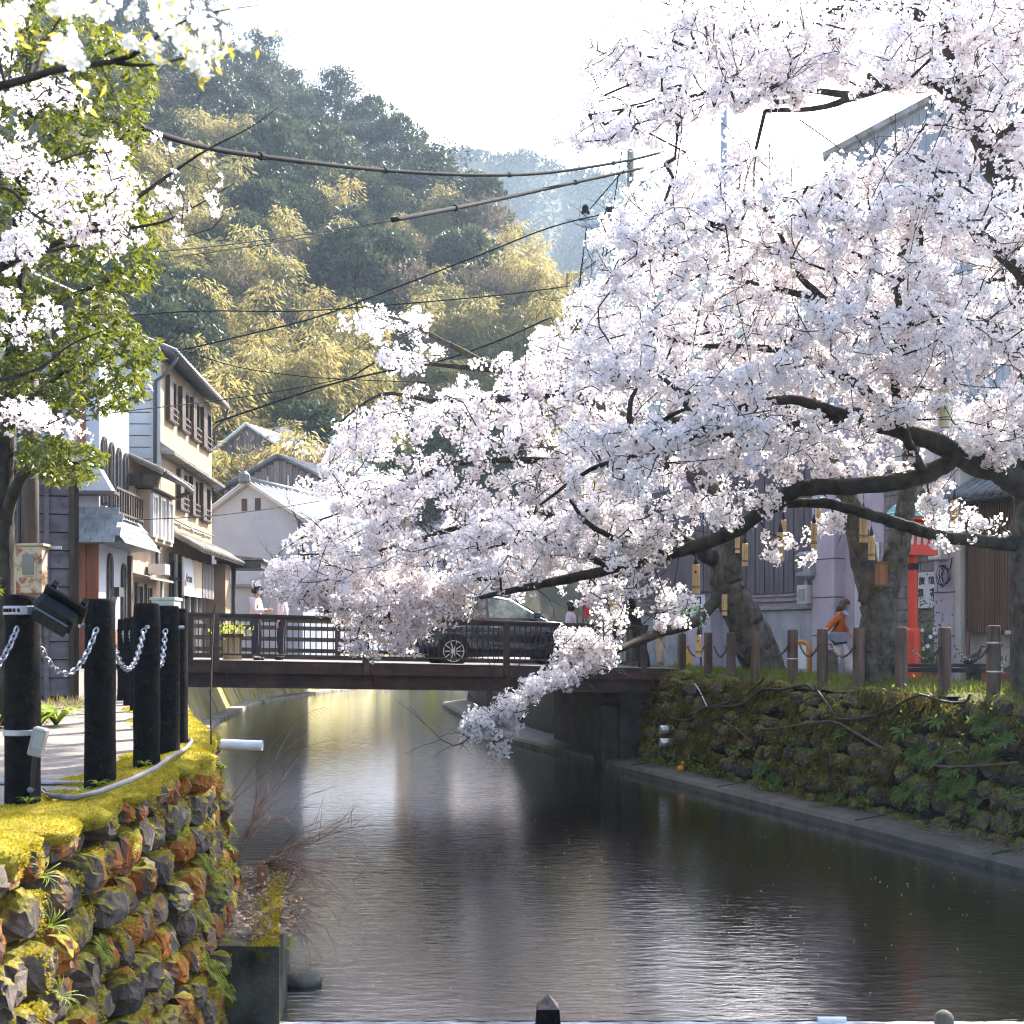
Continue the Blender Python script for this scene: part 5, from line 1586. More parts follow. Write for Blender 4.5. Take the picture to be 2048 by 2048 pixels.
for k in range(7):
    c = Vector((trg.uniform(-0.15, 0.2), -0.25, trg.uniform(-0.3, 0.3)))
    for a in range(5):
        d = Vector((math.cos(a * 1.257), -0.2, math.sin(a * 1.257))) * 0.045
        wf.quad(c, c + d * 0.6 + d.cross(Vector((0, 1, 0))) * 0.4, c + d, c + d * 0.6 - d.cross(Vector((0, 1, 0))) * 0.4)
stuff(wf.build('petals', M_mask, bu))
bk = thing('bucket', 'white plastic bucket against the cream wall under the slat screen', 'bucket', px(1991, 21.6, 0.0))
MB().lathe([(0.11, 0), (0.14, 0.42), (0.15, 0.42), (0.15, 0.45), (0.12, 0.45)], 14).build('pail', M_mask, bk, smooth=False)
MB().tube([(-0.15, 0, 0.42), (-0.1, -0.1, 0.34), (0.1, -0.1, 0.34), (0.15, 0, 0.42)], 0.008, 5).build('handle', M_alu, bk)

# round wooden posts along the right bank with chains
M_post = mat('brown_log_post', (0.07, 0.044, 0.036), (0.17, 0.115, 0.09), scale=4, stretch=(3, 3, 0.25), rough=0.85, bump=0.5, bscale=20, extra=[((0.10, 0.085, 0.07), 2, 0.58, 0.75)])
M_chain = mat('chain_steel', (0.42, 0.40, 0.47), (0.55, 0.53, 0.58), scale=8, rough=0.35, metal=0.8)
M_dchain = mat('dull_chain', (0.07, 0.06, 0.06), (0.12, 0.10, 0.09), scale=8, rough=0.6, metal=0.5)
R_POSTS = [(1346, 0.96, 'brown log post beside the bridge end'), (1398, 0.98, 'brown log post carrying a hanging bamboo chime before it'), (1443, 0.98, 'brown log post in front of the lilac pillar base'), (1491, 1.0, 'brown log post at the foot of the leaning mossy trunk'),
           (1565, 1.03, 'brown log post with a metal strap just past the leaning trunk'), (1624, 1.05, 'brown log post next to the round stone marker'), (1696, 1.05, 'brown log post hiding the legs of the person in orange'), (1780, 1.06, 'brown log post standing before the forked cherry trunk'),
           (1866, 1.05, 'brown log post in front of the black bench'), (1963, 1.07, 'brown log post with two metal straps beyond the bench end')]
def pole_post(name, lab, cat, loc, H, r, m, group, knots=5, rs=1):
    p = thing(name, lab, cat, loc, rs * 1.3, group)
    rr = random.Random(int(rs * 97))
    prof = [(r * 1.04, -0.1), (r * 1.03, 0)] + [(r * (1 + rr.uniform(-0.03, 0.03)), H * k / knots) for k in range(1, knots)] + [(r * 0.97, H - 0.025), (r * 0.9, H - 0.004), (r * 0.6, H)]
    MB().lathe(prof, 18).build('shaft', m, p, smooth=True)
    return p
def chain_mesh(a, b, sag, link_l=0.055, wire=0.0065):
    """hanging chain of oval links between two points; every second link turned."""
    a, b = Vector(a), Vector(b)
    n = 40
    P = [a.lerp(b, t) - Vector((0, 0, sag * 4 * t * (1 - t))) for t in np.linspace(0, 1, n)]
    s = [0]
    for i in range(1, n):
        s.append(s[-1] + (P[i] - P[i - 1]).length)
    m = max(4, int(s[-1] / (link_l * 0.74)))
    mb = MB()
    for i in range(m):
        t = s[-1] * (i + 0.5) / m
        c = Vector([np.interp(t, s, [p[k] for p in P]) for k in range(3)])
        c2 = Vector([np.interp(min(s[-1], t + 0.01), s, [p[k] for p in P]) for k in range(3)])
        c1 = Vector([np.interp(max(0, t - 0.01), s, [p[k] for p in P]) for k in range(3)])
        d = (c2 - c1).normalized()
        u = d.cross(Vector((0, 0, 1)))
        if u.length < 1e-3:
            u = Vector((1, 0, 0))
        u.normalize()
        v = d.cross(u)
        w_ = u if i % 2 else v
        ring = [c + d * (link_l * 0.5 * math.cos(q_)) + w_ * (link_l * 0.33 * math.sin(q_)) for q_ in np.linspace(0, 2 * PI, 9)]
        mb.tube(ring, wire, 4, caps=False)
    return mb
rp = []
for i, (x, H, lab) in enumerate(R_POSTS):
    k = (x - 1024) / F
    D = 12.233 / (k + 0.345)
    loc = Vector((k * D + 0.2, D + 0.08, 0.0))
    o = pole_post('log_post', lab, 'post', loc, H, 0.094 if i > 3 else 0.088, M_post, 'log posts along the canal bank', rs=i + 1)
    for z in ((0.42, 0.82) if i == 9 else (0.5,) if i == 4 else ()):
        MB().lathe([(0.099, z), (0.099, z + 0.02)], 18).build('metal_strap', M_alu, o)
    MB().cyl((0, 0, H - 0.28), (0.0, -0.16, H - 0.28), 0.012, 6).build('chain_hook', M_dchain, o)
    rp.append((loc, H))
names = ['sagging chain between the first pair of log posts by the bridge', 'sagging chain behind the bamboo chime between log posts', 'sagging chain in front of the lilac pillar base', 'long chain crossing the leaning trunk', 'short chain in front of the orange hoop', 'dark chain in front of the stone marker', 'dark chain crossing the forked trunk base', 'dark chain in front of the vermilion post', 'dark chain before the second lilac pillar']
for i in range(9):
    a_, b2 = rp[i], rp[i + 1]
    z1 = a_[0] + Vector((0.1, -0.13, a_[1] - 0.28))
    z2 = b2[0] + Vector((-0.1, -0.13, b2[1] - 0.28))
    tag(chain_mesh(z1, z2, 0.2, 0.06, 0.007).build('chain', M_dchain), names[i], 'chain', 'chains on the log posts')
# ------------------------------------------------------------------ near left bank: stones, moss, posts, lamp, path edge
def stone_mat(name, rust=True, moss=0.5, dark=1.0):
    m = bpy.data.materials.new(name)
    m.use_nodes = True
    nt = m.node_tree
    b = nt.nodes['Principled BSDF']
    b.inputs['Roughness'].default_value = 0.9
    b.inputs['Specular IOR Level'].default_value = 0.25
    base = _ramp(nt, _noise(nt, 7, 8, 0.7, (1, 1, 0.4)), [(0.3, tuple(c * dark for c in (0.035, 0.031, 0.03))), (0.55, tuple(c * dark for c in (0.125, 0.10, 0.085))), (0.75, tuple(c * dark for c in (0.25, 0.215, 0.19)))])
    oi = nt.nodes.new('ShaderNodeObjectInfo').outputs['Random']
    def mth(op, a, b_):
        n = nt.nodes.new('ShaderNodeMath')
        n.operation = op
        for i, v in enumerate((a, b_)):
            if isinstance(v, bpy.types.NodeSocket):
                nt.links.new(v, n.inputs[i])
            else:
                n.inputs[i].default_value = v
        return n.outputs[0]
    if rust:
        f = mth('ADD', _noise(nt, 5, 6, 0.65, (1.4, 1.4, 0.3)), mth('MULTIPLY', oi, 0.31))
        rf_ = _ramp(nt, f, [(0.66, (0, 0, 0)), (0.76, (1, 1, 1))])
        base = _mix(nt, rf_, base, _ramp(nt, _noise(nt, 14, 5, 0.6, (1, 1, 0.3)), [(0.3, (0.10, 0.035, 0.014)), (0.7, (0.40, 0.13, 0.022))]))
    sep = nt.nodes.new('ShaderNodeSeparateXYZ')
    nt.links.new(nt.nodes.new('ShaderNodeNewGeometry').outputs['Normal'], sep.inputs[0])
    f = mth('ADD', mth('ADD', _noise(nt, 4, 7, 0.7, (1.2, 1.2, 0.35)), mth('MULTIPLY', sep.outputs['Z'], 0.3)), moss - 0.5)
    mf = _ramp(nt, f, [(0.54, (0, 0, 0)), (0.62, (1, 1, 1))])
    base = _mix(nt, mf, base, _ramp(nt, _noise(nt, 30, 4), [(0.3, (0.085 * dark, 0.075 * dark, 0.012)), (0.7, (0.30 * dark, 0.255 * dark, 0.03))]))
    nt.links.new(base, b.inputs['Base Color'])
    bn = nt.nodes.new('ShaderNodeBump')
    bn.inputs['Strength'].default_value = 0.9
    bn.inputs['Distance'].default_value = 0.02
    nt.links.new(_noise(nt, 26, 8, 0.7, (1, 1, 0.45)), bn.inputs['Height'])
    nt.links.new(bn.outputs[0], b.inputs['Normal'])
    return m
M_stone = stone_mat('rust_stained_stone', True, 0.41)
M_rstone = stone_mat('dark_wall_stone', False, 0.49, 0.68)  # darker stone without rust, for the right wall

def stone_mesh(seed):
    """unit stone: x along the wall, y outwards, z up; chipped, split and uneven."""
    r = np.random.default_rng(seed)
    n = 10
    mb = MB()
    rings = []
    lean = r.uniform(-0.15, 0.15)
    for y, s in ((-0.6, 0.95), (0.05, 1.0), (0.34, 0.96), (0.47, 0.68)):
        ring = []
        for k in range(n):
            a = 2 * PI * (k + 0.5) / n + r.uniform(-0.16, 0.16)
            c_, s_ = math.cos(a), math.sin(a)
            m_ = 1 / max(abs(c_), abs(s_)) ** 0.8
            z = 0.5 * s_ * m_ * s * r.uniform(0.86, 1.05)
            ring.append((0.5 * c_ * m_ * s * r.uniform(0.86, 1.05) + lean * z, y + r.uniform(-0.06, 0.05) * (y > 0), z))
        rings.append(ring)
    vs = [p for g in rings for p in g] + [(r.uniform(-0.2, 0.2), 0.5 + r.uniform(-0.06, 0.1), r.uniform(-0.2, 0.2))]
    fs = []
    for i in range(3):
        for k in range(n):
            j = (k + 1) % n
            fs.append((i * n + k, i * n + j, i * n + n + j))
            fs.append((i * n + k, i * n + n + j, i * n + n + k))
    for k in range(n):
        fs.append((3 * n + k, 3 * n + (k + 1) % n, 4 * n))
    me = mb.add(vs, fs).mesh('stone')
    bm = bmesh.new()
    bm.from_mesh(me)
    bmesh.ops.subdivide_edges(bm, edges=bm.edges, cuts=1, use_grid_fill=True)
    for v in bm.verts:
        v.co += Vector(r.normal(size=3)) * 0.020
    bmesh.ops.recalc_face_normals(bm, faces=bm.faces)
    bm.to_mesh(me)
    bm.free()
    return me
STONES = [stone_mesh(i) for i in range(12)]
for me in STONES:
    me.materials.append(M_stone)
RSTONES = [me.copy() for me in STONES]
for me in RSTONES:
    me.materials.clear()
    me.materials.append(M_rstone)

def wall_frame(top, foot, D, v, zt, zb):
    """point on a battered wall at distance D, fraction v down, with along / out / up axes."""
    tx, fx_ = lerp_line(top, D), lerp_line(foot, D)
    p = Vector((tx + (fx_ - tx) * v, D, zt + (zb - zt) * v))
    d = Vector((lerp_line(top, D + 0.2) - lerp_line(top, D - 0.2), 0.4, 0)).normalized()
    up = Vector((tx - fx_, 0, zt - zb)).normalized()
    out = d.cross(up).normalized()
    return p, d, out, up

def lay_stones(parent, top, foot, d0, d1, zt, zb, flip, meshes_, hh, ww, seed, limit, vmax=1.0, grow=0.0, proud=0.02, jit=0.025):
    r = np.random.default_rng(seed)
    z = 0.0
    H = abs(zt - zb)
    cnt = 0
    laid = []
    row = 0
    while z < H * vmax and cnt < limit:
        h_ = hh * r.uniform(0.82, 1.2)
        D = d0 + r.uniform(0, ww)
        while D < d1 and cnt < limit:
            w_ = ww * r.uniform(0.65, 1.45) * (1 + grow * (D - d0))
            v = (z + h_ * 0.5 + r.uniform(-jit, jit)) / H
            p, d, out, up = wall_frame(top, foot, D + w_ / 2, v, zt, zb)
            sx_ = 1024 + F * p.x / p.y
            sy_ = HZ - F * (p.z - EYE) / p.y
            if sx_ < -70 or sx_ > 2130 or sy_ > 2130:
                D += w_
                continue
            if flip:
                out = -out
                d = -d
            M_ = Matrix((d, out, up)).transposed()
            M_ = M_ @ Euler((r.normal() * 0.14, r.normal() * 0.20, r.normal() * 0.14)).to_matrix()
            sc_ = Vector((w_ * 0.95, 0.24 * r.uniform(0.8, 1.3), h_ * 0.95))
            o = link('stone', meshes_[int(r.integers(0, len(meshes_)))], None, parent)
            o.matrix_parent_inverse = Matrix.Translation(-Vector(parent.location))
            pos = p + out * (proud + r.uniform(-0.05, 0.05))
            o.matrix_basis = Matrix.Translation(pos) @ M_.to_4x4() @ Matrix.Diagonal((*sc_, 1))
            laid.append((pos, M_, sc_, z))
            D += w_
            cnt += 1
        z += h_
        row += 1
    return laid
laid_l = lay_stones(wall_l, L_TOP, L_FOOT, 4.4, 13.6, -0.03, -2.15, False, STONES, 0.205, 0.175, 11, 299, grow=0.13, proud=-0.04)

# moss: cushions over the coping, bristles everywhere it grows
def mossmat(name, a, b_, c_):
    return leafmat(name, a, b_, 0.3, c_, rough=0.9, spec=0.1)
M_moss = mossmat('golden_moss', (0.20, 0.16, 0.012), (0.50, 0.40, 0.035), (0.62, 0.52, 0.05))
M_mossb = mat('moss_body', (0.16, 0.135, 0.012), (0.40, 0.33, 0.03), scale=9, detail=8, rough=1.0, bump=1.0, bscale=60, extra=[((0.30, 0.17, 0.02), 3, 0.58, 0.7)])
mr = np.random.default_rng(17)
cush = MB()
cs_list = []
D = 4.3
while D < 15.5:
    ln = mr.uniform(0.26, 0.5) * (1 + 0.03 * (D - 4))
    X = lerp_line(L_TOP, D + ln / 2)
    wd = mr.uniform(0.14, 0.25)
    hgt = mr.uniform(0.035, 0.085)
    c = Vector((X - 0.06 + mr.uniform(-0.05, 0.05), D + ln / 2, -0.02))
    cs_list.append((c, wd, ln * 0.62, hgt))
    if mr.random() < 0.8:
        cs_list.append((c + Vector((-0.26, mr.uniform(-0.1, 0.1), 0.0)), wd * 1.1, ln * 0.7, hgt * 0.6))
    D += ln
CV, CN = [], []
for c, a, b_, h_ in cs_list:
    m_ = 8
    n_ = 14
    vs, fs = [], []
    for i in range(m_ + 1):
        th = -0.5 + (PI / 2 + 0.5) * i / m_
        for k in range(n_):
            ph = 2 * PI * k / n_
            bump = 1 + 0.09 * math.sin(3 * ph + c.y * 9) + mr.normal() * 0.06
            out = math.cos(th) * bump
            z = math.sin(th) * h_ * (1 if th > 0 else 2.2)
            vs.append(c + Vector((a * out * math.cos(ph), b_ * out * math.sin(ph), z)))
    for i in range(m_):
        for k in range(n_):
            fs.append((i * n_ + k, i * n_ + (k + 1) % n_, i * n_ + n_ + (k + 1) % n_, i * n_ + n_ + k))
    cush.add(vs, fs)
    # bristle seeds
    near = max(0.25, 1 - (c.y - 5) / 12)
    k = int(2700 * near * (a * b_ / 0.05))
    th = np.arcsin(mr.uniform(-0.35, 1, k))
    ph = mr.uniform(0, 2 * PI, k)
    nrm = np.stack([np.cos(th) * np.cos(ph), np.cos(th) * np.sin(ph), np.sin(th)], 1)
    P = np.array(c) + nrm * [a, b_, 1] * [1, 1, 0] + np.stack([0 * th, 0 * th, np.sin(th) * h_ * np.where(th > 0, 1, 2.2)], 1)
    CV.append(P)
    CN.append(unit(nrm * [1, 1, 1.3]))
stuff(cush.build('moss_cushions', M_mossb, wall_l, smooth=True, loc=-Vector(wall_l.location)))
# moss on stone tops and hanging in streaks on their faces
for pos, M_, sc_, z in laid_l:
    if mr.random() < 0.62:
        near = max(0.2, 1 - (pos.y - 5) / 9)
        k = int(mr.integers(90, 520) * near)
        face = mr.random(k)
        patch = mr.uniform(-0.35, 0.35)
        x = np.clip(patch + mr.normal(size=k) * mr.uniform(0.08, 0.2), -0.48, 0.48)
        top_ = face < 0.4
        y = np.where(top_, mr.uniform(0.05, 0.42, k), 0.42 + mr.uniform(0, 0.08, k))
        zz = np.where(top_, 0.45, 0.45 - mr.random(k) ** 1.3 * mr.uniform(0.4, 0.95))
        L_ = np.stack([x * sc_[0], y * sc_[1], zz * sc_[2]], 1)
        Mn = np.array(M_)
        CV.append(L_ @ Mn.T + np.array(pos))
        nn = np.where(top_[:, None], [[0, 0.3, 1]], [[0, 1, -0.5]])
        CN.append(unit(nn @ Mn.T))
P = np.concatenate(CV); N_ = np.concatenate(CN)
T = unit(N_ + mr.normal(size=P.shape) * 0.55)
L = mr.uniform(0.008, 0.017, len(P)) * (1 + 0.05 * np.clip(P[:, 1] - 5, 0, 10))
V, q = cards(P, T, L, L * 0.5, mr)
o = link('moss', fastmesh('moss', V - np.array(wall_l.location), [q], col=np.repeat(np.clip(mr.beta(1.6, 1.6, len(P)) * 0.7 + 0.3 * mr.random(len(P)), 0, 1), 4)), M_moss, wall_l)
stuff(o)

# black posts along the path
M_black = mat('black_granite', (0.004, 0.004, 0.0045), (0.014, 0.0135, 0.013), scale=22, detail=9, rough=0.9, spec=0.1, bump=0.8, bscale=60, bdist=0.012, extra=[((0.035, 0.032, 0.028), 9, 0.62, 0.74), ((0.07, 0.066, 0.06), 45, 0.63, 0.7)])
M_galv = mat('galvanised_steel', (0.27, 0.27, 0.30), (0.42, 0.41, 0.45), scale=14, rough=0.42, metal=0.75)
L_POSTS = [(6.67, -2.72, 'black stone post with a floodlight and two steel straps, the biggest in the frame'), (7.43, -2.55, 'black stone post just beyond the floodlight'), (8.54, -2.60, 'black stone post, third along the mossy wall'), (9.3, -2.67, 'black stone post, fourth along the mossy wall, overlapped by its neighbour'),
           (10.27, -2.87, 'black stone post against the start of the bridge railing'), (11.3, -3.2, None), (12.4, -3.65, None), (13.6, -4.12, None), (15.0, -4.68, 'slim looking dark post between the second and third black posts, farther down the path'), (16.3, -5.18, 'distant dark post with a bright chain hanging beside it'), (17.5, -5.66, 'farthest dark post of the path row near the boarded house')]
lps = []
for i, (D, X, lab) in enumerate(L_POSTS):
    o = pole_post('stone_post', lab or 'black stone post down the path, mostly behind the nearer posts', 'post', (X, D, 0.0), 1.17, 0.093, M_black, 'black posts along the path', knots=7, rs=i + 3)
    MB().cyl((0, -0.08, 1.0), (0.02, -0.125, 1.0), 0.014, 8).build('chain_eye', M_galv, o)
    lps.append(Vector((X, D, 0)))
lps0 = [Vector((-2.9, 5.9, 0))] + lps
cl = ['steel chain leaving the frame beside the floodlight post', 'shiny steel chain between the floodlight post and the next black post', 'shiny steel chain between the second and third black posts', 'steel chain behind the third black post', 'steel chain glinting beside the fifth black post', None, None, None, None, 'bright chain hanging on the distant dark post', 'far chain of the path row']
for i in range(len(lps0) - 1):
    a_ = lps0[i] + Vector((0.0, -0.11, 0.99))
    b2 = lps0[i + 1] + Vector((0.02, -0.12, 0.985))
    tag(chain_mesh(a_ + Vector((0.05, 0.14, -0.02)), b2, 0.26, 0.05, 0.006).build('chain', M_galv), cl[i] or 'steel chain sagging between the farther black posts', 'chain', 'chains between the black posts')
# floodlight on the nearest post
fl_ = thing('floodlight', 'black floodlight housing tilted down toward the canal on the nearest post', 'lamp', (-2.72, 6.67, 1.08), 0)
M_fl = mat('black_housing', (0.006, 0.007, 0.009), (0.014, 0.016, 0.02), scale=12, rough=0.65, spec=0.2)
rot = Euler((R(-28), R(32), R(14))).to_matrix()
cc = Vector((0.22, -0.1, -0.02))
MB().bbox(cc, (0.23, 0.17, 0.105), 0.025, rot).build('housing', M_fl, fl_)
MB().box(cc + rot @ Vector((0.01, -0.02, 0.065)), (0.25, 0.2, 0.015), rot).build('visor', M_fl, fl_)
MB().box(cc + rot @ Vector((0.0, -0.0, -0.06)), (0.2, 0.14, 0.012), rot).build('lens', M_glass, fl_)
MB().box(cc + rot @ Vector((0.1, -0.02, 0.1)), (0.03, 0.2, 0.03), rot).build('fin', M_fl, fl_)
MB().box(cc + rot @ Vector((-0.08, -0.02, 0.1)), (0.03, 0.2, 0.03), rot).build('fin', M_fl, fl_)
MB().tube([(0.09, -0.02, 0.0), (0.16, -0.05, 0.0), cc], 0.018, 8).build('arm', M_galv, fl_)
MB().lathe([(0.098, -0.025), (0.102, -0.022), (0.102, 0.022), (0.098, 0.025)], 20).build('steel_strap', M_galv, fl_)
for k in range(5):
    a = -PI / 2 - 0.7 + 0.22 * k
    MB().box((0.103 * math.cos(a), 0.103 * math.sin(a), 0), (0.012, 0.012, 0.02), (0, 0, a)).build('strap_slot', M_fl, fl_)
jb = thing('junction_box', 'small grey junction box strapped to the nearest black post above a hose', 'box', (-2.59, 6.56, 0.36), 0)
MB().bbox((0, 0, 0), (0.075, 0.06, 0.16), 0.008, Euler((0, R(14), 0)).to_matrix()).build('case', mat('box_grey', (0.2, 0.2, 0.19), (0.27, 0.26, 0.25), scale=9, rough=0.6), jb)
MB().box((0.01, -0.032, 0.01), (0.05, 0.008, 0.09), (0, R(14), 0)).build('cover', M_mgrey, jb)
MB().lathe([(0.1, 0.03), (0.103, 0.034), (0.103, 0.058), (0.1, 0.062)], 20, Matrix.Translation((-0.13, 0.11, 0))).build('strap', M_galv, jb)
MB().tube([(-0.02, 0, -0.08), (-0.03, 0.0, -0.2), (-0.045, 0.02, -0.36)], 0.014, 8).build('cable', M_blackp, jb)
def gp(x, y, z=0.02):
    D = (EYE - z) * F / (y - HZ)
    return px(x, D, z)
M_hose = mat('grey_hose', (0.13, 0.125, 0.13), (0.2, 0.195, 0.2), scale=12, rough=0.5)
hp = [Vector((-2.63, 6.55, 0.1)), gp(82, 1580, 0.04), gp(105, 1592, 0.04), gp(150, 1596, 0.05), gp(200, 1583, 0.07), gp(260, 1560, 0.09), gp(310, 1537, 0.11), gp(338, 1516, 0.1), gp(370, 1498, 0.08), gp(383, 1484, 0.07), gp(381, 1478, 0.03), gp(372, 1470, 0.02)]
tag(MB().tube(hp, 0.017, 8).build('hose', M_hose, smooth=True), 'grey hose snaking over the mossy wall top past the black posts', 'hose')
# drain slot across the path, white outlet pipe
tag(MB().box((-3.4, 7.68, 0.004), (1.7, 0.09, 0.012)).build('drain_cover', M_galv), 'narrow metal drain cover crossing the gravel path behind the posts', 'drain')
M_pvc = mat('white_pvc', (0.62, 0.63, 0.66), (0.72, 0.72, 0.74), scale=8, rough=0.35)
tag(MB().lathe([(0.05, 0), (0.05, 0.62), (0.042, 0.62), (0.042, 0.3)], 16, Matrix.Translation((-2.98, 11.35, -0.085)) @ Matrix.Rotation(R(92), 4, 'Y')).build('outlet_pipe', M_pvc, smooth=False), 'white plastic outlet pipe sticking out of the mossy wall over the water', 'pipe')
tag(MB().tube([pt(423, 1540, 10.2), pt(421, 1400, 10.3), pt(424, 1300, 10.4), pt(428, 1218, 10.5), pt(431, 1210, 10.5), pt(430, 1226, 10.5)], 0.008, 5).build('thin_rod', M_wood), 'thin upright hooked rod at the canal edge before the bridge', 'rod')
# utility pole with rusty meter box
up = thing('utility_pole', 'dark brown utility pole rising behind the leafy tree beside the boarded house', 'pole', px(60, 15, 0.0))
MB().cyl((0, 0, -0.2), (0, 0, 5.2), 0.115, 14, 0.1).build('shaft', M_wood, up, smooth=True)
MB().cyl((-0.13, -0.03, 0), (-0.13, -0.03, 5), 0.025, 6).build('conduit', M_pipe, up)
M_rust = mat('rusted_enamel', (0.36, 0.30, 0.20), (0.46, 0.39, 0.27), scale=3, rough=0.7, extra=[((0.22, 0.085, 0.035), 6, 0.5, 0.58), ((0.12, 0.05, 0.03), 14, 0.55, 0.65)])
mb_ = thing('meter_box', 'rusty cream electric meter box with a dark window on the pole', 'meter', px(60, 14.78, 1.44))
MB().bbox((0, 0, 0.3), (0.36, 0.2, 0.58), 0.012).build('case', M_rust, mb_)
MB().box((0, 0, 0.605), (0.42, 0.25, 0.03)).build('lid', M_rust, mb_)
wf_ = MB().box((0.02, -0.104, 0.36), (0.19, 0.012, 0.3)).build('window_frame', M_rust, mb_)
MB().box((0.02, -0.112, 0.36), (0.14, 0.006, 0.25)).build('pane', M_glass, wf_)
MB().box((0, 0.1, 0.58), (0.7, 0.03, 0.04)).box((0, 0.1, 0.08), (0.6, 0.03, 0.04)).build('mounting_bar', M_galv, mb_)

# concrete block in the water and what lies on it
M_cblk = mat('mossy_block', (0.02, 0.019, 0.015), (0.10, 0.092, 0.075), scale=3, rough=0.95, bump=0.6, bscale=30, extra=[((0.13, 0.12, 0.015), 2.4, 0.56, 0.66), ((0.16, 0.155, 0.14), 7, 0.66, 0.72)])
cb = thing('concrete_block', 'mossy concrete footing block at the base of the stone wall in the water', 'block', (-2.2, 10, -1.36))
bp = [(-1.72, 8.86), (-1.80, 9.6), (-2.2, 11.85), (-3.2, 11.85), (-2.9, 8.95)]
MB().prism([(x + 2.2, y - 10, -1.4) for x, y in bp], (0, 0, 1.4)).build('block', M_cblk, cb)
P, Tn = [], []
for k in range(5200):
    t = mr.random()
    e0, e1 = (np.array(bp[0]), np.array(bp[2]))
    p = e0 + (e1 - e0) * t
    wd = abs(mr.normal()) * 0.09
    P.append((p[0] - wd + 2.2 - 0.02 * math.sin(t * PI), p[1] - 10, 0.0 if wd > 0.01 else -mr.random() * 0.25))
    Tn.append((0.3 if wd < 0.02 else 0, 0, 1))
P = np.array(P)
V, q = cards(P, np.array(Tn) + mr.normal(size=P.shape) * 0.5, mr.uniform(0.015, 0.035, len(P)), 0.012, mr)
stuff(link('moss', fastmesh('moss', V, [q], col=np.repeat(mr.beta(1.5, 1.5, len(P)), 4)), M_moss, cb))
M_dry = leafmat('dry_leaf', (0.20, 0.11, 0.07), (0.46, 0.32, 0.24), 0.25, rough=0.8)
k = 900
P = np.stack([mr.uniform(-0.35, 0.42, k) - 0.0, mr.uniform(-1.0, 1.8, k), mr.uniform(0.0, 0.05, k)], 1)
P[:, 0] += -0.15 * (P[:, 1] - 0.2) + 0.0
V, q = cards(P, mr.normal(size=(k, 3)) * [1, 1, 0.35], mr.uniform(0.03, 0.09, k), 0.022, mr)
dl = stuff(link('dry_leaves', fastmesh('dry_leaves', V, [q], col=np.repeat(mr.random(k), 4)), M_dry, None, (-2.2, 10, -1.355)))
dl['label'] = 'dry brown leaf litter on top of the concrete block'
bk_ = thing('rusty_bracket', 'small upright rusty steel bracket with a hole on the concrete block', 'bracket', (-2.28, 10.95, -1.36))
MB().box((0, 0, 0.1), (0.09, 0.012, 0.2)).box((0, 0.05, 0.006), (0.09, 0.11, 0.012)).build('angle_plate', M_terra, bk_)
MB().cyl((0.005, -0.009, 0.12), (0.005, -0.004, 0.12), 0.016, 10).build('bolt_hole', M_creamw, bk_)
tag(ellipsoid((0, 0, 0), (0.17, 0.13, 0.09), 12).build('water_stone', M_grst, smooth=True, loc=(-1.74, 9.95, WZ + 0.03)), 'dark wet stone breaking the water surface beside the block', 'stone')

# leafy plants
def fern_mesh(seed, n=9, L=0.34, droop=0.7):
    r = np.random.default_rng(seed)
    Ps, Ts_, Ls = [], [], []
    mb = MB()
    for k in range(n):
        az = 2 * PI * k / n + r.uniform(-0.3, 0.3)
        d = np.array([math.cos(az), math.sin(az), 0])
        s_ = np.array([-math.sin(az), math.cos(az), 0])
        l_ = L * r.uniform(0.65, 1.15)
        path = [d * l_ * t * (1 - 0.1 * t) + np.array([0, 0, l_ * (0.75 * t - droop * t * t)]) for t in np.linspace(0, 1, 14)]
        mb.tube(path, 0.003, 3, caps=False)
        for i in range(2, 14):
            t = i / 13
            w_ = l_ * 0.30 * math.sin(PI * min(1, 0.18 + 0.82 * t)) ** 0.8
            for s in (-1, 1):
                Ps.append(path[i]); Ts_.append(s_ * s + d * 0.45 + np.array([0, 0, -0.12])); Ls.append(w_ + 0.012)
    P = np.array(Ps); L_ = np.array(Ls)
    V, q = cards(P, np.array(Ts_), L_, np.maximum(L_ * 0.28, 0.012), r, N=np.tile([[0, 0, 1.0]], (len(P), 1)))
    return mb.mesh('stalks'), fastmesh('fronds', V, [q], col=np.repeat(np.clip(r.beta(2, 2, len(P)), 0, 1), 4))
def strap_mesh(seed, n=16, L=0.4, w_=0.03):
    """rosette of arching strap leaves"""
    r = np.random.default_rng(seed)
    mb = MB()
    cols_ = []
    for k in range(n):
        az = 2 * PI * k / n + r.uniform(-0.4, 0.4)
        d = Vector((math.cos(az), math.sin(az), 0))
        s_ = Vector((-math.sin(az), math.cos(az), 0))
        l_ = L * r.uniform(0.6, 1.15)
        b0 = len(mb.v)
        for i in range(6):
            t = i / 5
            c = d * l_ * t * 0.8 + Vector((0, 0, l_ * (1.15 * t - 0.85 * t * t)))
            ww = w_ * math.sin(PI * (0.12 + 0.86 * t)) ** 0.7
            mb.v += [tuple(c - s_ * ww), tuple(c + s_ * ww)]
            cols_ += [r.random() * 0.4 + 0.5 * t] * 2
        for i in range(5):
            mb.f.append((b0 + 2 * i, b0 + 2 * i + 1, b0 + 2 * i + 3, b0 + 2 * i + 2))
    me = fastmesh('leaves', np.array(mb.v), [np.array(mb.f)], col=np.array(cols_))
    return me
FERNS = [fern_mesh(i, 8 + i % 3, 0.34, 0.6 + 0.1 * (i % 3)) for i in range(5)]
STRAPS = [strap_mesh(i, 14 + 3 * (i % 2), 0.4) for i in range(4)]
GRASS = [strap_mesh(20 + i, 20, 0.3, 0.0035) for i in range(3)]
for a_, b2 in FERNS:
    a_.materials.append(M_fern); b2.materials.append(M_fern)
DFERNS = []
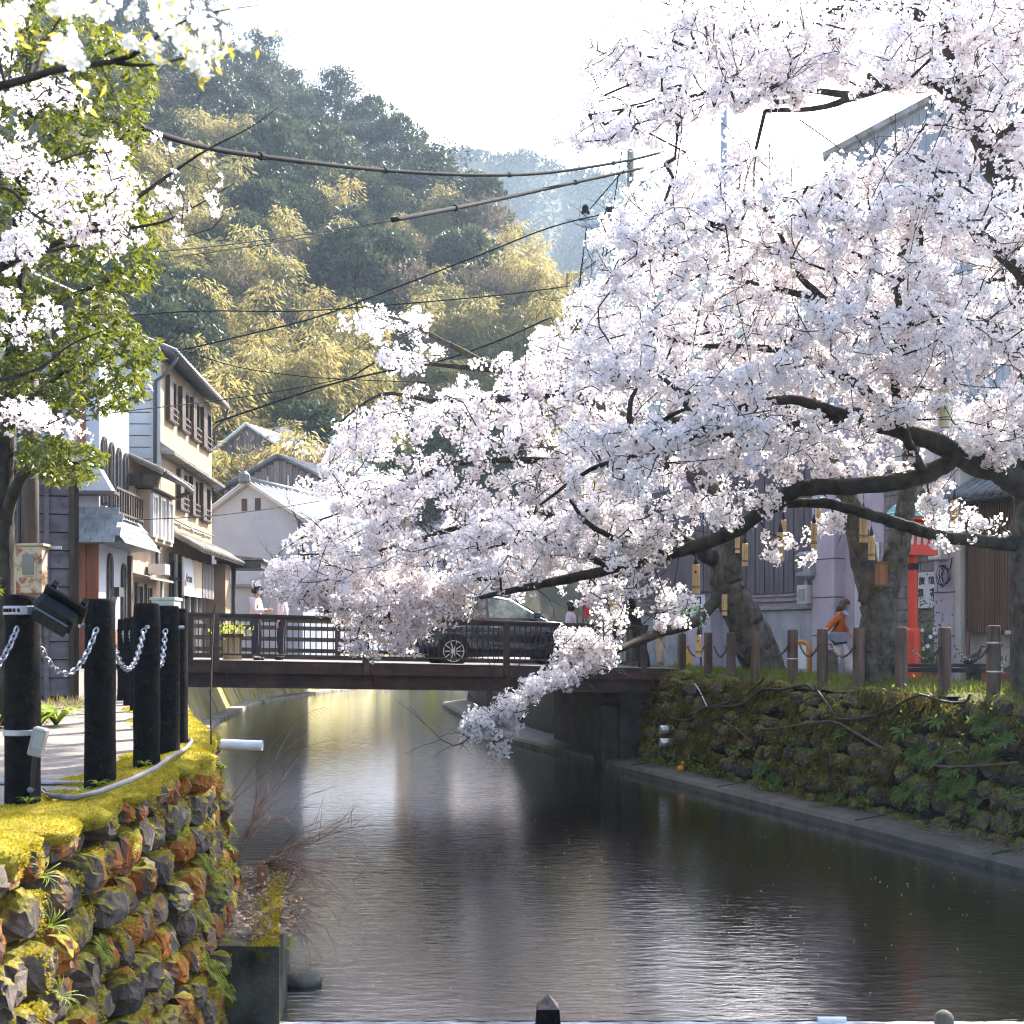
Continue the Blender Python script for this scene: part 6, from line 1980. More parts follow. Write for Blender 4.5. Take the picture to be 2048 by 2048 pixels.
for a_, b2 in FERNS:
    a2, b3 = a_.copy(), b2.copy()
    for m_ in (a2, b3):
        m_.materials.clear(); m_.materials.append(M_dfern)
    DFERNS.append((a2, b3))
for me in STRAPS:
    me.materials.append(M_dfern)
M_lgrass = leafmat('lime_grass', (0.10, 0.17, 0.02), (0.30, 0.36, 0.04), 0.4, (0.45, 0.52, 0.08))
BSTRAPS = []
for me in STRAPS:
    m2 = me.copy(); m2.materials.clear(); m2.materials.append(M_lgrass); BSTRAPS.append(m2)
for me in GRASS:
    me.materials.append(M_lgrass)
pr = np.random.default_rng(31)
def put_plant(kind, name, lab, group, pos, out, s):
    o = thing(name, lab, 'plant' if name != 'fern' else 'fern', pos, 0, group)
    up = Vector(out) + Vector((0, 0, 0.55))
    o.rotation_euler = (up.to_track_quat('Z', 'Y') @ Quaternion((0, 0, 1), pr.uniform(0, 6.28))).to_euler()
    o.scale = (s, s, s)
    if kind == 'fern' or kind == 'dfern':
        a_, b2 = (FERNS if kind == 'fern' else DFERNS)[int(pr.integers(0, 5))]
        link('stalks', a_, None, o); link('fronds', b2, None, o)
    else:
        ml = {'strap': STRAPS, 'bstrap': BSTRAPS, 'grass': GRASS}[kind]
        link('leaves', ml[int(pr.integers(0, len(ml)))], None, o)
    return o
def on_left_wall(x, y):
    """pixel on the left wall face -> point and outward normal (march along the view ray)."""
    best = None
    for D in np.linspace(4.4, 14, 480):
        p = pt(x, y, D)
        v = (p.z + 0.03) / -2.12
        if v < 0 or v > 1.05:
            continue
        tx, fx_ = lerp_line(L_TOP, D), lerp_line(L_FOOT, D)
        dx = p.x - (tx + (fx_ - tx) * v)
        if best is None or abs(dx) < best[0]:
            best = (abs(dx), p, D, v)
    _, p, D, v = best
    return wall_frame(L_TOP, L_FOOT, D, v, -0.03, -2.15)
for x, y, kd, s, lab in ((395, 1740, 'fern', 0.8, 'yellow green fern halfway up the sunlit wall above the block'), (370, 1835, 'fern', 0.9, 'golden fern hanging on the sunlit wall beside rusty stones'), (175, 1910, 'fern', 0.62, 'small golden fern between orange stones low on the wall'),
                         (395, 1945, 'fern', 1.0, 'fern hanging beside the dark face of the concrete block'), (425, 1985, 'fern', 0.7, 'bright fern tip at the corner of the concrete block'), (445, 1610, 'fern', 0.9, 'fern leaning over the water from the wall edge'),
                         (455, 1660, 'fern', 0.85, 'lime fern on the wall edge above the dry shrub'), (440, 1545, 'bstrap', 0.55, 'strappy green plant on the wall corner under the white pipe'), (40, 1760, 'grass', 0.75, 'tuft of long grass under the moss cap at the frame edge'), (60, 1860, 'grass', 0.7, 'grass tuft growing from the rusty stones'),
                         (75, 2000, 'grass', 0.8, 'grass tuft low on the stone wall'), (430, 1700, 'bstrap', 0.4, 'short strap leaved tuft above the concrete block'), (330, 1680, 'grass', 0.7, 'wispy grass in a wall joint below the cap stones'), (415, 1800, 'grass', 0.9, 'grass clump at the back of the concrete block'), (470, 1740, 'bstrap', 0.45, 'leafy tuft where wall and block meet'), (300, 1970, 'fern', 0.5, 'little fern among grey stones near the frame bottom'), (480, 1570, 'grass', 0.8, 'grass blades hanging over the canal below the pipe')):
    p, d, out, up_ = on_left_wall(min(x, 440), y)
    put_plant(kd, 'fern' if kd == 'fern' else 'grass_tuft' if kd == 'grass' else 'wall_plant', lab, 'plants growing from the mossy wall', p + out * 0.08, out, s * (0.62 if kd == 'fern' else 0.8))
for k, (t, s) in enumerate(((0.1, .5), (0.3, .45), (0.45, .6), (0.62, .5), (0.8, .7))):
    e = np.array(bp[0]) + (np.array(bp[2]) - np.array(bp[0])) * t
    put_plant('grass', 'grass_tuft', 'pale grass tuft hanging from the edge of the concrete block', 'grass tufts on the block edge', (e[0] + 0.03, e[1], -1.45 - 0.1 * (k % 3)), (1, 0, -0.1), s)
# tiny weeds along the post feet
for i, (X, D) in enumerate(((-2.62, 6.5), (-2.5, 7.25), (-2.55, 8.35), (-2.48, 6.9))):
    put_plant('bstrap', 'weed', 'small weed at the foot of a black post on the moss', 'weeds at the post feet', (X, D, 0.03), (0, 0, 1), 0.22)
# broad plants and dry grass by the boarded house
for x, D, s, lab in ((112, 12.5, 1.25, 'big arching broad leaved clump beside the floodlight post'), (78, 12.2, 1.1, 'broad leaved clump half behind the floodlight post'), (-8, 12.2, 1.2, 'broad leaved clump cut by the frame edge')):
    put_plant('bstrap', 'leafy_plant', lab, 'broad leaved clumps by the path', px(x, D, 0.0), (0, 0, 1), s)
k = 5200
gx = pr.uniform(-6.4, -3.9, k); gy = pr.uniform(8.5, 17, k)
keep = gx < -3.1 - 0.16 * gy + 0.35 * np.sin(gy * 2.1)
gx, gy = gx[keep], gy[keep]
P = np.stack([gx, gy, np.zeros(len(gx))], 1)
V, q = cards(P, pr.normal(size=P.shape) * [0.5, 0.5, 0.1] + [0, 0, 1], pr.uniform(0.05, 0.16, len(P)), 0.012, pr)
M_dgrass = leafmat('dry_grass', (0.20, 0.17, 0.04), (0.48, 0.38, 0.14), 0.35)
gd = stuff(link('grass', fastmesh('grass', V, [q], col=np.repeat(pr.random(len(P)), 4)), M_dgrass))
gd['label'] = 'dry yellow grass along the house side of the path'
# dry shrub over the water
def dry_shrub(name, lab, base, n, seed, dirs, L, m):
    r = np.random.default_rng(seed)
    mb = MB()
    for k in range(n):
        d = Vector(dirs) + Vector(r.normal(size=3)) * 0.33
        d.normalize()
        l_ = L * r.uniform(0.45, 1.15)
        p = [Vector((0, 0, 0))]
        side = Vector(r.normal(size=3)) * 0.2
        for t in np.linspace(0.12, 1, 9):
            p.append(d * l_ * t + side * t * t * l_ * 0.6 + Vector((0, 0, -0.26 * l_ * t ** 2.2)) + Vector(r.normal(size=3)) * 0.014)
        mb.tube(p, list(np.linspace(0.0055, 0.0016, 10)), 4, caps=False)
        for s in range(4):
            i = int(r.integers(3, 9))
            d2 = (p[min(9, i + 1)] - p[i - 1]).normalized() + Vector(r.normal(size=3)) * 0.5
            mb.tube([p[i], p[i] + d2 * l_ * 0.12, p[i] + d2 * l_ * 0.24 + Vector((0, 0, -0.03))], [0.003, 0.002, 0.001], 3, caps=False)
    o = thing(name, lab, 'shrub', base)
    mb.build('twigs', m, o)
    return o
M_twig = mat('dry_twig', (0.20, 0.115, 0.085), (0.36, 0.25, 0.2), scale=8, rough=0.9)
dry_shrub('dry_shrub', 'leafless reddish brown shrub arching from the block over the water', (-2.42, 11.7, -1.3), 38, 3, (1.0, -0.25, 0.42), 1.25, M_twig)
dry_shrub('dry_shrub', 'thin bare twigs rising from the wall foot above the red shrub', (-2.5, 11.2, -1.0), 16, 5, (0.55, 0.1, 0.9), 1.0, M_twig)
dry_shrub('dry_shrub', 'tangle of fine bare twigs trailing into the water beyond the block', (-2.2, 11.0, -1.5), 22, 9, (1.0, -0.6, 0.0), 0.85, M_twig)
sg_ = thing('dry_grass_stalk', 'two long pale grass stalks arching out over the canal', 'grass', (-2.55, 10.6, -0.6))
g = MB()
for ex, ez, ln in ((0.85, 0.95, 1), (0.9, 0.62, 1)):
    p = [Vector((ex * t, 0.3 * t, ez * (1.35 * t - 0.42 * t ** 3))) for t in np.linspace(0, 1, 10)]
    g.tube(p, list(np.linspace(0.004, 0.0015, 10)), 4, caps=False)
    for k in range(7):
        c = p[9].lerp(p[7], k / 6)
        g.tube([c, c + Vector((0.05, 0, -0.035 - 0.01 * (k % 2)))], [0.002, 0.001], 3, caps=False)
g.build('stalk', M_dgrass, sg_)

print('stones', len(laid_l))
# ------------------------------------------------------------------ cherry trees
M_petal = leafmat('cherry_petal', (0.95, 0.935, 0.935), (0.74, 0.46, 0.50), 0.64, (0.95, 0.935, 0.93), rough=0.6, spec=0.15)
M_stem = leafmat('cherry_pedicel', (0.045, 0.018, 0.014), (0.12, 0.05, 0.028), 0.1)
M_young = leafmat('young_leaf', (0.22, 0.24, 0.03), (0.48, 0.36, 0.04), 0.5, (0.7, 0.62, 0.1))
M_cbark = mat('cherry_bark', (0.016, 0.013, 0.011), (0.06, 0.05, 0.042), scale=7, stretch=(1, 1, 0.5), rough=0.95, bump=0.9, bscale=24, extra=[((0.055, 0.06, 0.02), 3, 0.55, 0.68), ((0.13, 0.125, 0.11), 9, 0.66, 0.72)])
M_mbark = mat('mossy_cherry_bark', (0.045, 0.038, 0.03), (0.17, 0.15, 0.125), scale=8, stretch=(1, 1, 0.6), rough=0.95, bump=1.0, bscale=42, bdist=0.05, extra=[((0.10, 0.095, 0.022), 3.2, 0.55, 0.68), ((0.20, 0.19, 0.16), 10, 0.64, 0.72)])

def pt_in_poly(x, y, poly):
    px_ = np.array([p[0] for p in poly], float); py_ = np.array([p[1] for p in poly], float)
    ins = np.zeros(len(x), bool)
    j = len(poly) - 1
    for i in range(len(poly)):
        c = ((py_[i] > y) != (py_[j] > y)) & (x < (px_[j] - px_[i]) * (y - py_[i]) / (py_[j] - py_[i] + 1e-9) + px_[i])
        ins ^= c
        j = i
    return ins

def sample_poly(poly, n, r, clump=0.0):
    xs = [p[0] for p in poly]; ys = [p[1] for p in poly]
    out = np.zeros((0, 2))
    while len(out) < n:
        x = r.uniform(min(xs), max(xs), n * 3); y = r.uniform(min(ys), max(ys), n * 3)
        k = pt_in_poly(x, y, poly)
        out = np.concatenate([out, np.stack([x[k], y[k]], 1)])
    return out[:n]

def smooth_line(P, n):
    """Catmull-Rom through 3D control points with radius as 4th value."""
    P = np.array(P, float)
    P = np.concatenate([[2 * P[0] - P[1]], P, [2 * P[-1] - P[-2]]])
    out = []
    m = len(P) - 3
    for i in range(m):
        p0, p1, p2, p3 = P[i:i + 4]
        k = max(2, int(n / m))
        for t in np.linspace(0, 1, k, endpoint=(i == m - 1)):
            out.append(0.5 * (2 * p1 + (p2 - p0) * t + (2 * p0 - 5 * p1 + 4 * p2 - p3) * t * t + (3 * p1 - p0 - 3 * p2 + p3) * t ** 3))
    return np.array(out)

def flower_template(n_pet=5):
    """open five-petalled flower facing +z, unit radius: 11 points, 10 triangles."""
    v = [(0, 0, -0.28)]
    for k in range(n_pet):
        a = 2 * PI * k / n_pet
        v.append((math.cos(a), math.sin(a), 0.10))
        a2 = a + PI / n_pet
        v.append((0.56 * math.cos(a2), 0.56 * math.sin(a2), -0.02))
    f = [(0, 1 + i, 1 + (i + 1) % (2 * n_pet)) for i in range(2 * n_pet)]
    return np.array(v), np.array(f)
FV_, FFc_ = flower_template()
FT_ = np.array([0.85] + [0.0, 0.10] * 5)

SV = np.array([(0, 0, -0.25)] + [(math.cos(2 * PI * k / 5), math.sin(2 * PI * k / 5), 0.08) for k in range(5)])
SF = np.array([(0, 1 + i, 1 + (i + 1) % 5) for i in range(5)])
ST = np.array([0.5] + [0.0] * 5)

def frames(Z, r):
    A = unit(r.normal(size=Z.shape))
    X = unit(np.cross(A, Z))
    Y = np.cross(Z, X)
    return X, Y

def blossoms(cent, r, nf=13, rad=0.075, fr=0.021, small=True):
    """pom-pom clusters: nf flowers on a ball round each centre. -> petals (V,F,tint), pedicels (V,q,tint)"""
    m = len(cent)
    d = unit(r.normal(size=(m, nf, 3)))
    rr = rad * r.uniform(0.75, 1.1, (m, nf, 1)) * r.uniform(0.75, 1.2, (m, 1, 1))
    P = (cent[:, None, :] + d * rr).reshape(-1, 3)
    Z = unit(d.reshape(-1, 3) + r.normal(size=(m * nf, 3)) * 0.45)
    X, Y = frames(Z, r)
    s = (fr * r.uniform(0.78, 1.15, m * nf))[:, None, None]
    FV, FFc, FT = (SV, SF, ST) if small else (FV_, FFc_, FT_)
    V = P[:, None, :] + s * (FV[None, :, 0:1] * X[:, None, :] + FV[None, :, 1:2] * Y[:, None, :] + FV[None, :, 2:3] * Z[:, None, :])
    n = m * nf
    Fc = (np.arange(n)[:, None, None] * len(FV) + FFc[None]).reshape(-1, 3)
    tint = np.clip(FT[None, :] * r.uniform(0.5, 1.0, (n, 1)) + r.uniform(0.0, 0.09, (n, 1)), 0, 1).ravel()
    k = 4
    sd_ = d[:, :k].reshape(-1, 3)
    sv, sq = cards(np.repeat(cent, k, 0), sd_, rad * 1.0, rad * 0.10, r)
    return (V.reshape(-1, 3), Fc, tint), (sv, sq, np.repeat(r.random(m * k), 4))

class Tree:
    def __init__(s, name, label, base, seed):
        s.o = thing(name, label, 'cherry tree', base, 0, 'cherry trees along the canal')
        s.base = np.array(base, float)
        s.r = np.random.default_rng(seed)
        s.nodes, s.par, s.rad0 = [], [], []
        s.limbs = []
        s.att = []
    def limb(s, pts, bumps=0.035, m=None, sides=10, name='limb'):
        """pts: (x,y,D,radius) in photo pixels, becomes a real 3D limb."""
        P = np.array([(*pt(x, y, D), r_) for x, y, D, r_ in pts])
        L = smooth_line(P, max(8, 6 * len(pts)))
        L[1:-1, :3] += s.r.normal(size=(len(L) - 2, 3)) * L[1:-1, 3:4] * bumps * 2
        rad = np.maximum(L[:, 3] * (1 + s.r.normal(size=len(L)) * bumps), 0.002)
        MB().tube(L[:, :3] - s.base, list(rad), sides).build(name, m or M_cbark, s.o, smooth=True)
        for p, r_ in zip(L[:, :3], rad):
            if r_ < 0.13:
                s.nodes.append(p); s.par.append(-1); s.rad0.append(r_)
    def crown(s, poly, n, dspread=1.2, dmin=None, dmax=None, L=1.25, k=6):
        """flat sprays: each seed becomes a row of k twig ends running outwards, nearly level."""
        seeds = sample_poly(poly, max(1, int(n / k)), s.r)
        N = np.array(s.nodes)
        nx = 1024 + F * N[:, 0] / N[:, 1]; ny = HZ - F * (N[:, 2] - EYE) / N[:, 1]
        for x, y in seeds:
            i = int(np.argmin((nx - x) ** 2 + (ny - y) ** 2))
            D = N[i, 1] + s.r.normal() * dspread
            if dmin is not None:
                D = min(max(D, dmin), dmax)
            p = np.array(pt(x, y, D))
            v = p - N[i]
            v = v / (np.linalg.norm(v) + 1e-6)
            d = np.array([v[0] * 0.8 - 0.55, v[1] * 0.5, v[2] * 0.28 - 0.04]) + s.r.normal(size=3) * [0.3, 0.35, 0.10]
            d /= np.linalg.norm(d)
            ln = L * s.r.uniform(0.6, 1.35)
            t = (np.arange(k) / max(1, k - 1) - 0.5)[:, None]
            Q = p + d * t * ln + s.r.normal(size=(k, 3)) * np.array([0.10, 0.16, 0.055]) * L + np.array([0, 0, -0.16]) * (t + 0.5) ** 2 * ln
            qx = 1024 + F * Q[:, 0] / Q[:, 1]; qy = HZ - F * (Q[:, 2] - EYE) / Q[:, 1]
            ok = pt_in_poly(qx, qy, poly)
            if not ok.any():
                ok[k // 2] = True
            s.att += [q for q, o_ in zip(Q, ok) if o_]
    def grow(s, step=0.42, percl=4, nf=13, rad=0.075, fr=0.021, spread=0.055, tip=0.55, young=0.02, leafsize=0.05, small=True, bare=0, blen=1.0, trad=1.0):
        r = s.r
        att = s.att
        base_n = len(s.nodes)
        cap = base_n + len(att) * 8 + 10
        N = np.zeros((cap, 3)); N[:base_n] = s.nodes
        par = list(s.par)
        cnt = base_n
        A = np.array(att)
        d0 = np.array([np.min(((N[:base_n] - a) ** 2).sum(1)) for a in A])
        order = np.argsort(d0)
        seg = []
        cents = []
        for i in order:
            a = A[i]
            d2 = ((N[:cnt] - a) ** 2).sum(1)
            j = int(np.argmin(d2))
            ln = math.sqrt(d2[j])
            k = max(2, min(7, int(round(ln / step))))
            p0 = N[j].copy()
            side = r.normal(size=3) * ln * 0.16
            prev = j
            pts = [p0]
            for t in range(1, k + 1):
                u = t / k
                p = p0 + (a - p0) * u + side * math.sin(PI * u) + np.array([0, 0, 0.07 * ln * math.sin(PI * u)])
                if cnt >= cap:
                    break
                N[cnt] = p
                par.append(prev)
                prev = cnt
                cnt += 1
                pts.append(p)
            pts = np.array(pts)
            # flower clusters along the outer part
            sl = np.concatenate([[0], np.cumsum(np.linalg.norm(np.diff(pts, axis=0), axis=1))])
            lo_ = max(0, sl[-1] - tip)
            for q_ in range(percl):
                u = r.uniform(lo_, sl[-1]) if q_ else sl[-1]
                c = np.array([np.interp(u, sl, pts[:, z]) for z in range(3)])
                cents.append(c + r.normal(size=3) * spread * (0.4 if q_ == 0 else 1))
        N = N[:cnt]
        # pipe model radii
        load = np.zeros(cnt)
        for i in range(cnt - 1, base_n - 1, -1):
            load[i] += 1
            if par[i] >= base_n:
                load[par[i]] += load[i]
        mb = MB()
        V, Q = [], []
        rd = np.minimum(0.0031 * np.sqrt(load + 1), 0.030) * trad
        idx = np.arange(base_n, cnt)
        Pc = N[idx]; Pp = N[[par[i] for i in idx]]
        rp_ = np.array([min(rd[i] * 1.25, rd[par[i]]) if par[i] >= base_n else rd[i] * 1.25 for i in idx])
        rc_ = rd[idx]
        T = unit(Pc - Pp + 1e-9)
        X, Y = frames(T, r)
        ns = 4
        for rr_, PP in ((rp_, Pp - T * rp_[:, None] * 0.4), (rc_, Pc + T * rc_[:, None] * 0.4)):
            for k in range(ns):
                a_ = 2 * PI * k / ns
                V.append(PP + (X * math.cos(a_) + Y * math.sin(a_)) * rr_[:, None])
        V = np.stack(V, 1)
        m = len(idx)
        qd = np.array([(k, (k + 1) % ns, ns + (k + 1) % ns, ns + k) for k in range(ns)])
        Q = (np.arange(m)[:, None, None] * 8 + qd[None]).reshape(-1, 4)
        V = V.reshape(-1, 3) - s.base
        if bare:
            # bare twigs standing clear of the flowers, each forking once or twice
            ex = MB()
            pick = r.choice(np.arange(base_n, cnt), min(bare, cnt - base_n), replace=False)
            for i in pick:
                p = Vector(N[i] - s.base)
                d = Vector(N[i] - N[par[i]]) if par[i] >= 0 else Vector((-1, 0, 0))
                d = (d.normalized() * 0.7 + Vector(r.normal(size=3)) * 0.45 + Vector((-0.15, -0.5, 0.1))).normalized()
                ln = r.uniform(0.35, 1.0) * blen
                sd_ = Vector(r.normal(size=3)) * 0.2 * ln
                pp = [p + d * ln * t + sd_ * math.sin(PI * t * 0.9) for t in np.linspace(0, 1, 6)]
                ex.tube(pp, list(np.linspace(0.0075, 0.0025, 6) * blen), 4, caps=False)
                for k in (2, 3, 4):
                    d2 = (pp[k] - pp[k - 1]).normalized() + Vector(r.normal(size=3)) * 0.55
                    q2 = ln * r.uniform(0.2, 0.45)
                    ex.tube([pp[k], pp[k] + d2 * q2 * 0.5 + Vector((0, 0, 0.02)), pp[k] + d2 * q2], [0.004 * blen, 0.003 * blen, 0.0015 * blen], 3, caps=False)
            ex.build('bare_twigs', M_cbark, s.o)['kind'] = 'stuff'
        stuff(link('twigs', fastmesh('twigs', V, [Q], smooth=True), M_cbark, s.o))
        cents = np.array(cents)
        (bv, bf, bt), (sv, sq, st) = blossoms(cents, r, nf, rad, fr, small)
        stuff(link('blossoms', fastmesh('blossoms', bv - s.base, [bf], col=bt), M_petal, s.o))
        stuff(link('pedicels', fastmesh('pedicels', sv - s.base, [sq], col=st), M_stem, s.o))
        ny_ = int(len(cents) * young)
        if ny_:
            c = cents[r.integers(0, len(cents), ny_)]
            c = np.repeat(c, 4, 0)
            yv, yq = cards(c, r.normal(size=c.shape) + [0, 0, 0.5], r.uniform(0.6, 1.3, len(c)) * leafsize, leafsize * 0.4, r)
            stuff(link('young_leaves', fastmesh('young_leaves', yv - s.base, [yq], col=np.repeat(r.random(len(c)), 4)), M_young, s.o))
        return len(cents)

# tree at the right edge: its limbs sweep across the canal
tA = Tree('cherry_tree', 'great old cherry at the frame edge whose limbs sweep out over the canal', tuple(px(2078, 16.6, 0.0)), 41)
tA.limb([(2090, 1440, 16.6, 0.46), (2078, 1250, 16.5, 0.36), (2072, 1090, 16.4, 0.33), (2076, 960, 16.3, 0.31)], m=M_mbark, sides=16, name='trunk')
tA.limb([(2075, 990, 16.3, 0.2), (2015, 950, 16.1, 0.175), (1945, 925, 15.9, 0.15), (1870, 885, 15.7, 0.13), (1790, 858, 15.6, 0.115), (1700, 830, 15.6, 0.10), (1600, 852, 15.7, 0.075), (1480, 862, 16.0, 0.06), (1370, 900, 16.3, 0.035)], sides=12)
tA.limb([(1915, 912, 15.8, 0.12), (1850, 950, 15.9, 0.118), (1720, 972, 16.0, 0.115), (1620, 975, 16.2, 0.11), (1545, 1005, 16.4, 0.105), (1465, 1065, 16.7, 0.10), (1340, 1108, 17.0, 0.088), (1225, 1138, 17.3, 0.078), (1100, 1165, 17.6, 0.065), (1030, 1180, 17.8, 0.05), (960, 1195, 18.0, 0.03)], sides=12)
tA.limb([(2068, 1092, 16.4, 0.12), (1980, 1083, 16.3, 0.09), (1880, 1072, 16.2, 0.085), (1780, 1042, 16.2, 0.08), (1690, 1015, 16.4, 0.07), (1590, 1006, 16.7, 0.06), (1500, 1040, 17.0, 0.03)])
tA.limb([(2076, 970, 16.3, 0.28), (2082, 760, 16.0, 0.22), (2055, 520, 15.7, 0.18), (2005, 365, 15.5, 0.17), (1968, 280, 15.4, 0.15), (1930, 205, 15.3, 0.12), (1900, 110, 15.3, 0.09), (1890, 10, 15.2, 0.07), (1880, -70, 15.2, 0.05)], sides=12)
tA.limb([(1945, 235, 15.3, 0.10), (1880, 168, 15.2, 0.085), (1820, 160, 15.2, 0.07), (1720, 190, 15.2, 0.05), (1640, 215, 15.3, 0.035), (1530, 222, 15.5, 0.025)])
tA.limb([(1892, 60, 15.2, 0.06), (1800, 15, 15.1, 0.07), (1700, 15, 15.1, 0.055), (1610, 42, 15.2, 0.045), (1500, 60, 15.4, 0.03), (1350, 130, 15.8, 0.02), (1210, 190, 16.2, 0.012)])
tA.limb([(1700, 190, 15.2, 0.045), (1500, 170, 15.6, 0.03), (1350, 200, 16.0, 0.02), (1180, 230, 16.4, 0.01)])
tA.limb([(1975, 300, 15.4, 0.09), (2040, 240, 15.2, 0.05), (2090, 150, 15.0, 0.03)])
tA.limb([(2062, 560, 15.7, 0.12), (1960, 470, 15.2, 0.07), (1850, 380, 15.0, 0.05), (1830, 560, 14.6, 0.03), (1700, 500, 14.6, 0.02)])
tA.limb([(2062, 700, 15.9, 0.14), (1930, 640, 15.0, 0.08), (1800, 640, 14.6, 0.06), (1650, 600, 14.6, 0.045), (1480, 560, 15.0, 0.03), (1330, 500, 15.4, 0.02)])
tA.limb([(1800, 850, 15.6, 0.09), (1700, 760, 15.0, 0.06), (1550, 700, 15.0, 0.045), (1400, 690, 15.4, 0.03), (1280, 660, 15.8, 0.02)])
for bl in ([(1700, 830, 15.6, 0.07), (1560, 800, 15.0, 0.06), (1400, 850, 14.8, 0.05), (1300, 900, 14.8, 0.04), (1180, 940, 15.0, 0.03), (1080, 1010, 15.3, 0.015)],
           [(1310, 895, 14.8, 0.04), (1265, 860, 14.7, 0.04), (1262, 800, 14.7, 0.03), (1290, 760, 14.7, 0.015)], [(1300, 900, 14.8, 0.03), (1330, 840, 14.6, 0.03), (1380, 815, 14.5, 0.02)],
           [(1340, 1108, 17.0, 0.05), (1260, 1090, 16.4, 0.045), (1180, 1050, 16.0, 0.035), (1140, 1000, 15.8, 0.02)], [(1225, 1138, 17.3, 0.05), (1150, 1100, 16.8, 0.035), (1060, 1080, 16.6, 0.025), (960, 1100, 16.6, 0.012)],
           [(1850, 950, 15.9, 0.07), (1810, 870, 15.2, 0.06), (1790, 760, 14.8, 0.055), (1800, 640, 14.6, 0.05), (1790, 560, 14.5, 0.03)], [(1800, 700, 14.7, 0.045), (1840, 640, 14.5, 0.04), (1850, 590, 14.5, 0.02)],
           [(1800, 515, 14.8, 0.05), (1830, 450, 14.6, 0.04), (1835, 380, 14.5, 0.03), (1860, 320, 14.5, 0.015)], [(1835, 450, 14.6, 0.03), (1880, 400, 14.4, 0.025), (1940, 360, 14.3, 0.012)],
           [(1650, 600, 14.6, 0.045), (1590, 540, 14.3, 0.035), (1560, 470, 14.2, 0.025), (1510, 400, 14.2, 0.012)], [(1560, 470, 14.2, 0.02), (1600, 420, 14.1, 0.012), (1610, 380, 14.1, 0.006)]):
    tA.limb(bl, sides=7)
P1 = [(1085, 190), (1150, 110), (1230, 60), (1300, -30), (1500, -60), (2110, -60), (2110, 330), (1990, 340), (1900, 250), (1870, 185), (1790, 195), (1660, 170), (1600, 205), (1480, 225), (1380, 260), (1290, 330), (1200, 315), (1150, 300), (1100, 290), (1170, 245), (1120, 230)]
P2 = [(1190, 480), (1240, 390), (1300, 330), (1380, 285), (1450, 295), (1510, 330), (1640, 350), (1720, 350), (1800, 380), (1900, 330), (1960, 350), (2110, 330), (2110, 900), (1960, 890), (1860, 840), (1720, 870), (1560, 930), (1420, 960), (1250, 1000), (1130, 980), (1090, 700), (1100, 640), (1180, 560)]
P6 = [(1260, 1010), (1500, 950), (1700, 890), (1840, 920), (1860, 945), (1620, 980), (1470, 1045), (1340, 1100), (1240, 1140), (1220, 1080)]
P6b = [(1180, 1160), (1330, 1125), (1440, 1080), (1420, 1150), (1330, 1220), (1250, 1250), (1200, 1230)]
P6c = [(1500, 1060), (1550, 1030), (1560, 1075), (1640, 1055), (1610, 1100), (1550, 1135), (1530, 1110)]
P6d = [(1780, 1000), (1850, 955), (1960, 970), (2020, 1050), (1950, 1100), (1900, 1120), (1840, 1080), (1790, 1050)]
P7 = [(930, 1030), (1250, 1000), (1300, 1090), (1180, 1140), (1060, 1160), (960, 1180), (900, 1175), (880, 1100)]
tA.crown([(1840, 835), (1950, 870), (2060, 890), (2060, 950), (1960, 930), (1860, 900)], 36, 0.3, 14.9, 15.6, L=0.8)
tA.crown(P1, 860, 1.3, 13.6, 18.5)
tA.crown([(1400, 240), (1500, 230), (1530, 340), (1430, 350)], 26, 0.5, 14.5, 16.5)
tA.crown([(1640, 330), (1700, 300), (1800, 275), (1880, 230), (1990, 330), (1960, 380), (1640, 410)], 90, 0.6, 14.2, 16.0)
tA.crown([(1880, -40), (2110, -40), (2110, 330), (2000, 340), (1920, 200)], 110, 0.8, 14.0, 16.5)
tA.crown(P2, 1640, 1.3, 13.2, 18.5)
tA.crown(P6, 150, 0.8, 14.5, 18.5)
tA.crown(P6b, 24, 0.5, 16.0, 18.5)
tA.crown(P6c, 8, 0.2, 16.5, 17.5, L=0.6, k=4)
tA.crown(P6d, 34, 0.4, 15.0, 17.0)
tA.crown(P7, 210, 0.8, 16.5, 19.0)
nA = tA.grow(step=0.3, percl=4, nf=15, rad=0.074, fr=0.0255, young=0.008, bare=420)

# forked trunk in the middle
tB = Tree('cherry_tree', 'cherry with a stout forked trunk standing on the verge beside the vermilion post', tuple(px(1742, 19.9, 0.0)), 42)
tB.limb([(1750, 1402, 19.9, 0.44), (1752, 1340, 19.9, 0.345), (1756, 1250, 19.9, 0.30), (1756, 1175, 19.9, 0.30)], m=M_mbark, sides=16, name='trunk')
tB.limb([(1752, 1205, 19.9, 0.25), (1726, 1110, 19.9, 0.22), (1706, 1030, 19.8, 0.19), (1665, 930, 19.6, 0.15), (1560, 870, 19.3, 0.11), (1420, 840, 19.2, 0.08), (1280, 850, 19.4, 0.05), (1170, 900, 19.8, 0.03)], m=M_mbark, sides=12)
tB.limb([(1756, 1215, 19.9, 0.24), (1790, 1120, 19.9, 0.2), (1806, 1050, 19.8, 0.17), (1822, 930, 19.6, 0.14), (1815, 780, 19.3, 0.12), (1790, 620, 19.0, 0.09), (1810, 500, 18.8, 0.06), (1760, 420, 18.7, 0.035)], m=M_mbark, sides=12)
tB.limb([(1640, 915, 19.6, 0.1), (1540, 760, 19.2, 0.07), (1430, 660, 19.2, 0.05), (1320, 560, 19.4, 0.035), (1230, 500, 19.8, 0.02)])
tB.limb([(1805, 700, 19.2, 0.09), (1680, 580, 18.8, 0.06), (1560, 480, 18.8, 0.04), (1420, 420, 19.1, 0.025)])
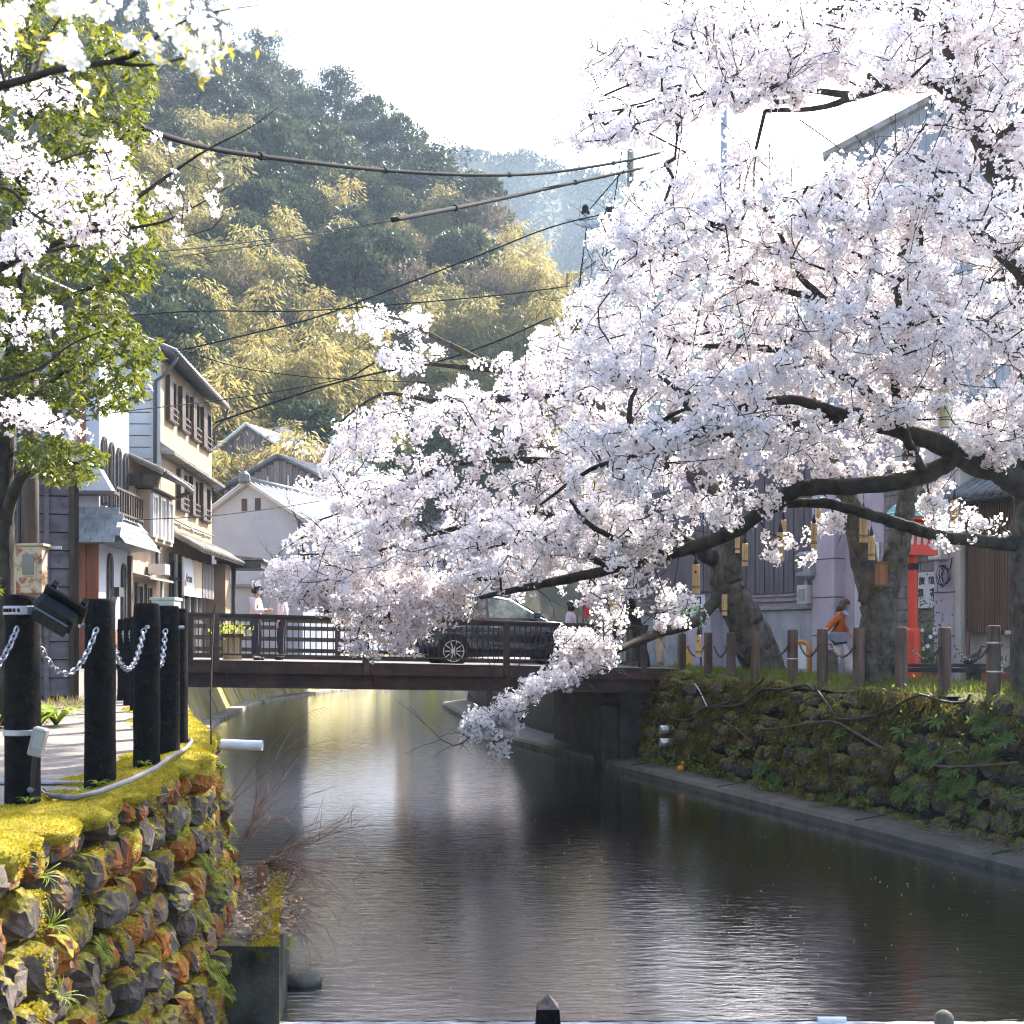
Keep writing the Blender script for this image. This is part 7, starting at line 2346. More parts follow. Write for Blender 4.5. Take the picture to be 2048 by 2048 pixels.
tB.limb([(1420, 840, 19.2, 0.07), (1280, 740, 19.4, 0.05), (1150, 690, 19.8, 0.03)])
tB.crown([(1170, 480), (1240, 400), (1320, 350), (1440, 350), (1560, 400), (1700, 380), (1850, 420), (1900, 560), (1900, 850), (1780, 920), (1600, 900), (1400, 940), (1250, 1000), (1120, 950), (1080, 700), (1110, 620), (1180, 560)], 820, 1.1, 17.5, 22)
tB.crown([(1590, 1010), (1700, 1000), (1730, 1060), (1690, 1100), (1640, 1140), (1560, 1120), (1570, 1060)], 12, 0.4, 18.6, 20, L=0.5, k=4)
nB = tB.grow(step=0.33, percl=4, nf=14, rad=0.088, fr=0.028, young=0.005, bare=120, blen=1.2)

# leaning mossy trunk near the bridge; its crown reaches across the bridge
tC = Tree('cherry_tree', 'cherry with a leaning moss-covered trunk whose crown spreads over the bridge', tuple(px(1530, 24.4, 0.0)), 43)
tC.limb([(1532, 1392, 24.4, 0.60), (1524, 1330, 24.4, 0.44), (1502, 1265, 24.3, 0.39), (1468, 1205, 24.2, 0.36), (1448, 1150, 24.1, 0.31), (1462, 1080, 24.0, 0.25), (1430, 990, 23.8, 0.22), (1330, 900, 23.5, 0.19), (1230, 830, 23.2, 0.15), (1120, 780, 23.0, 0.11), (1000, 740, 23.0, 0.08), (900, 690, 23.0, 0.055), (800, 640, 23.1, 0.03), (720, 625, 23.2, 0.015)], m=M_mbark, sides=14, name='trunk')
tC.limb([(1450, 1130, 24.1, 0.2), (1320, 1060, 23.4, 0.13), (1180, 1030, 22.8, 0.10), (1050, 1030, 22.4, 0.08), (900, 1060, 22.2, 0.05), (760, 1100, 22.2, 0.03), (600, 1110, 22.4, 0.015)])
tC.limb([(1350, 930, 23.6, 0.13), (1200, 930, 22.6, 0.09), (1050, 920, 22.2, 0.07), (900, 930, 22.0, 0.05), (780, 990, 22.0, 0.03), (640, 1040, 22.2, 0.015)])
tC.limb([(1130, 785, 23.0, 0.09), (980, 800, 22.6, 0.06), (860, 800, 22.6, 0.045), (760, 790, 22.8, 0.03), (660, 860, 23.0, 0.015)])
tC.limb([(1000, 740, 23.0, 0.06), (880, 730, 22.8, 0.04), (780, 715, 22.8, 0.025), (700, 755, 23.0, 0.012)])
tC.limb([(1450, 1180, 24.1, 0.15), (1410, 1225, 23.4, 0.115), (1385, 1246, 22.6, 0.105), (1330, 1262, 21.6, 0.09), (1270, 1285, 20.8, 0.075), (1200, 1315, 20.0, 0.055), (1120, 1360, 19.4, 0.04), (1030, 1410, 19.0, 0.025), (960, 1450, 18.8, 0.014)])
tC.limb([(1225, 1305, 20.2, 0.045), (1230, 1240, 20.0, 0.04), (1215, 1200, 19.8, 0.02)])
tC.limb([(1200, 1315, 20.0, 0.04), (1130, 1285, 19.6, 0.025), (1060, 1300, 19.4, 0.015)])
P3 = [(645, 895), (740, 840), (800, 790), (880, 745), (950, 715), (1010, 695), (1100, 650), (1200, 600), (1290, 640), (1320, 900), (1300, 1060), (1180, 1130), (1000, 1170), (860, 1180), (740, 1160), (640, 1170), (560, 1170), (520, 1120), (600, 1060), (680, 1010), (640, 990), (580, 985), (650, 930)]
tC.crown(P3, 1150, 1.2, 20.0, 25.5)
tC.crown([(680, 625), (760, 610), (830, 618), (860, 660), (910, 690), (850, 740), (760, 770), (760, 700), (690, 665)], 60, 0.7, 22, 24.5)
tC.crown([(650, 900), (700, 830), (790, 800), (800, 860), (740, 900), (690, 960), (600, 985), (640, 940)], 70, 0.7, 21.5, 24)
tC.crown([(905, 1470), (985, 1415), (1085, 1340), (1170, 1270), (1230, 1285), (1230, 1315), (1150, 1350), (1080, 1390), (1020, 1440), (960, 1480)], 230, 0.5, 18.3, 20.5, L=0.9)
tC.crown([(955, 1515), (985, 1470), (1030, 1440), (1040, 1470), (1000, 1510)], 16, 0.2, 18.4, 19, L=0.6, k=4)
tC.crown([(1090, 1290), (1180, 1215), (1260, 1240), (1240, 1290), (1150, 1300)], 40, 0.5, 19.0, 20.6)
tC.crown([(1240, 1200), (1330, 1180), (1400, 1200), (1380, 1245), (1290, 1260)], 42, 0.5, 20.5, 23.5)
nC = tC.grow(step=0.35, percl=4, nf=14, rad=0.098, fr=0.031, young=0.004, bare=260, blen=1.35)
# hanging fringe over the railing: spray from the long limb of the great cherry
tD = Tree('cherry_tree', 'younger cherry on the far bank whose hanging sprays cover the railing between bridge and car', tuple(px(1290, 27.6, 0.0)), 44)
tD.limb([(1290, 1352, 27.6, 0.16), (1270, 1240, 27.0, 0.13), (1220, 1130, 26.0, 0.11), (1120, 1120, 24.4, 0.085), (1000, 1150, 23.2, 0.06), (880, 1180, 22.4, 0.045), (760, 1210, 22.0, 0.03), (650, 1225, 21.8, 0.015)], name='trunk')
tD.crown([(560, 1160), (700, 1130), (860, 1150), (960, 1170), (940, 1230), (890, 1260), (860, 1280), (800, 1230), (740, 1250), (680, 1245), (620, 1215), (540, 1200)], 270, 0.4, 21.2, 22.6)
tD.crown([(690, 1240), (790, 1235), (860, 1250), (840, 1300), (790, 1315), (740, 1320), (720, 1300), (680, 1290)], 66, 0.25, 21.5, 22.3)
tD.crown([(630, 1290), (660, 1270), (730, 1280), (740, 1310), (650, 1315)], 8, 0.2, 21.5, 22.2, L=0.5, k=4)
tD.crown([(1070, 1150), (1210, 1130), (1260, 1190), (1200, 1215), (1130, 1190)], 60, 0.5, 23.5, 26.0)
tD.crown([(515, 1130), (640, 1115), (655, 1235), (560, 1228)], 60, 0.4, 21.5, 23)
nD = tD.grow(step=0.3, percl=4, nf=14, rad=0.092, fr=0.029, tip=0.4, spread=0.08, young=0.003)
# cherries added past the canal bend to whiten the water's reflection
for i, (x, D, lab) in enumerate(((745, 78, 'distant cherry added beyond the canal bend for its white reflection'), (905, 80, 'another distant cherry added beyond the bend for its reflection, nearer the car'))):
    tF = Tree('cherry_tree', lab, tuple(px(x, D, 0.0)), 70 + i)
    tF.limb([(x, HZ + 30, D, 0.3), (x + 6, HZ - 40, D, 0.24), (x - 10, HZ - 120, D, 0.14), (x - 30, HZ - 200, D, 0.05)], name='trunk', sides=8)
    tF.limb([(x + 4, HZ - 60, D, 0.14), (x + 70, HZ - 110, D, 0.08), (x + 110, HZ - 140, D, 0.04)], sides=6)
    tF.limb([(x - 4, HZ - 80, D, 0.14), (x - 70, HZ - 120, D, 0.08), (x - 110, HZ - 130, D, 0.04)], sides=6)
    tF.crown([(x - 130, HZ - 60), (x - 140, HZ - 150), (x - 70, HZ - 235), (x + 30, HZ - 240), (x + 120, HZ - 190), (x + 140, HZ - 80), (x + 60, HZ - 40), (x - 60, HZ - 45)], 330, 2.0, L=2.6)
    tF.grow(step=1.0, percl=4, nf=12, rad=0.26, fr=0.10, spread=0.4, tip=1.6, young=0)
print('clusters', nA, nB, nC, nD)

# --- cherry on the left bank (trunk outside the frame) reaching in
tE = Tree('cherry_tree', 'cherry sprays reaching in from beyond the frame edge before the leafy tree', (-4.3, 8.2, 0.0), 45)
tE.limb([(-235, 1560, 8.2, 0.2), (-240, 1000, 8.2, 0.16), (-220, 700, 8.2, 0.12), (-160, 560, 8.1, 0.07)], name='trunk')
tE.limb([(-165, 600, 8.1, 0.035), (0, 532, 8.0, 0.024), (160, 466, 7.9, 0.019), (252, 410, 7.9, 0.015), (333, 354, 7.9, 0.011), (410, 302, 7.9, 0.007), (500, 255, 7.9, 0.004), (556, 215, 7.9, 0.002)], sides=7)
tE.limb([(160, 466, 7.9, 0.014), (304, 449, 7.8, 0.009), (371, 423, 7.8, 0.006), (470, 366, 7.8, 0.002)], sides=6)
tE.limb([(-160, 640, 8.1, 0.03), (20, 530, 8.3, 0.016), (90, 505, 8.3, 0.012), (176, 487, 8.3, 0.006)], sides=6)
tE.limb([(-170, 420, 8.2, 0.03), (0, 375, 8.3, 0.014), (70, 430, 8.3, 0.011), (140, 470, 8.2, 0.006)], sides=6)
tE.limb([(-170, 330, 8.2, 0.025), (0, 325, 8.4, 0.012), (90, 330, 8.4, 0.009), (150, 310, 8.4, 0.006), (230, 290, 8.4, 0.003)], sides=6)
tE.limb([(-180, 800, 8.2, 0.03), (0, 760, 8.4, 0.016), (80, 735, 8.4, 0.012), (140, 690, 8.4, 0.007), (210, 660, 8.4, 0.004)], sides=6)
tE.limb([(-180, 900, 8.2, 0.03), (0, 845, 8.4, 0.014), (90, 850, 8.4, 0.009), (180, 840, 8.4, 0.004)], sides=6)
tE.limb([(-170, 250, 8.2, 0.03), (0, 180, 8.6, 0.012), (80, 200, 8.6, 0.008), (170, 200, 8.6, 0.003)], sides=6)
for poly, n_ in (([(0, 165), (70, 165), (170, 182), (176, 200), (110, 215), (0, 205)], 26), ([(0, 230), (70, 280), (105, 335), (50, 345), (0, 330)], 22), ([(185, 285), (270, 272), (268, 305), (205, 318)], 10),
                 ([(100, 335), (200, 320), (285, 330), (290, 365), (225, 400), (330, 385), (345, 410), (240, 450), (295, 478), (300, 520), (200, 505), (90, 480), (0, 560), (0, 500), (40, 440)], 92),
                 ([(0, 560), (90, 610), (140, 585), (90, 670), (0, 700)], 20), ([(0, 790), (100, 815), (185, 845), (175, 870), (100, 858), (0, 850)], 24), ([(395, 310), (415, 288), (420, 300)], 2), ([(455, 385), (468, 362), (474, 385)], 2),
                 ([(345, 415), (380, 398), (425, 385), (425, 408), (360, 425)], 6), ([(360, 445), (385, 430), (390, 450)], 2), ([(-30, -10), (60, 0), (40, 90), (-20, 120)], 12)):
    tE.crown(poly, int(n_ * 1.7), 0.35, 7.2, 9.0, L=0.42, k=4 if n_ > 4 else 2)
nE = tE.grow(step=0.22, percl=3, nf=9, rad=0.042, fr=0.0185, spread=0.045, tip=0.2, young=0.10, leafsize=0.045, small=False, trad=0.6)

# --- the closest branch, soft in front of everything: big open flowers
def big_flower():
    """petal by petal flower, unit radius, facing +z: 5 notched cupped petals."""
    V, Fq = [], []
    tint = []
    for k in range(5):
        a = 2 * PI * k / 5
        c, s = math.cos(a), math.sin(a)
        prof = [(0.06, 0.05, -0.22), (0.4, 0.30, -0.08), (0.78, 0.36, 0.08), (1.0, 0.14, 0.12)]
        b0 = len(V)
        for rr, wv, z in prof:
            for sd_ in (-1, 0, 1):
                x, y = rr if sd_ else rr * 0.95, wv * sd_
                V.append((x * c - y * s, x * s + y * c, z + (0.06 if sd_ else -0.02)))
                tint.append(0.55 if rr < 0.1 else 0.04)
        for i in range(3):
            for j in range(2):
                Fq.append((b0 + i * 3 + j, b0 + i * 3 + j + 1, b0 + i * 3 + j + 4, b0 + i * 3 + j + 3))
    for k in range(14):
        a = 2 * PI * k / 14
        b0 = len(V)
        d = np.array([math.cos(a) * 0.32, math.sin(a) * 0.32, 0.28])
        o_ = np.array([-math.sin(a), math.cos(a), 0]) * 0.018
        V += [tuple(o_), tuple(-o_), tuple(d - o_), tuple(d + o_)]
        tint += [0.4, 0.4, 0.8, 0.8]
        Fq.append((b0, b0 + 1, b0 + 2, b0 + 3))
    return np.array(V), np.array(Fq), np.array(tint)
BV, BQ, BT = big_flower()
nb = thing('cherry_tree', 'close out-of-focus cherry branch with white double flowers and yellow bracts', 'cherry tree', (-3.2, 3.2, 0.0), 0, 'cherry trees along the canal')
bb = np.array([-3.2, 3.2, 0.0])
MB().tube([Vector((0, 0, 0)), Vector((0.05, 0, 1.3)), Vector((0.3, -0.1, 2.2))], [0.1, 0.08, 0.05], 10).build('trunk', M_cbark, nb, smooth=True)
r5 = np.random.default_rng(50)
brn = [[(-1010, 260, 3.1, 0.045), (-500, 240, 3.1, 0.03), (-150, 200, 3.0, 0.02), (0, 172, 3.0, 0.0115), (70, 153, 3.0, 0.010), (115, 140, 3.0, 0.009), (200, 127, 3.0, 0.0075), (262, 112, 3.0, 0.0065), (320, 70, 3.0, 0.004), (400, 30, 3.0, 0.003), (520, 10, 3.0, 0.0015)],
       [(230, 125, 3.0, 0.006), (270, 130, 3.0, 0.005), (310, 128, 3.0, 0.003), (400, 110, 3.0, 0.002)], [(70, 153, 3.0, 0.007), (95, 80, 3.1, 0.004), (125, 30, 3.1, 0.003)],
       [(10, 172, 3.0, 0.005), (-5, 80, 3.0, 0.004), (10, -20, 3.0, 0.002)], [(200, 128, 3.0, 0.003), (230, 190, 3.0, 0.002), (240, 230, 3.0, 0.001)]]
for bl in brn:
    L = smooth_line([(*(np.array(pt(x, y, D)) - bb), r_) for x, y, D, r_ in bl], 30)
    MB().tube(L[:, :3], list(np.maximum(L[:, 3], 0.001)), 7).build('branch', M_cbark, nb, smooth=True)
fc = []
for x, y, sx, sy, n_ in ((350, 40, 45, 50, 26), (395, 105, 42, 28, 22), (300, 85, 38, 20, 12), (425, 50, 40, 40, 16), (130, 110, 32, 42, 20), (405, 150, 14, 10, 4), (345, 20, 40, 20, 14), (150, 10, 60, 22, 16), (240, 5, 60, 18, 12), (20, 30, 25, 45, 12), (190, 25, 30, 18, 7), (500, 40, 30, 24, 6), (265, 80, 16, 16, 4), (480, 90, 16, 12, 2)):
    for k in range(n_):
        fc.append(np.array(pt(x + r5.normal() * sx * 0.6, y + r5.normal() * sy * 0.6, 3.0 + r5.normal() * 0.09)))
fc = np.array(fc)
n = len(fc)
Z = unit(r5.normal(size=(n, 3)) + [0.1, -0.6, -0.1])
X, Y = frames(Z, r5)
s = (0.019 * r5.uniform(0.8, 1.15, n))[:, None, None]
V = fc[:, None, :] + s * (BV[None, :, 0:1] * X[:, None] + BV[None, :, 1:2] * Y[:, None] + BV[None, :, 2:3] * Z[:, None])
q = (np.arange(n)[:, None, None] * len(BV) + BQ[None]).reshape(-1, 4)
M_wpetal = leafmat('white_petal', (0.86, 0.86, 0.84), (0.62, 0.60, 0.25), 0.4, (0.92, 0.92, 0.88), rough=0.6, spec=0.15)
stuff(link('blossoms', fastmesh('blossoms', V.reshape(-1, 3) - bb, [q], col=np.tile(BT, n)), M_wpetal, nb))
kk = r5.integers(0, n, 130)
c = fc[kk] + r5.normal(size=(130, 3)) * 0.014
V, q = cards(c, r5.normal(size=c.shape), r5.uniform(0.015, 0.04, 130), 0.012, r5)
stuff(link('young_leaves', fastmesh('young_leaves', V - bb, [q], col=np.repeat(r5.random(130), 4)), M_young, nb))
lv = np.array([pt(x, y, 3.0) for x, y in ((188, 155), (240, 165), (213, 167), (178, 170), (75, 85), (60, 60), (95, 70), (115, 75), (65, 100), (165, 220), (175, 215), (160, 230), (30, 60), (75, 25), (90, 20), (150, 165), (100, 110))])
V, q = cards(lv, r5.normal(size=lv.shape) * [1, 0.3, 0.6] + [0, 0, -0.4], r5.uniform(0.025, 0.042, len(lv)), 0.014, r5)
stuff(link('yellow_leaves', fastmesh('yellow_leaves', V - bb, [q], col=np.repeat(r5.random(len(lv)), 4)), M_young, nb))

# --- glossy evergreen behind the left cherry
M_gl = leafmat('glossy_leaf', (0.010, 0.027, 0.007), (0.085, 0.11, 0.013), 0.3, (0.40, 0.44, 0.02), rough=0.3, spec=0.5)
ev = thing('leafy_tree', 'tall evergreen with drooping glossy green leaves behind the pole', 'tree', tuple(px(2, 12.2, 0.0)))
eb = np.array(ev.location)
er = np.random.default_rng(61)
for nm, bl in (('trunk', [(2, 1450, 12.2, 0.14), (6, 1150, 12.2, 0.12), (4, 980, 12.2, 0.11), (12, 840, 12.2, 0.10), (30, 700, 12.2, 0.09), (40, 400, 12.2, 0.06), (60, 100, 12.2, 0.03), (70, -60, 12.2, 0.02)]),
               ('limb', [(8, 1060, 12.2, 0.07), (22, 1000, 12.1, 0.06), (50, 945, 12.0, 0.045), (100, 930, 11.9, 0.03), (170, 925, 11.8, 0.012)]),
               ('limb', [(14, 860, 12.2, 0.05), (60, 800, 12.0, 0.03), (140, 740, 11.8, 0.02), (260, 700, 11.6, 0.008)]),
               ('limb', [(30, 640, 12.2, 0.05), (120, 600, 12.0, 0.03), (220, 560, 11.8, 0.012)]),
               ('limb', [(36, 480, 12.2, 0.05), (140, 380, 12.0, 0.03), (260, 260, 11.8, 0.012)]), ('limb', [(50, 250, 12.2, 0.04), (140, 150, 12.0, 0.02), (230, 100, 11.8, 0.01)])):
    L = smooth_line([(*(np.array(pt(x, y, D)) - eb), r_) for x, y, D, r_ in bl], 26)
    MB().tube(L[:, :3], list(np.maximum(L[:, 3], 0.004)), 9).build(nm, M_cbark, ev, smooth=True)
sp = []
for poly, n_ in (([(-60, -40), (150, -10), (230, 70), (300, 120), (320, 150), (300, 190), (280, 240), (295, 290), (260, 330), (300, 380), (330, 450), (340, 490), (310, 560), (260, 590), (130, 610), (-60, 640)], 1500),
                 ([(-60, 640), (130, 620), (230, 600), (290, 650), (330, 690), (310, 740), (290, 790), (250, 810), (170, 830), (60, 800), (-60, 770)], 620), ([(20, 880), (90, 860), (180, 890), (215, 905), (190, 955), (110, 965), (40, 930)], 190), ([(-30, 1150), (10, 1150), (22, 1180), (-20, 1190)], 14)):
    for x, y in sample_poly(poly, n_, er):
        if er.random() < 0.12 * (1 + math.sin(x * 0.05 + y * 0.021)):
            continue
        sp.append(np.array(pt(x, y, 12.0 + er.normal() * 0.55)))
sp = np.array(sp)
k = 11
az = er.uniform(0, 2 * PI, (len(sp), k))
T = np.stack([np.cos(az), np.sin(az), -0.65 + er.normal(size=az.shape) * 0.4], 2).reshape(-1, 3)
P = np.repeat(sp, k, 0) + er.normal(size=(len(sp) * k, 3)) * 0.018
L = er.uniform(0.06, 0.115, len(P))
tn = np.repeat(np.clip(er.beta(1.4, 2.2, len(sp)), 0, 1), k)
V, q = cards(P, T, L, L * 0.3, er, bend=0.7)
stuff(link('crown', fastmesh('crown', V - eb, [q], col=np.repeat(tn, 4)), M_gl, ev))
# ------------------------------------------------------------------ right wall: stones, moss, plants, hoses
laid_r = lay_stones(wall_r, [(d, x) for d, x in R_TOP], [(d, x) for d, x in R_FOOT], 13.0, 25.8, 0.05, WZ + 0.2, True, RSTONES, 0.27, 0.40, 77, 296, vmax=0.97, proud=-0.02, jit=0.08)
M_dmoss = leafmat('hanging_moss', (0.045, 0.042, 0.011), (0.17, 0.12, 0.03), 0.3, (0.28, 0.23, 0.05), rough=0.95, spec=0.1)
wr_ = np.random.default_rng(91)
def rwall(D, v):
    p, d, out, up_ = wall_frame(R_TOP, R_FOOT, D, v, 0.05, WZ + 0.2)
    return p, -out, up_
Ps, Ts_ = [], []
for k in range(25000):
    D = wr_.uniform(12.6, 26)
    v = wr_.random() ** 1.05
    if D < 17.5 and v > 0.25 and wr_.random() < 0.72:
        continue
    if v > 0.8 and wr_.random() < 0.6:
        continue
    if math.sin(D * 3.1 + 2 * math.sin(v * 7)) * math.sin(v * 9 + D * 1.7) < -0.05:
        continue
    p, out, up_ = rwall(D, v)
    Ps.append(p + out * wr_.uniform(0.05, 0.2))
    Ts_.append((out.x * 0.5 + wr_.normal() * 0.3, out.y * 0.5 + wr_.normal() * 0.3, -1.0 + wr_.normal() * 0.4))
P = np.array(Ps)
V, q = cards(P, np.array(Ts_), wr_.uniform(0.05, 0.16, len(P)), wr_.uniform(0.015, 0.035, len(P)), wr_)
stuff(link('moss', fastmesh('moss', V - np.array(wall_r.location), [q], col=np.repeat(wr_.beta(1.5, 2, len(P)), 4)), M_dmoss, wall_r))
# small mixed weeds and ivy in loose patches on the wall
Ps, Ts_, Ls = [], [], []
for k in range(140):
    D, v = wr_.uniform(12.8, 25.5), wr_.random() ** 0.8
    if D > 18 and wr_.random() < 0.4:
        v = 0.9 + 0.1 * wr_.random()
    p, out, up_ = rwall(D, v)
    m_ = int(wr_.integers(14, 46))
    sz = wr_.uniform(0.07, 0.2)
    Ps.append(np.array(p + out * 0.14) + wr_.normal(size=(m_, 3)) * sz * [0.8, 0.8, 0.7])
    Ts_.append(np.array(out) * 0.7 + wr_.normal(size=(m_, 3)) * 0.8 + [0, 0, 0.3])
    Ls.append(np.full(m_, wr_.uniform(0.035, 0.085)))
P = np.concatenate(Ps); L = np.concatenate(Ls)
V, q = cards(P, np.concatenate(Ts_), L, L * wr_.uniform(0.3, 0.55, len(L)), wr_)
stuff(link('weeds', fastmesh('weeds', V - np.array(wall_r.location), [q], col=np.repeat(wr_.beta(1.3, 1.3, len(P)), 4)), leafmat('wall_weed', (0.05, 0.10, 0.018), (0.20, 0.24, 0.04), 0.35, (0.35, 0.42, 0.06)), wall_r))
# verge grass
k = 16000
D = wr_.uniform(12.5, 27, k)
t = wr_.random(k)
X = np.array([lerp_line(R_TOP, d) for d in D]) + t * 1.55
Y = D + t * 0.5
P = np.stack([X, Y, np.array([verge_z(x, y, tt) for x, y, tt in zip(X, Y, t)]) - 0.01], 1)
V, q = cards(P, wr_.normal(size=P.shape) * [0.5, 0.5, 0.1] + [0, 0, 1], wr_.uniform(0.05, 0.17, k), 0.014, wr_)
gv = stuff(link('grass', fastmesh('grass', V, [q], col=np.repeat(wr_.beta(1.5, 2, k), 4)), leafmat('verge_grass', (0.06, 0.105, 0.018), (0.20, 0.22, 0.04), 0.38, (0.35, 0.38, 0.06))))
gv['label'] = 'short grass and moss on the verge along the brown log posts'
def on_right_wall(x, y):
    best = None
    for D in np.linspace(11.5, 27, 620):
        p = pt(x, y, D)
        v = (0.05 - p.z) / (0.05 - WZ - 0.2)
        if v < -0.05 or v > 1.08:
            continue
        tx, fx_ = lerp_line(R_TOP, D), lerp_line(R_FOOT, D)
        dx = abs(p.x - (tx + (fx_ - tx) * v))
        if best is None or dx < best[0]:
            best = (dx, D, v)
    if best is None:
        best = (0, 16, 0.5)
    p, out, up_ = rwall(best[1], best[2])
    return p, out
RPL = [(1490, 1505, 'strap', 0.95, 'strap leaved plant alone on the mossy wall above the concrete ledge'), (1700, 1475, 'strap', 0.75, 'pale strap leaved tuft beneath the crossing hoses'), (1440, 1555, 'dfern', 1.15, 'low fern bank on the ledge right after the orange bird-sized object'), (1470, 1560, 'dfern', 0.9, 'fern beside the low fern bank on the ledge'),
       (1535, 1545, 'dfern', 1.1, 'tall fern against the wall foot in mid wall'), (1560, 1570, 'dfern', 1.2, 'bushy fern on the ledge at mid wall'), (1685, 1600, 'dfern', 0.9, 'yellowish fern clump on the ledge by grey stones'), (1330, 1540, 'dfern', 0.8, 'small fern at the wall foot under the metal pipes'),
       (1830, 1470, 'strap', 1.2, 'large dark strap leaved clump on the stone wall below the bench'), (1850, 1510, 'dfern', 1.2, 'fern curtain under the large strap leaved clump'), (1900, 1450, 'strap', 1.1, 'pale strap leaved clump hanging high on the wall'), (1890, 1520, 'dfern', 1.2, 'fern hanging below the pale strap clump'),
       (1830, 1585, 'dfern', 1.2, 'spreading fern low on the wall above cut stones'), (1925, 1540, 'dfern', 1.1, 'fern between wall stones near the brown hose'), (1910, 1590, 'dfern', 1.2, 'bushy fern under the brown hose'), (1990, 1455, 'dfern', 1.4, 'bright fern bush beneath the last log post'), (2010, 1490, 'dfern', 1.3, 'fern beneath the bright fern bush at the frame edge'),
       (1985, 1525, 'dfern', 0.9, 'small fern below the bushes at the frame edge'), (1950, 1575, 'dfern', 1.0, 'fern above the square cut stones'), (2035, 1490, 'strap', 0.9, 'strap leaved plant cut by the frame edge'), (1635, 1450, 'strap', 0.6, 'small strap leaved plant under the grey hose'), (1640, 1510, 'strap', 0.6, 'pale tuft halfway down the mossy wall'),
       (1745, 1560, 'dfern', 0.7, 'little fern near the rusty streak on the wall'), (1530, 1465, 'bstrap', 0.45, 'light green tuft by the diagonal brown hose'), (1555, 1525, 'bstrap', 0.4, 'light green sprig on the mossy wall'), (1360, 1385, 'bstrap', 0.5, 'grassy clump beside the bridge end'), (1690, 1415, 'bstrap', 0.5, 'grassy tuft on the wall top under the stone marker'),
       (1505, 1390, 'bstrap', 0.5, 'sunlit grass at the foot of the leaning trunk'), (1800, 1430, 'dfern', 0.8, 'fern under the black bench leg'), (2040, 1600, 'strap', 0.7, 'strap leaved tuft low at the frame edge'), (1960, 1620, 'dfern', 0.7, 'fern rooted just above the ledge near cut stones'), (1295, 1500, 'dfern', 0.7, 'dim fern beside the dark abutment')]
for x, y, kd, s, lab in RPL:
    p, out = on_right_wall(x, y)
    put_plant(kd, 'fern' if kd == 'dfern' else 'wall_plant', lab, 'plants growing on the shaded canal wall', p + out * 0.12, out, s * 0.72)
for x, D, s, kd, lab in ((1380, 24.9, 0.9, 'bstrap', 'sunlit leafy plant between the first log posts'), (1420, 24.3, 0.6, 'bstrap', 'small sunlit plant behind the second log post'), (1600, 22.0, 0.8, 'bstrap', 'yellow green iris-like plant beside the orange hoop'), (1545, 22.6, 0.6, 'bstrap', 'sunlit low plant at the leaning trunk foot'), (1735, 18.6, 0.5, 'bstrap', 'grass clump before the forked trunk')):
    put_plant(kd, 'leafy_plant', lab, 'plants on the verge', px(x, D, 0.05), (0, 0, 1), s)
# pipes, small orange object, hoses
M_mpipe = mat('zinc_pipe', (0.45, 0.47, 0.5), (0.58, 0.6, 0.62), scale=8, rough=0.35, metal=0.6)
for y, lab in ((1458, 'upper of the two zinc pipe ends sticking out of the mossy wall'), (1484, 'lower of the two zinc pipe ends sticking out of the mossy wall')):
    p, out = on_right_wall(1352, y)
    o = thing('drain_pipe', lab, 'pipe', p, 0, 'zinc pipes in the wall')
    Mx = Vector((-1, -0.12, -0.02)).to_track_quat('Z', 'Y').to_matrix().to_4x4()
    MB().lathe([(0.085, -0.2), (0.085, 0.3), (0.09, 0.3), (0.09, 0.34), (0.075, 0.34), (0.075, 0.1)], 16, Mx).build('tube', M_mpipe, o, smooth=False)
M_org = mat('orange_enamel', (0.75, 0.30, 0.02), rough=0.5)
dk = thing('orange_toy', 'small bright orange object standing on the ledge below the zinc pipes', 'toy', (4.05, 20.9, WZ + 0.23))
p, out = on_right_wall(1377, 1552)
dk.location = p + out * 0.18 + Vector((0, 0, -0.02))
dk.location.z = WZ + 0.2
ellipsoid((0, 0, 0.05), (0.075, 0.05, 0.055), 10).build('body', M_org, dk, smooth=True)
ellipsoid((0.04, 0, 0.14), (0.04, 0.036, 0.05), 10).build('neck', M_org, dk, smooth=True)
MB().box((0.085, 0, 0.15), (0.04, 0.03, 0.014)).build('beak', M_red, dk)
M_bhose = mat('brown_hose', (0.07, 0.045, 0.035), (0.12, 0.085, 0.065), scale=6, rough=0.8)
def rhose(name, lab, pts, m, rad):
    P = []
    for x, y in pts:
        p, out = on_right_wall(x, y)
        P.append((*(p + out * 0.2), rad))
    L = smooth_line(P, 8 * len(P))
    tag(MB().tube(L[:, :3], rad, 7).build(name, m, smooth=True), lab, 'hose', 'hoses along the wall')
rhose('hose', 'black hose sagging along the wall top from the bridge past the leaning trunk', [(1290, 1408), (1335, 1418), (1360, 1440), (1395, 1444), (1430, 1420), (1500, 1415), (1545, 1385), (1580, 1385), (1630, 1376), (1650, 1388)], M_blackp, 0.022)
rhose('hose', 'second black hose drooping from the log post strap to the wall', [(1548, 1362), (1530, 1378), (1490, 1405), (1440, 1418), (1400, 1420)], M_blackp, 0.018)
rhose('hose', 'pale double hose hanging from the wall top near the stone marker', [(1655, 1388), (1672, 1410), (1690, 1435), (1705, 1445), (1760, 1440), (1800, 1425), (1850, 1400), (1870, 1398), (1910, 1410), (1950, 1412), (1965, 1395)], M_blackp, 0.02)
rhose('hose', 'brown hose running level across the mossy wall then diagonally down', [(1530, 1462), (1570, 1463), (1640, 1452), (1690, 1450), (1730, 1470), (1795, 1508)], M_bhose, 0.02)
rhose('hose', 'short brown hose slanting down the mossy wall', [(1465, 1445), (1490, 1462), (1525, 1490)], M_bhose, 0.018)
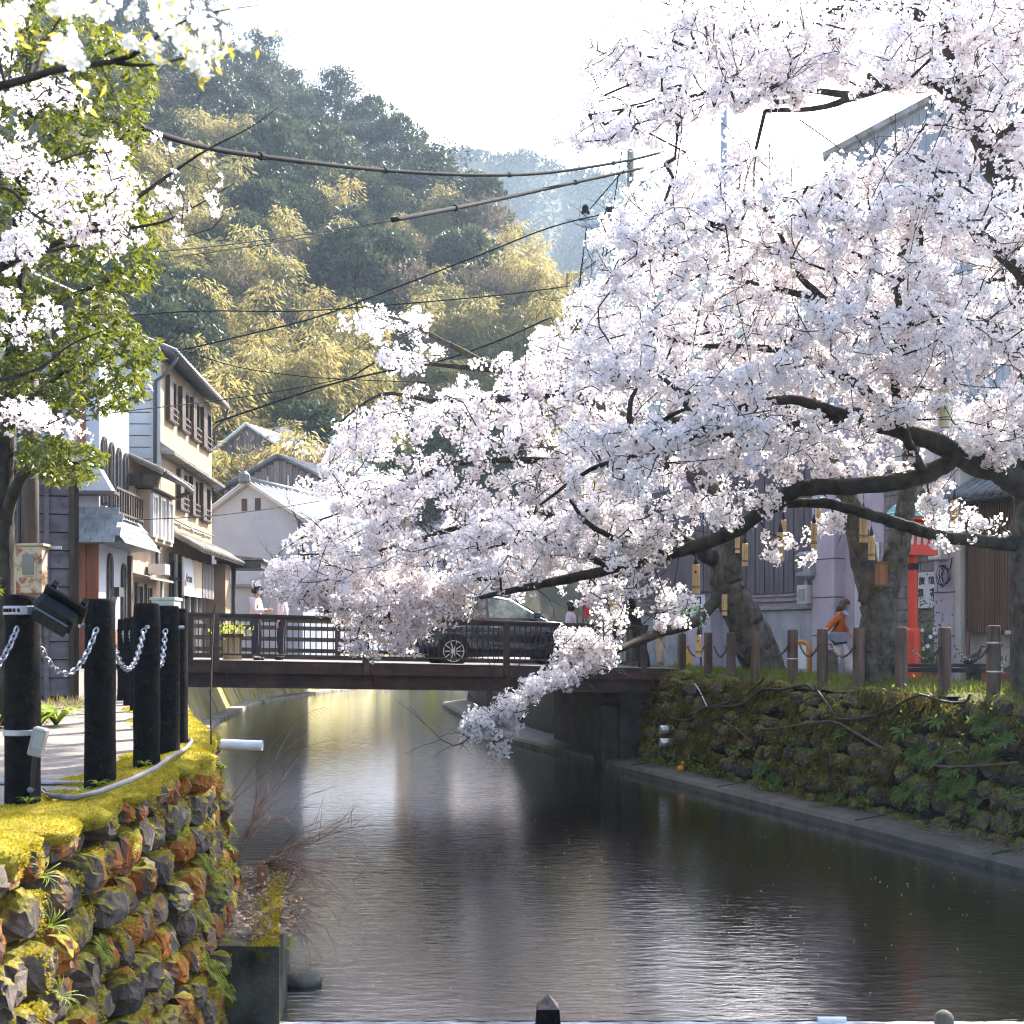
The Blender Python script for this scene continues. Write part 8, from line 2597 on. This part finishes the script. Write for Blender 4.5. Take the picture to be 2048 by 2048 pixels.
rhose('hose', 'brown hose crossing the fern covered wall at the frame edge', [(1855, 1533), (1920, 1540), (1990, 1538), (2060, 1532)], M_bhose, 0.02)
rhose('cable', 'pale grey cable drooping down the wall beside the first log posts', [(1407, 1372), (1415, 1385), (1432, 1418)], M_mpipe, 0.012)
# litter, ledge crack, dry grass on the ledge
k = 1500
D = wr_.uniform(12.5, 16.8, k)
P = np.array([(lerp_line(R_FOOT, d) - abs(wr_.normal()) * 0.28 + 0.1, d, WZ + 0.22) for d in D])
V, q = cards(P, wr_.normal(size=P.shape) * [1, 1, 0.35] + [0, 0, 0.12], wr_.uniform(0.06, 0.22, k), 0.01, wr_)
dg_ = stuff(link('dry_grass', fastmesh('dry_grass', V, [q], col=np.repeat(wr_.random(k), 4)), leafmat('straw', (0.14, 0.095, 0.055), (0.32, 0.24, 0.15), 0.25)))
dg_['label'] = 'dry straw lying on the ledge at the wall foot'
for D in (14.9, 17.6, 21.5, 25.0):
    x0 = lerp_line(R_WATER, D)
    MB().prism([(x0 - 0.012, D - 0.02, WZ + 0.0), (x0 + 0.075, D - 0.01, WZ + 0.168), (x0 + 0.75, D + 0.25, WZ + 0.236), (x0 + 0.75, D + 0.29, WZ + 0.236), (x0 + 0.075, D + 0.03, WZ + 0.168), (x0 - 0.012, D + 0.02, WZ + 0.0)], (0, 0, 0.005)).build('joint_crack', M_dark, ledge, loc=-Vector(ledge.location))
# petals on the water and on the ground
k = 300
PX = np.concatenate([wr_.uniform(-3, 6, k), wr_.uniform(-6, 4, 260)]); PY = np.concatenate([wr_.uniform(9.4, 24, k), wr_.uniform(25, 50, 260)])
ok = np.array([lerp_line(L_FOOT, y) + 0.5 < x < lerp_line(R_WATER, y) - 0.1 for x, y in zip(PX, PY)])
P = np.stack([PX[ok], PY[ok], np.full(ok.sum(), WZ + 0.005)], 1)
V, q = cards(P, wr_.normal(size=P.shape) * [1, 1, 0], wr_.uniform(0.012, 0.022, len(P)), 0.012, wr_, N=np.tile([[0, 0, 1.0]], (len(P), 1)), bend=0)
V[:, 2] = WZ + 0.006
pl_ = stuff(link('petals', fastmesh('petals', V, [q], col=np.zeros(len(V))), M_petal))
pl_['label'] = 'white cherry petals floating on the dark water'
# weir at the near end with foam and what stands on it
we = thing('weir', 'low concrete weir sill crossing the canal at the bottom with a bright wet lip', 'weir', (3, 8.9, WZ))
MB().span(-4.9, 6.0, -0.35, 0.1, -1.2, -0.012).build('sill', M_conc, we)
fo = MB()
xs = np.linspace(-4.9, 6.0, 120)
for i in range(119):
    a_ = 0.012 * (1 + 0.7 * math.sin(i * 1.7) + 0.4 * wr_.normal())
    b2 = 0.012 * (1 + 0.7 * math.sin((i + 1) * 1.7))
    fo.add([(xs[i], -0.03, 0.012), (xs[i + 1], -0.03, 0.012), (xs[i + 1], 0.03 + abs(b2), 0.012), (xs[i], 0.03 + abs(a_), 0.012), (xs[i], -0.2, -0.02), (xs[i + 1], -0.2, -0.02)], [(0, 1, 2, 3), (4, 5, 1, 0)])
stuff(fo.build('foam', mat('white_foam', (0.10, 0.10, 0.11), (0.62, 0.62, 0.64), scale=9, stretch=(0.5, 2, 1), rough=0.4, spec=0.6, bump=0.5, bscale=50), we))
wp_ = thing('bollard', 'dark square post with a pyramid cap rising at the bottom edge', 'post', (0.262, 8.72, WZ - 0.03))
MB().box((0, 0, 0.1), (0.2, 0.19, 0.24), taper=0.8).build('shaft', M_black, wp_)
MB().add([(-0.078, -0.074, 0.222), (0.078, -0.074, 0.222), (0.078, 0.074, 0.222), (-0.078, 0.074, 0.222), (0, 0, 0.315)], [(0, 1, 4), (1, 2, 4), (2, 3, 4), (3, 0, 4), (3, 2, 1, 0)]).build('pyramid_cap', mat('worn_cap', (0.05, 0.04, 0.038), (0.22, 0.14, 0.12), scale=16, rough=0.7), wp_)
o = thing('sill_knob', 'pale rounded stone knob on the weir lip', 'knob', (3.19, 8.86, WZ - 0.02))
ellipsoid((0, 0, 0.06), (0.075, 0.07, 0.085), 12).build('knob', M_grst, o, smooth=True)
tag(MB().cyl((2.28, 8.95, WZ + 0.02), (2.49, 8.95, WZ + 0.02), 0.025, 10).build('pipe_piece', M_pvc), 'short white pipe piece lying on the weir lip', 'pipe')
# ------------------------------------------------------------------ bamboo chimes, cables, poles
M_bam = mat('cut_bamboo', (0.42, 0.27, 0.11), (0.56, 0.38, 0.17), scale=3, stretch=(4, 4, 0.3), rough=0.5, spec=0.4)
M_bamp = mat('pale_bamboo', (0.50, 0.42, 0.25), (0.60, 0.52, 0.33), scale=3, stretch=(4, 4, 0.3), rough=0.5, spec=0.4)
M_burn = mat('burnt_line', (0.03, 0.018, 0.012), rough=0.8)
def chime(x, y0, y1, D, lab, kind=0, cord=0.28, pale=False):
    H = (y1 - y0) / F * D
    r = H * 0.135
    c = pt(x, y0, D)
    o = thing('bamboo_lantern', lab, 'lantern', c, 0, 'bamboo lanterns hung in the cherries')
    MB().tube([(0, 0, 0.1), (0.006, 0, cord * 0.6), (0, 0.02, cord)], 0.004, 5).build('cord', M_blackp, o)
    MB().lathe([(r * 0.62, 0.0), (r * 0.6, 0.05), (r * 0.25, 0.12), (0.008, 0.15)], 12).build('cap', M_blackp, o, smooth=False)
    m = M_bamp if pale else M_bam
    t = MB().lathe([(r * 0.82, -H), (r, -H), (r * 1.01, -H * 0.8), (r * 0.98, -H * 0.4), (r, -0.004), (r * 0.8, 0.0)], 18).build('tube', m, o, smooth=False)
    for z in (-0.76, -0.82):
        MB().lathe([(r * 1.012, H * z - 0.004), (r * 1.018, H * z), (r * 1.018, H * z + 0.004), (r * 1.012, H * z + 0.008)], 18).build('burnt_band', M_burn, t)
    def mark(u, z, L_, a, wv=0.006):
        th = -PI / 2 + u
        c_ = Vector((math.cos(th), math.sin(th), 0)) * r * 1.02 + Vector((0, 0, z))
        s_ = Vector((-math.sin(th), math.cos(th), 0))
        d = s_ * math.cos(a) + Vector((0, 0, math.sin(a)))
        n_ = Vector((math.cos(th), math.sin(th), 0)) * 0.002
        e = s_ * math.sin(a) * -1 + Vector((0, 0, math.cos(a)))
        return ([c_ - d * L_, c_ + e * wv, c_ + d * L_, c_ - e * wv], n_)
    mk = MB()
    if kind == 0:
        for k in range(6):
            for s in (-1, 1):
                if k > 3 and s > 0:
                    continue
                pl_, n_ = mark(0.42 * s - 0.05, -H * (0.24 + 0.075 * k), H * 0.032, s * -1.1)
                mk.prism(pl_, n_)
    else:
        th = -PI / 2 - 0.25
        ring = [(math.cos(a), math.sin(a)) for a in np.linspace(0, 2 * PI, 12, endpoint=False)]
        cn = Vector((math.cos(th), math.sin(th), 0)) * r * 1.01 + Vector((0, 0, -H * 0.27))
        s_ = Vector((-math.sin(th), math.cos(th), 0))
        mk.prism([cn + s_ * a * r * 0.32 + Vector((0, 0, b_ * r * 0.32)) for a, b_ in ring], Vector((math.cos(th), math.sin(th), 0)) * 0.003)
        for k in range(4):
            pl_, n_ = mark(0.3, -H * (0.36 + 0.07 * k), H * 0.022, 0.9)
            mk.prism(pl_, n_)
    mk.build('burnt_pattern', M_burn, t)
    return o
CH = [(1890, 776, 855, 14.2, 'pale bamboo lantern with leaf pattern hanging alone high in the blossom', 0, 0.5, True),
      (1392, 1129, 1187, 18.6, 'bamboo lantern with a round hole hanging over the leaning trunk top', 1, 0.4, False), (1449, 1189, 1231, 22.5, 'small bamboo lantern in front of the mossy leaning trunk', 0, 0.3, False),
      (1475, 1070, 1106, 21.5, 'bamboo lantern half covered by blossom behind its longer neighbour', 0, 0.3, False), (1490, 1087, 1132, 21.0, 'bamboo lantern against the dark corrugated panels beside blossom', 0, 0.3, False),
      (1561, 1065, 1123, 17.2, 'big bamboo lantern with a round hole before the dark panels', 1, 0.45, False), (1567, 1040, 1082, 20.0, 'bamboo lantern partly behind the big round-holed one', 0, 0.3, False),
      (1628, 1047, 1096, 18.5, 'bamboo lantern with leaf pattern before the panel edge', 0, 0.35, False), (1637, 1018, 1054, 19.5, 'upper bamboo lantern close under the thick limb', 0, 0.2, False),
      (1397, 1270, 1314, 20.6, 'bamboo lantern hanging in front of the second log post', 1, 0.35, False), (1227, 1174, 1232, 18.2, 'bamboo lantern hanging over the bridge rail end', 0, 0.42, False),
      (1244, 1170, 1196, 20.5, 'dull bamboo lantern behind the one over the rail', 0, 0.3, True), (1727, 1027, 1085, 17.3, 'bamboo lantern hanging in front of the forked trunk', 0, 0.3, False),
      (1743, 1072, 1120, 19.0, 'lower bamboo lantern in the fork of the cherry trunk', 0, 0.3, False), (1909, 1000, 1048, 17.8, 'bamboo lantern behind blossom near the small tiled roof', 0, 0.35, False), (809, 1070, 1103, 20.8, 'lone bamboo lantern in the blossom over the bridge', 0, 0.3, False), (1330, 1058, 1084, 19.5, 'bamboo lantern nearly hidden in blossom above the long limb', 0, 0.3, False)]
for x, y0, y1, D, lab, kd, cd, pale in CH:
    chime(x, y0, y1, D, lab, kd, cd, pale)
# birdhouse-like wooden lamp on the fork
bx = thing('wooden_box', 'small brown wooden box lamp fixed in the fork of the trunk', 'box', px(1763, 19.4, 1.75))
MB().span(-0.08, 0.08, -0.08, 0.08, 0, 0.34).build('box', mat('amber_wood', (0.26, 0.10, 0.035), (0.36, 0.16, 0.06), scale=6, rough=0.6), bx)
MB().span(-0.1, 0.1, -0.1, 0.1, 0.345, 0.37).span(-0.1, 0.1, -0.1, 0.1, -0.025, -0.003).build('cap_board', M_slat, bx)
for s in (-1, 1):
    MB().span(0.06 * s - 0.012, 0.06 * s + 0.012, -0.095, -0.082, 0, 0.34).build('frame_bar', M_slat, bx)
# cables
M_cable = mat('cable_black', (0.012, 0.012, 0.014), rough=0.9, spec=0.08)
def cable(lab, pts, rad, wraps=0, n=40):
    L = smooth_line([(*pt(x, y, D), rad) for x, y, D in pts], n)
    o = thing('cable', lab, 'cable', L[0, :3], 0, 'overhead cables')
    MB().tube(L[:, :3] - L[0, :3], rad, 7).build('strand', M_cable, o, smooth=True)
    for k in range(wraps):
        i = int((k + 0.6) / wraps * (len(L) - 2))
        a_, b2 = Vector(L[i, :3] - L[0, :3]), Vector(L[i + 1, :3] - L[0, :3])
        d = (b2 - a_).normalized()
        MB().cyl(a_, a_ + d * 0.12, rad * 1.5, 8).build('clamp', M_cable, o)
    return o
cable('thick black cable bundle sagging across the hill from the leafy tree to the cherry', [(150, 215, 12.5), (310, 265, 14), (440, 300, 16), (640, 327, 19), (800, 343, 22), (960, 350, 25), (1100, 345, 28.5), (1250, 322, 32), (1330, 303, 34)], 0.036, 5)
cable('thick black sleeved cable rising toward the insulator pole below the first bundle', [(785, 440, 20), (900, 418, 23), (1000, 398, 26), (1150, 365, 30), (1290, 335, 34)], 0.042, 2)
cable('thin wire pair continuing the sleeved cable toward the leafy tree', [(300, 505, 13), (450, 490, 15), (640, 464, 18), (785, 440, 20)], 0.008)
cable('second thin wire of the pair above the golden bamboo', [(300, 520, 13), (450, 500, 15), (640, 470, 18), (785, 441, 20)], 0.008)
cable('thin wire crossing level before the lower bamboo', [(240, 632, 26), (400, 622, 27), (600, 622, 28.5), (800, 608, 30), (1000, 590, 31.5), (1140, 572, 33)], 0.016)
cable('medium wire climbing from the tan house eave to the insulators', [(365, 700, 30), (500, 668, 30.5), (640, 632, 31), (800, 572, 31.5), (960, 510, 32), (1100, 455, 32.5), (1220, 425, 33)], 0.02)
cable('black service cable running from the hillside shed into the cherry crown', [(430, 845, 30), (640, 775, 31), (760, 745, 31.5), (870, 725, 32), (1000, 680, 33), (1100, 635, 34)], 0.026, 1)
cable('thin wire sloping down from the tan house eave to the cherry', [(370, 702, 29.5), (480, 735, 30), (600, 752, 30.5), (720, 760, 31), (860, 765, 32)], 0.012)
cable('low thin wire crossing the tan house front', [(150, 835, 24), (270, 820, 26), (420, 803, 29), (560, 782, 30), (700, 755, 31)], 0.012)
cable('thin wire crossing the white warehouse gable', [(260, 1040, 26), (420, 1032, 30), (560, 1015, 36), (640, 1002, 39)], 0.012)
# insulator pole
ip = thing('utility_pole', 'pale concrete utility pole with a crossarm of insulators rising through the blossom', 'pole', px(1262, 33.5, 0.0))
MB().cyl((0, 0, -0.2), (0, 0, zy(300, 33.5)), 0.16, 12, 0.11).build('shaft', M_conc, ip, smooth=True)
zc = zy(455, 33.5)
MB().box((-0.55, -0.15, zc), (1.7, 0.09, 0.09)).build('crossarm', M_galv, ip)
for dx in (-1.28, -0.62):
    i_ = MB().lathe([(0.05, 0), (0.05, 0.08), (0.09, 0.1), (0.05, 0.14), (0.09, 0.17), (0.05, 0.21), (0.09, 0.24), (0.05, 0.28)], 10, Matrix.Translation((dx, -0.15, zc + 0.05))).build('insulator', M_white, ip, smooth=False)
    MB().lathe([(0.05, 0.28), (0.13, 0.3), (0.09, 0.4), (0.1, 0.44), (0.06, 0.52)], 10, Matrix.Translation((dx, -0.15, zc + 0.05))).build('insulator_cap', M_cable, i_, smooth=False)
wz = MB()
for (x0, y0), (x1, y1) in (((1173, 455), (1153, 620)), ((1215, 450), (1200, 540)), ((1245, 295), (1205, 560)), ((1262, 460), (1245, 540)), ((1180, 418), (1265, 320))):
    a_, b2 = pt(x0, y0, 33.2) - Vector(ip.location), pt(x1, y1, 33.0) - Vector(ip.location)
    wz.cyl(a_, b2, 0.018, 5)
wz.build('drop_wire', M_cable, ip)
ip2 = thing('utility_pole', 'grey utility pole top with a small box showing through the upper blossom', 'pole', px(1449, 34.5, 0.0))
MB().cyl((0, 0, -0.2), (0, 0, zy(80, 34.5)), 0.15, 12, 0.1).build('shaft', M_gtin, ip2, smooth=True)
MB().box((-1.2, 0, zy(130, 34.5)), (0.25, 0.2, 0.2)).box((-0.6, 0, zy(130, 34.5)), (1.2, 0.05, 0.05)).build('arm', M_gtin, ip2)
cable('dark stay wire slanting to the grey hall roof', [(1600, 240, 33), (1650, 275, 35), (1700, 312, 37)], 0.02)
# ------------------------------------------------------------------ haze: one closed box of even air
hz = bpy.data.materials.new('haze_air')
hz.use_nodes = True
hn = hz.node_tree
hn.nodes.clear()
pv = hn.nodes.new('ShaderNodeVolumePrincipled')
pv.inputs['Color'].default_value = (0.60, 0.78, 1.0, 1)
pv.inputs['Density'].default_value = 0.00036
pv.inputs['Anisotropy'].default_value = 0.35
ho = hn.nodes.new('ShaderNodeOutputMaterial')
hn.links.new(pv.outputs[0], ho.inputs['Volume'])
stuff(MB().span(-157, 252, -14, 516, -4.2, 152).build('haze', hz))
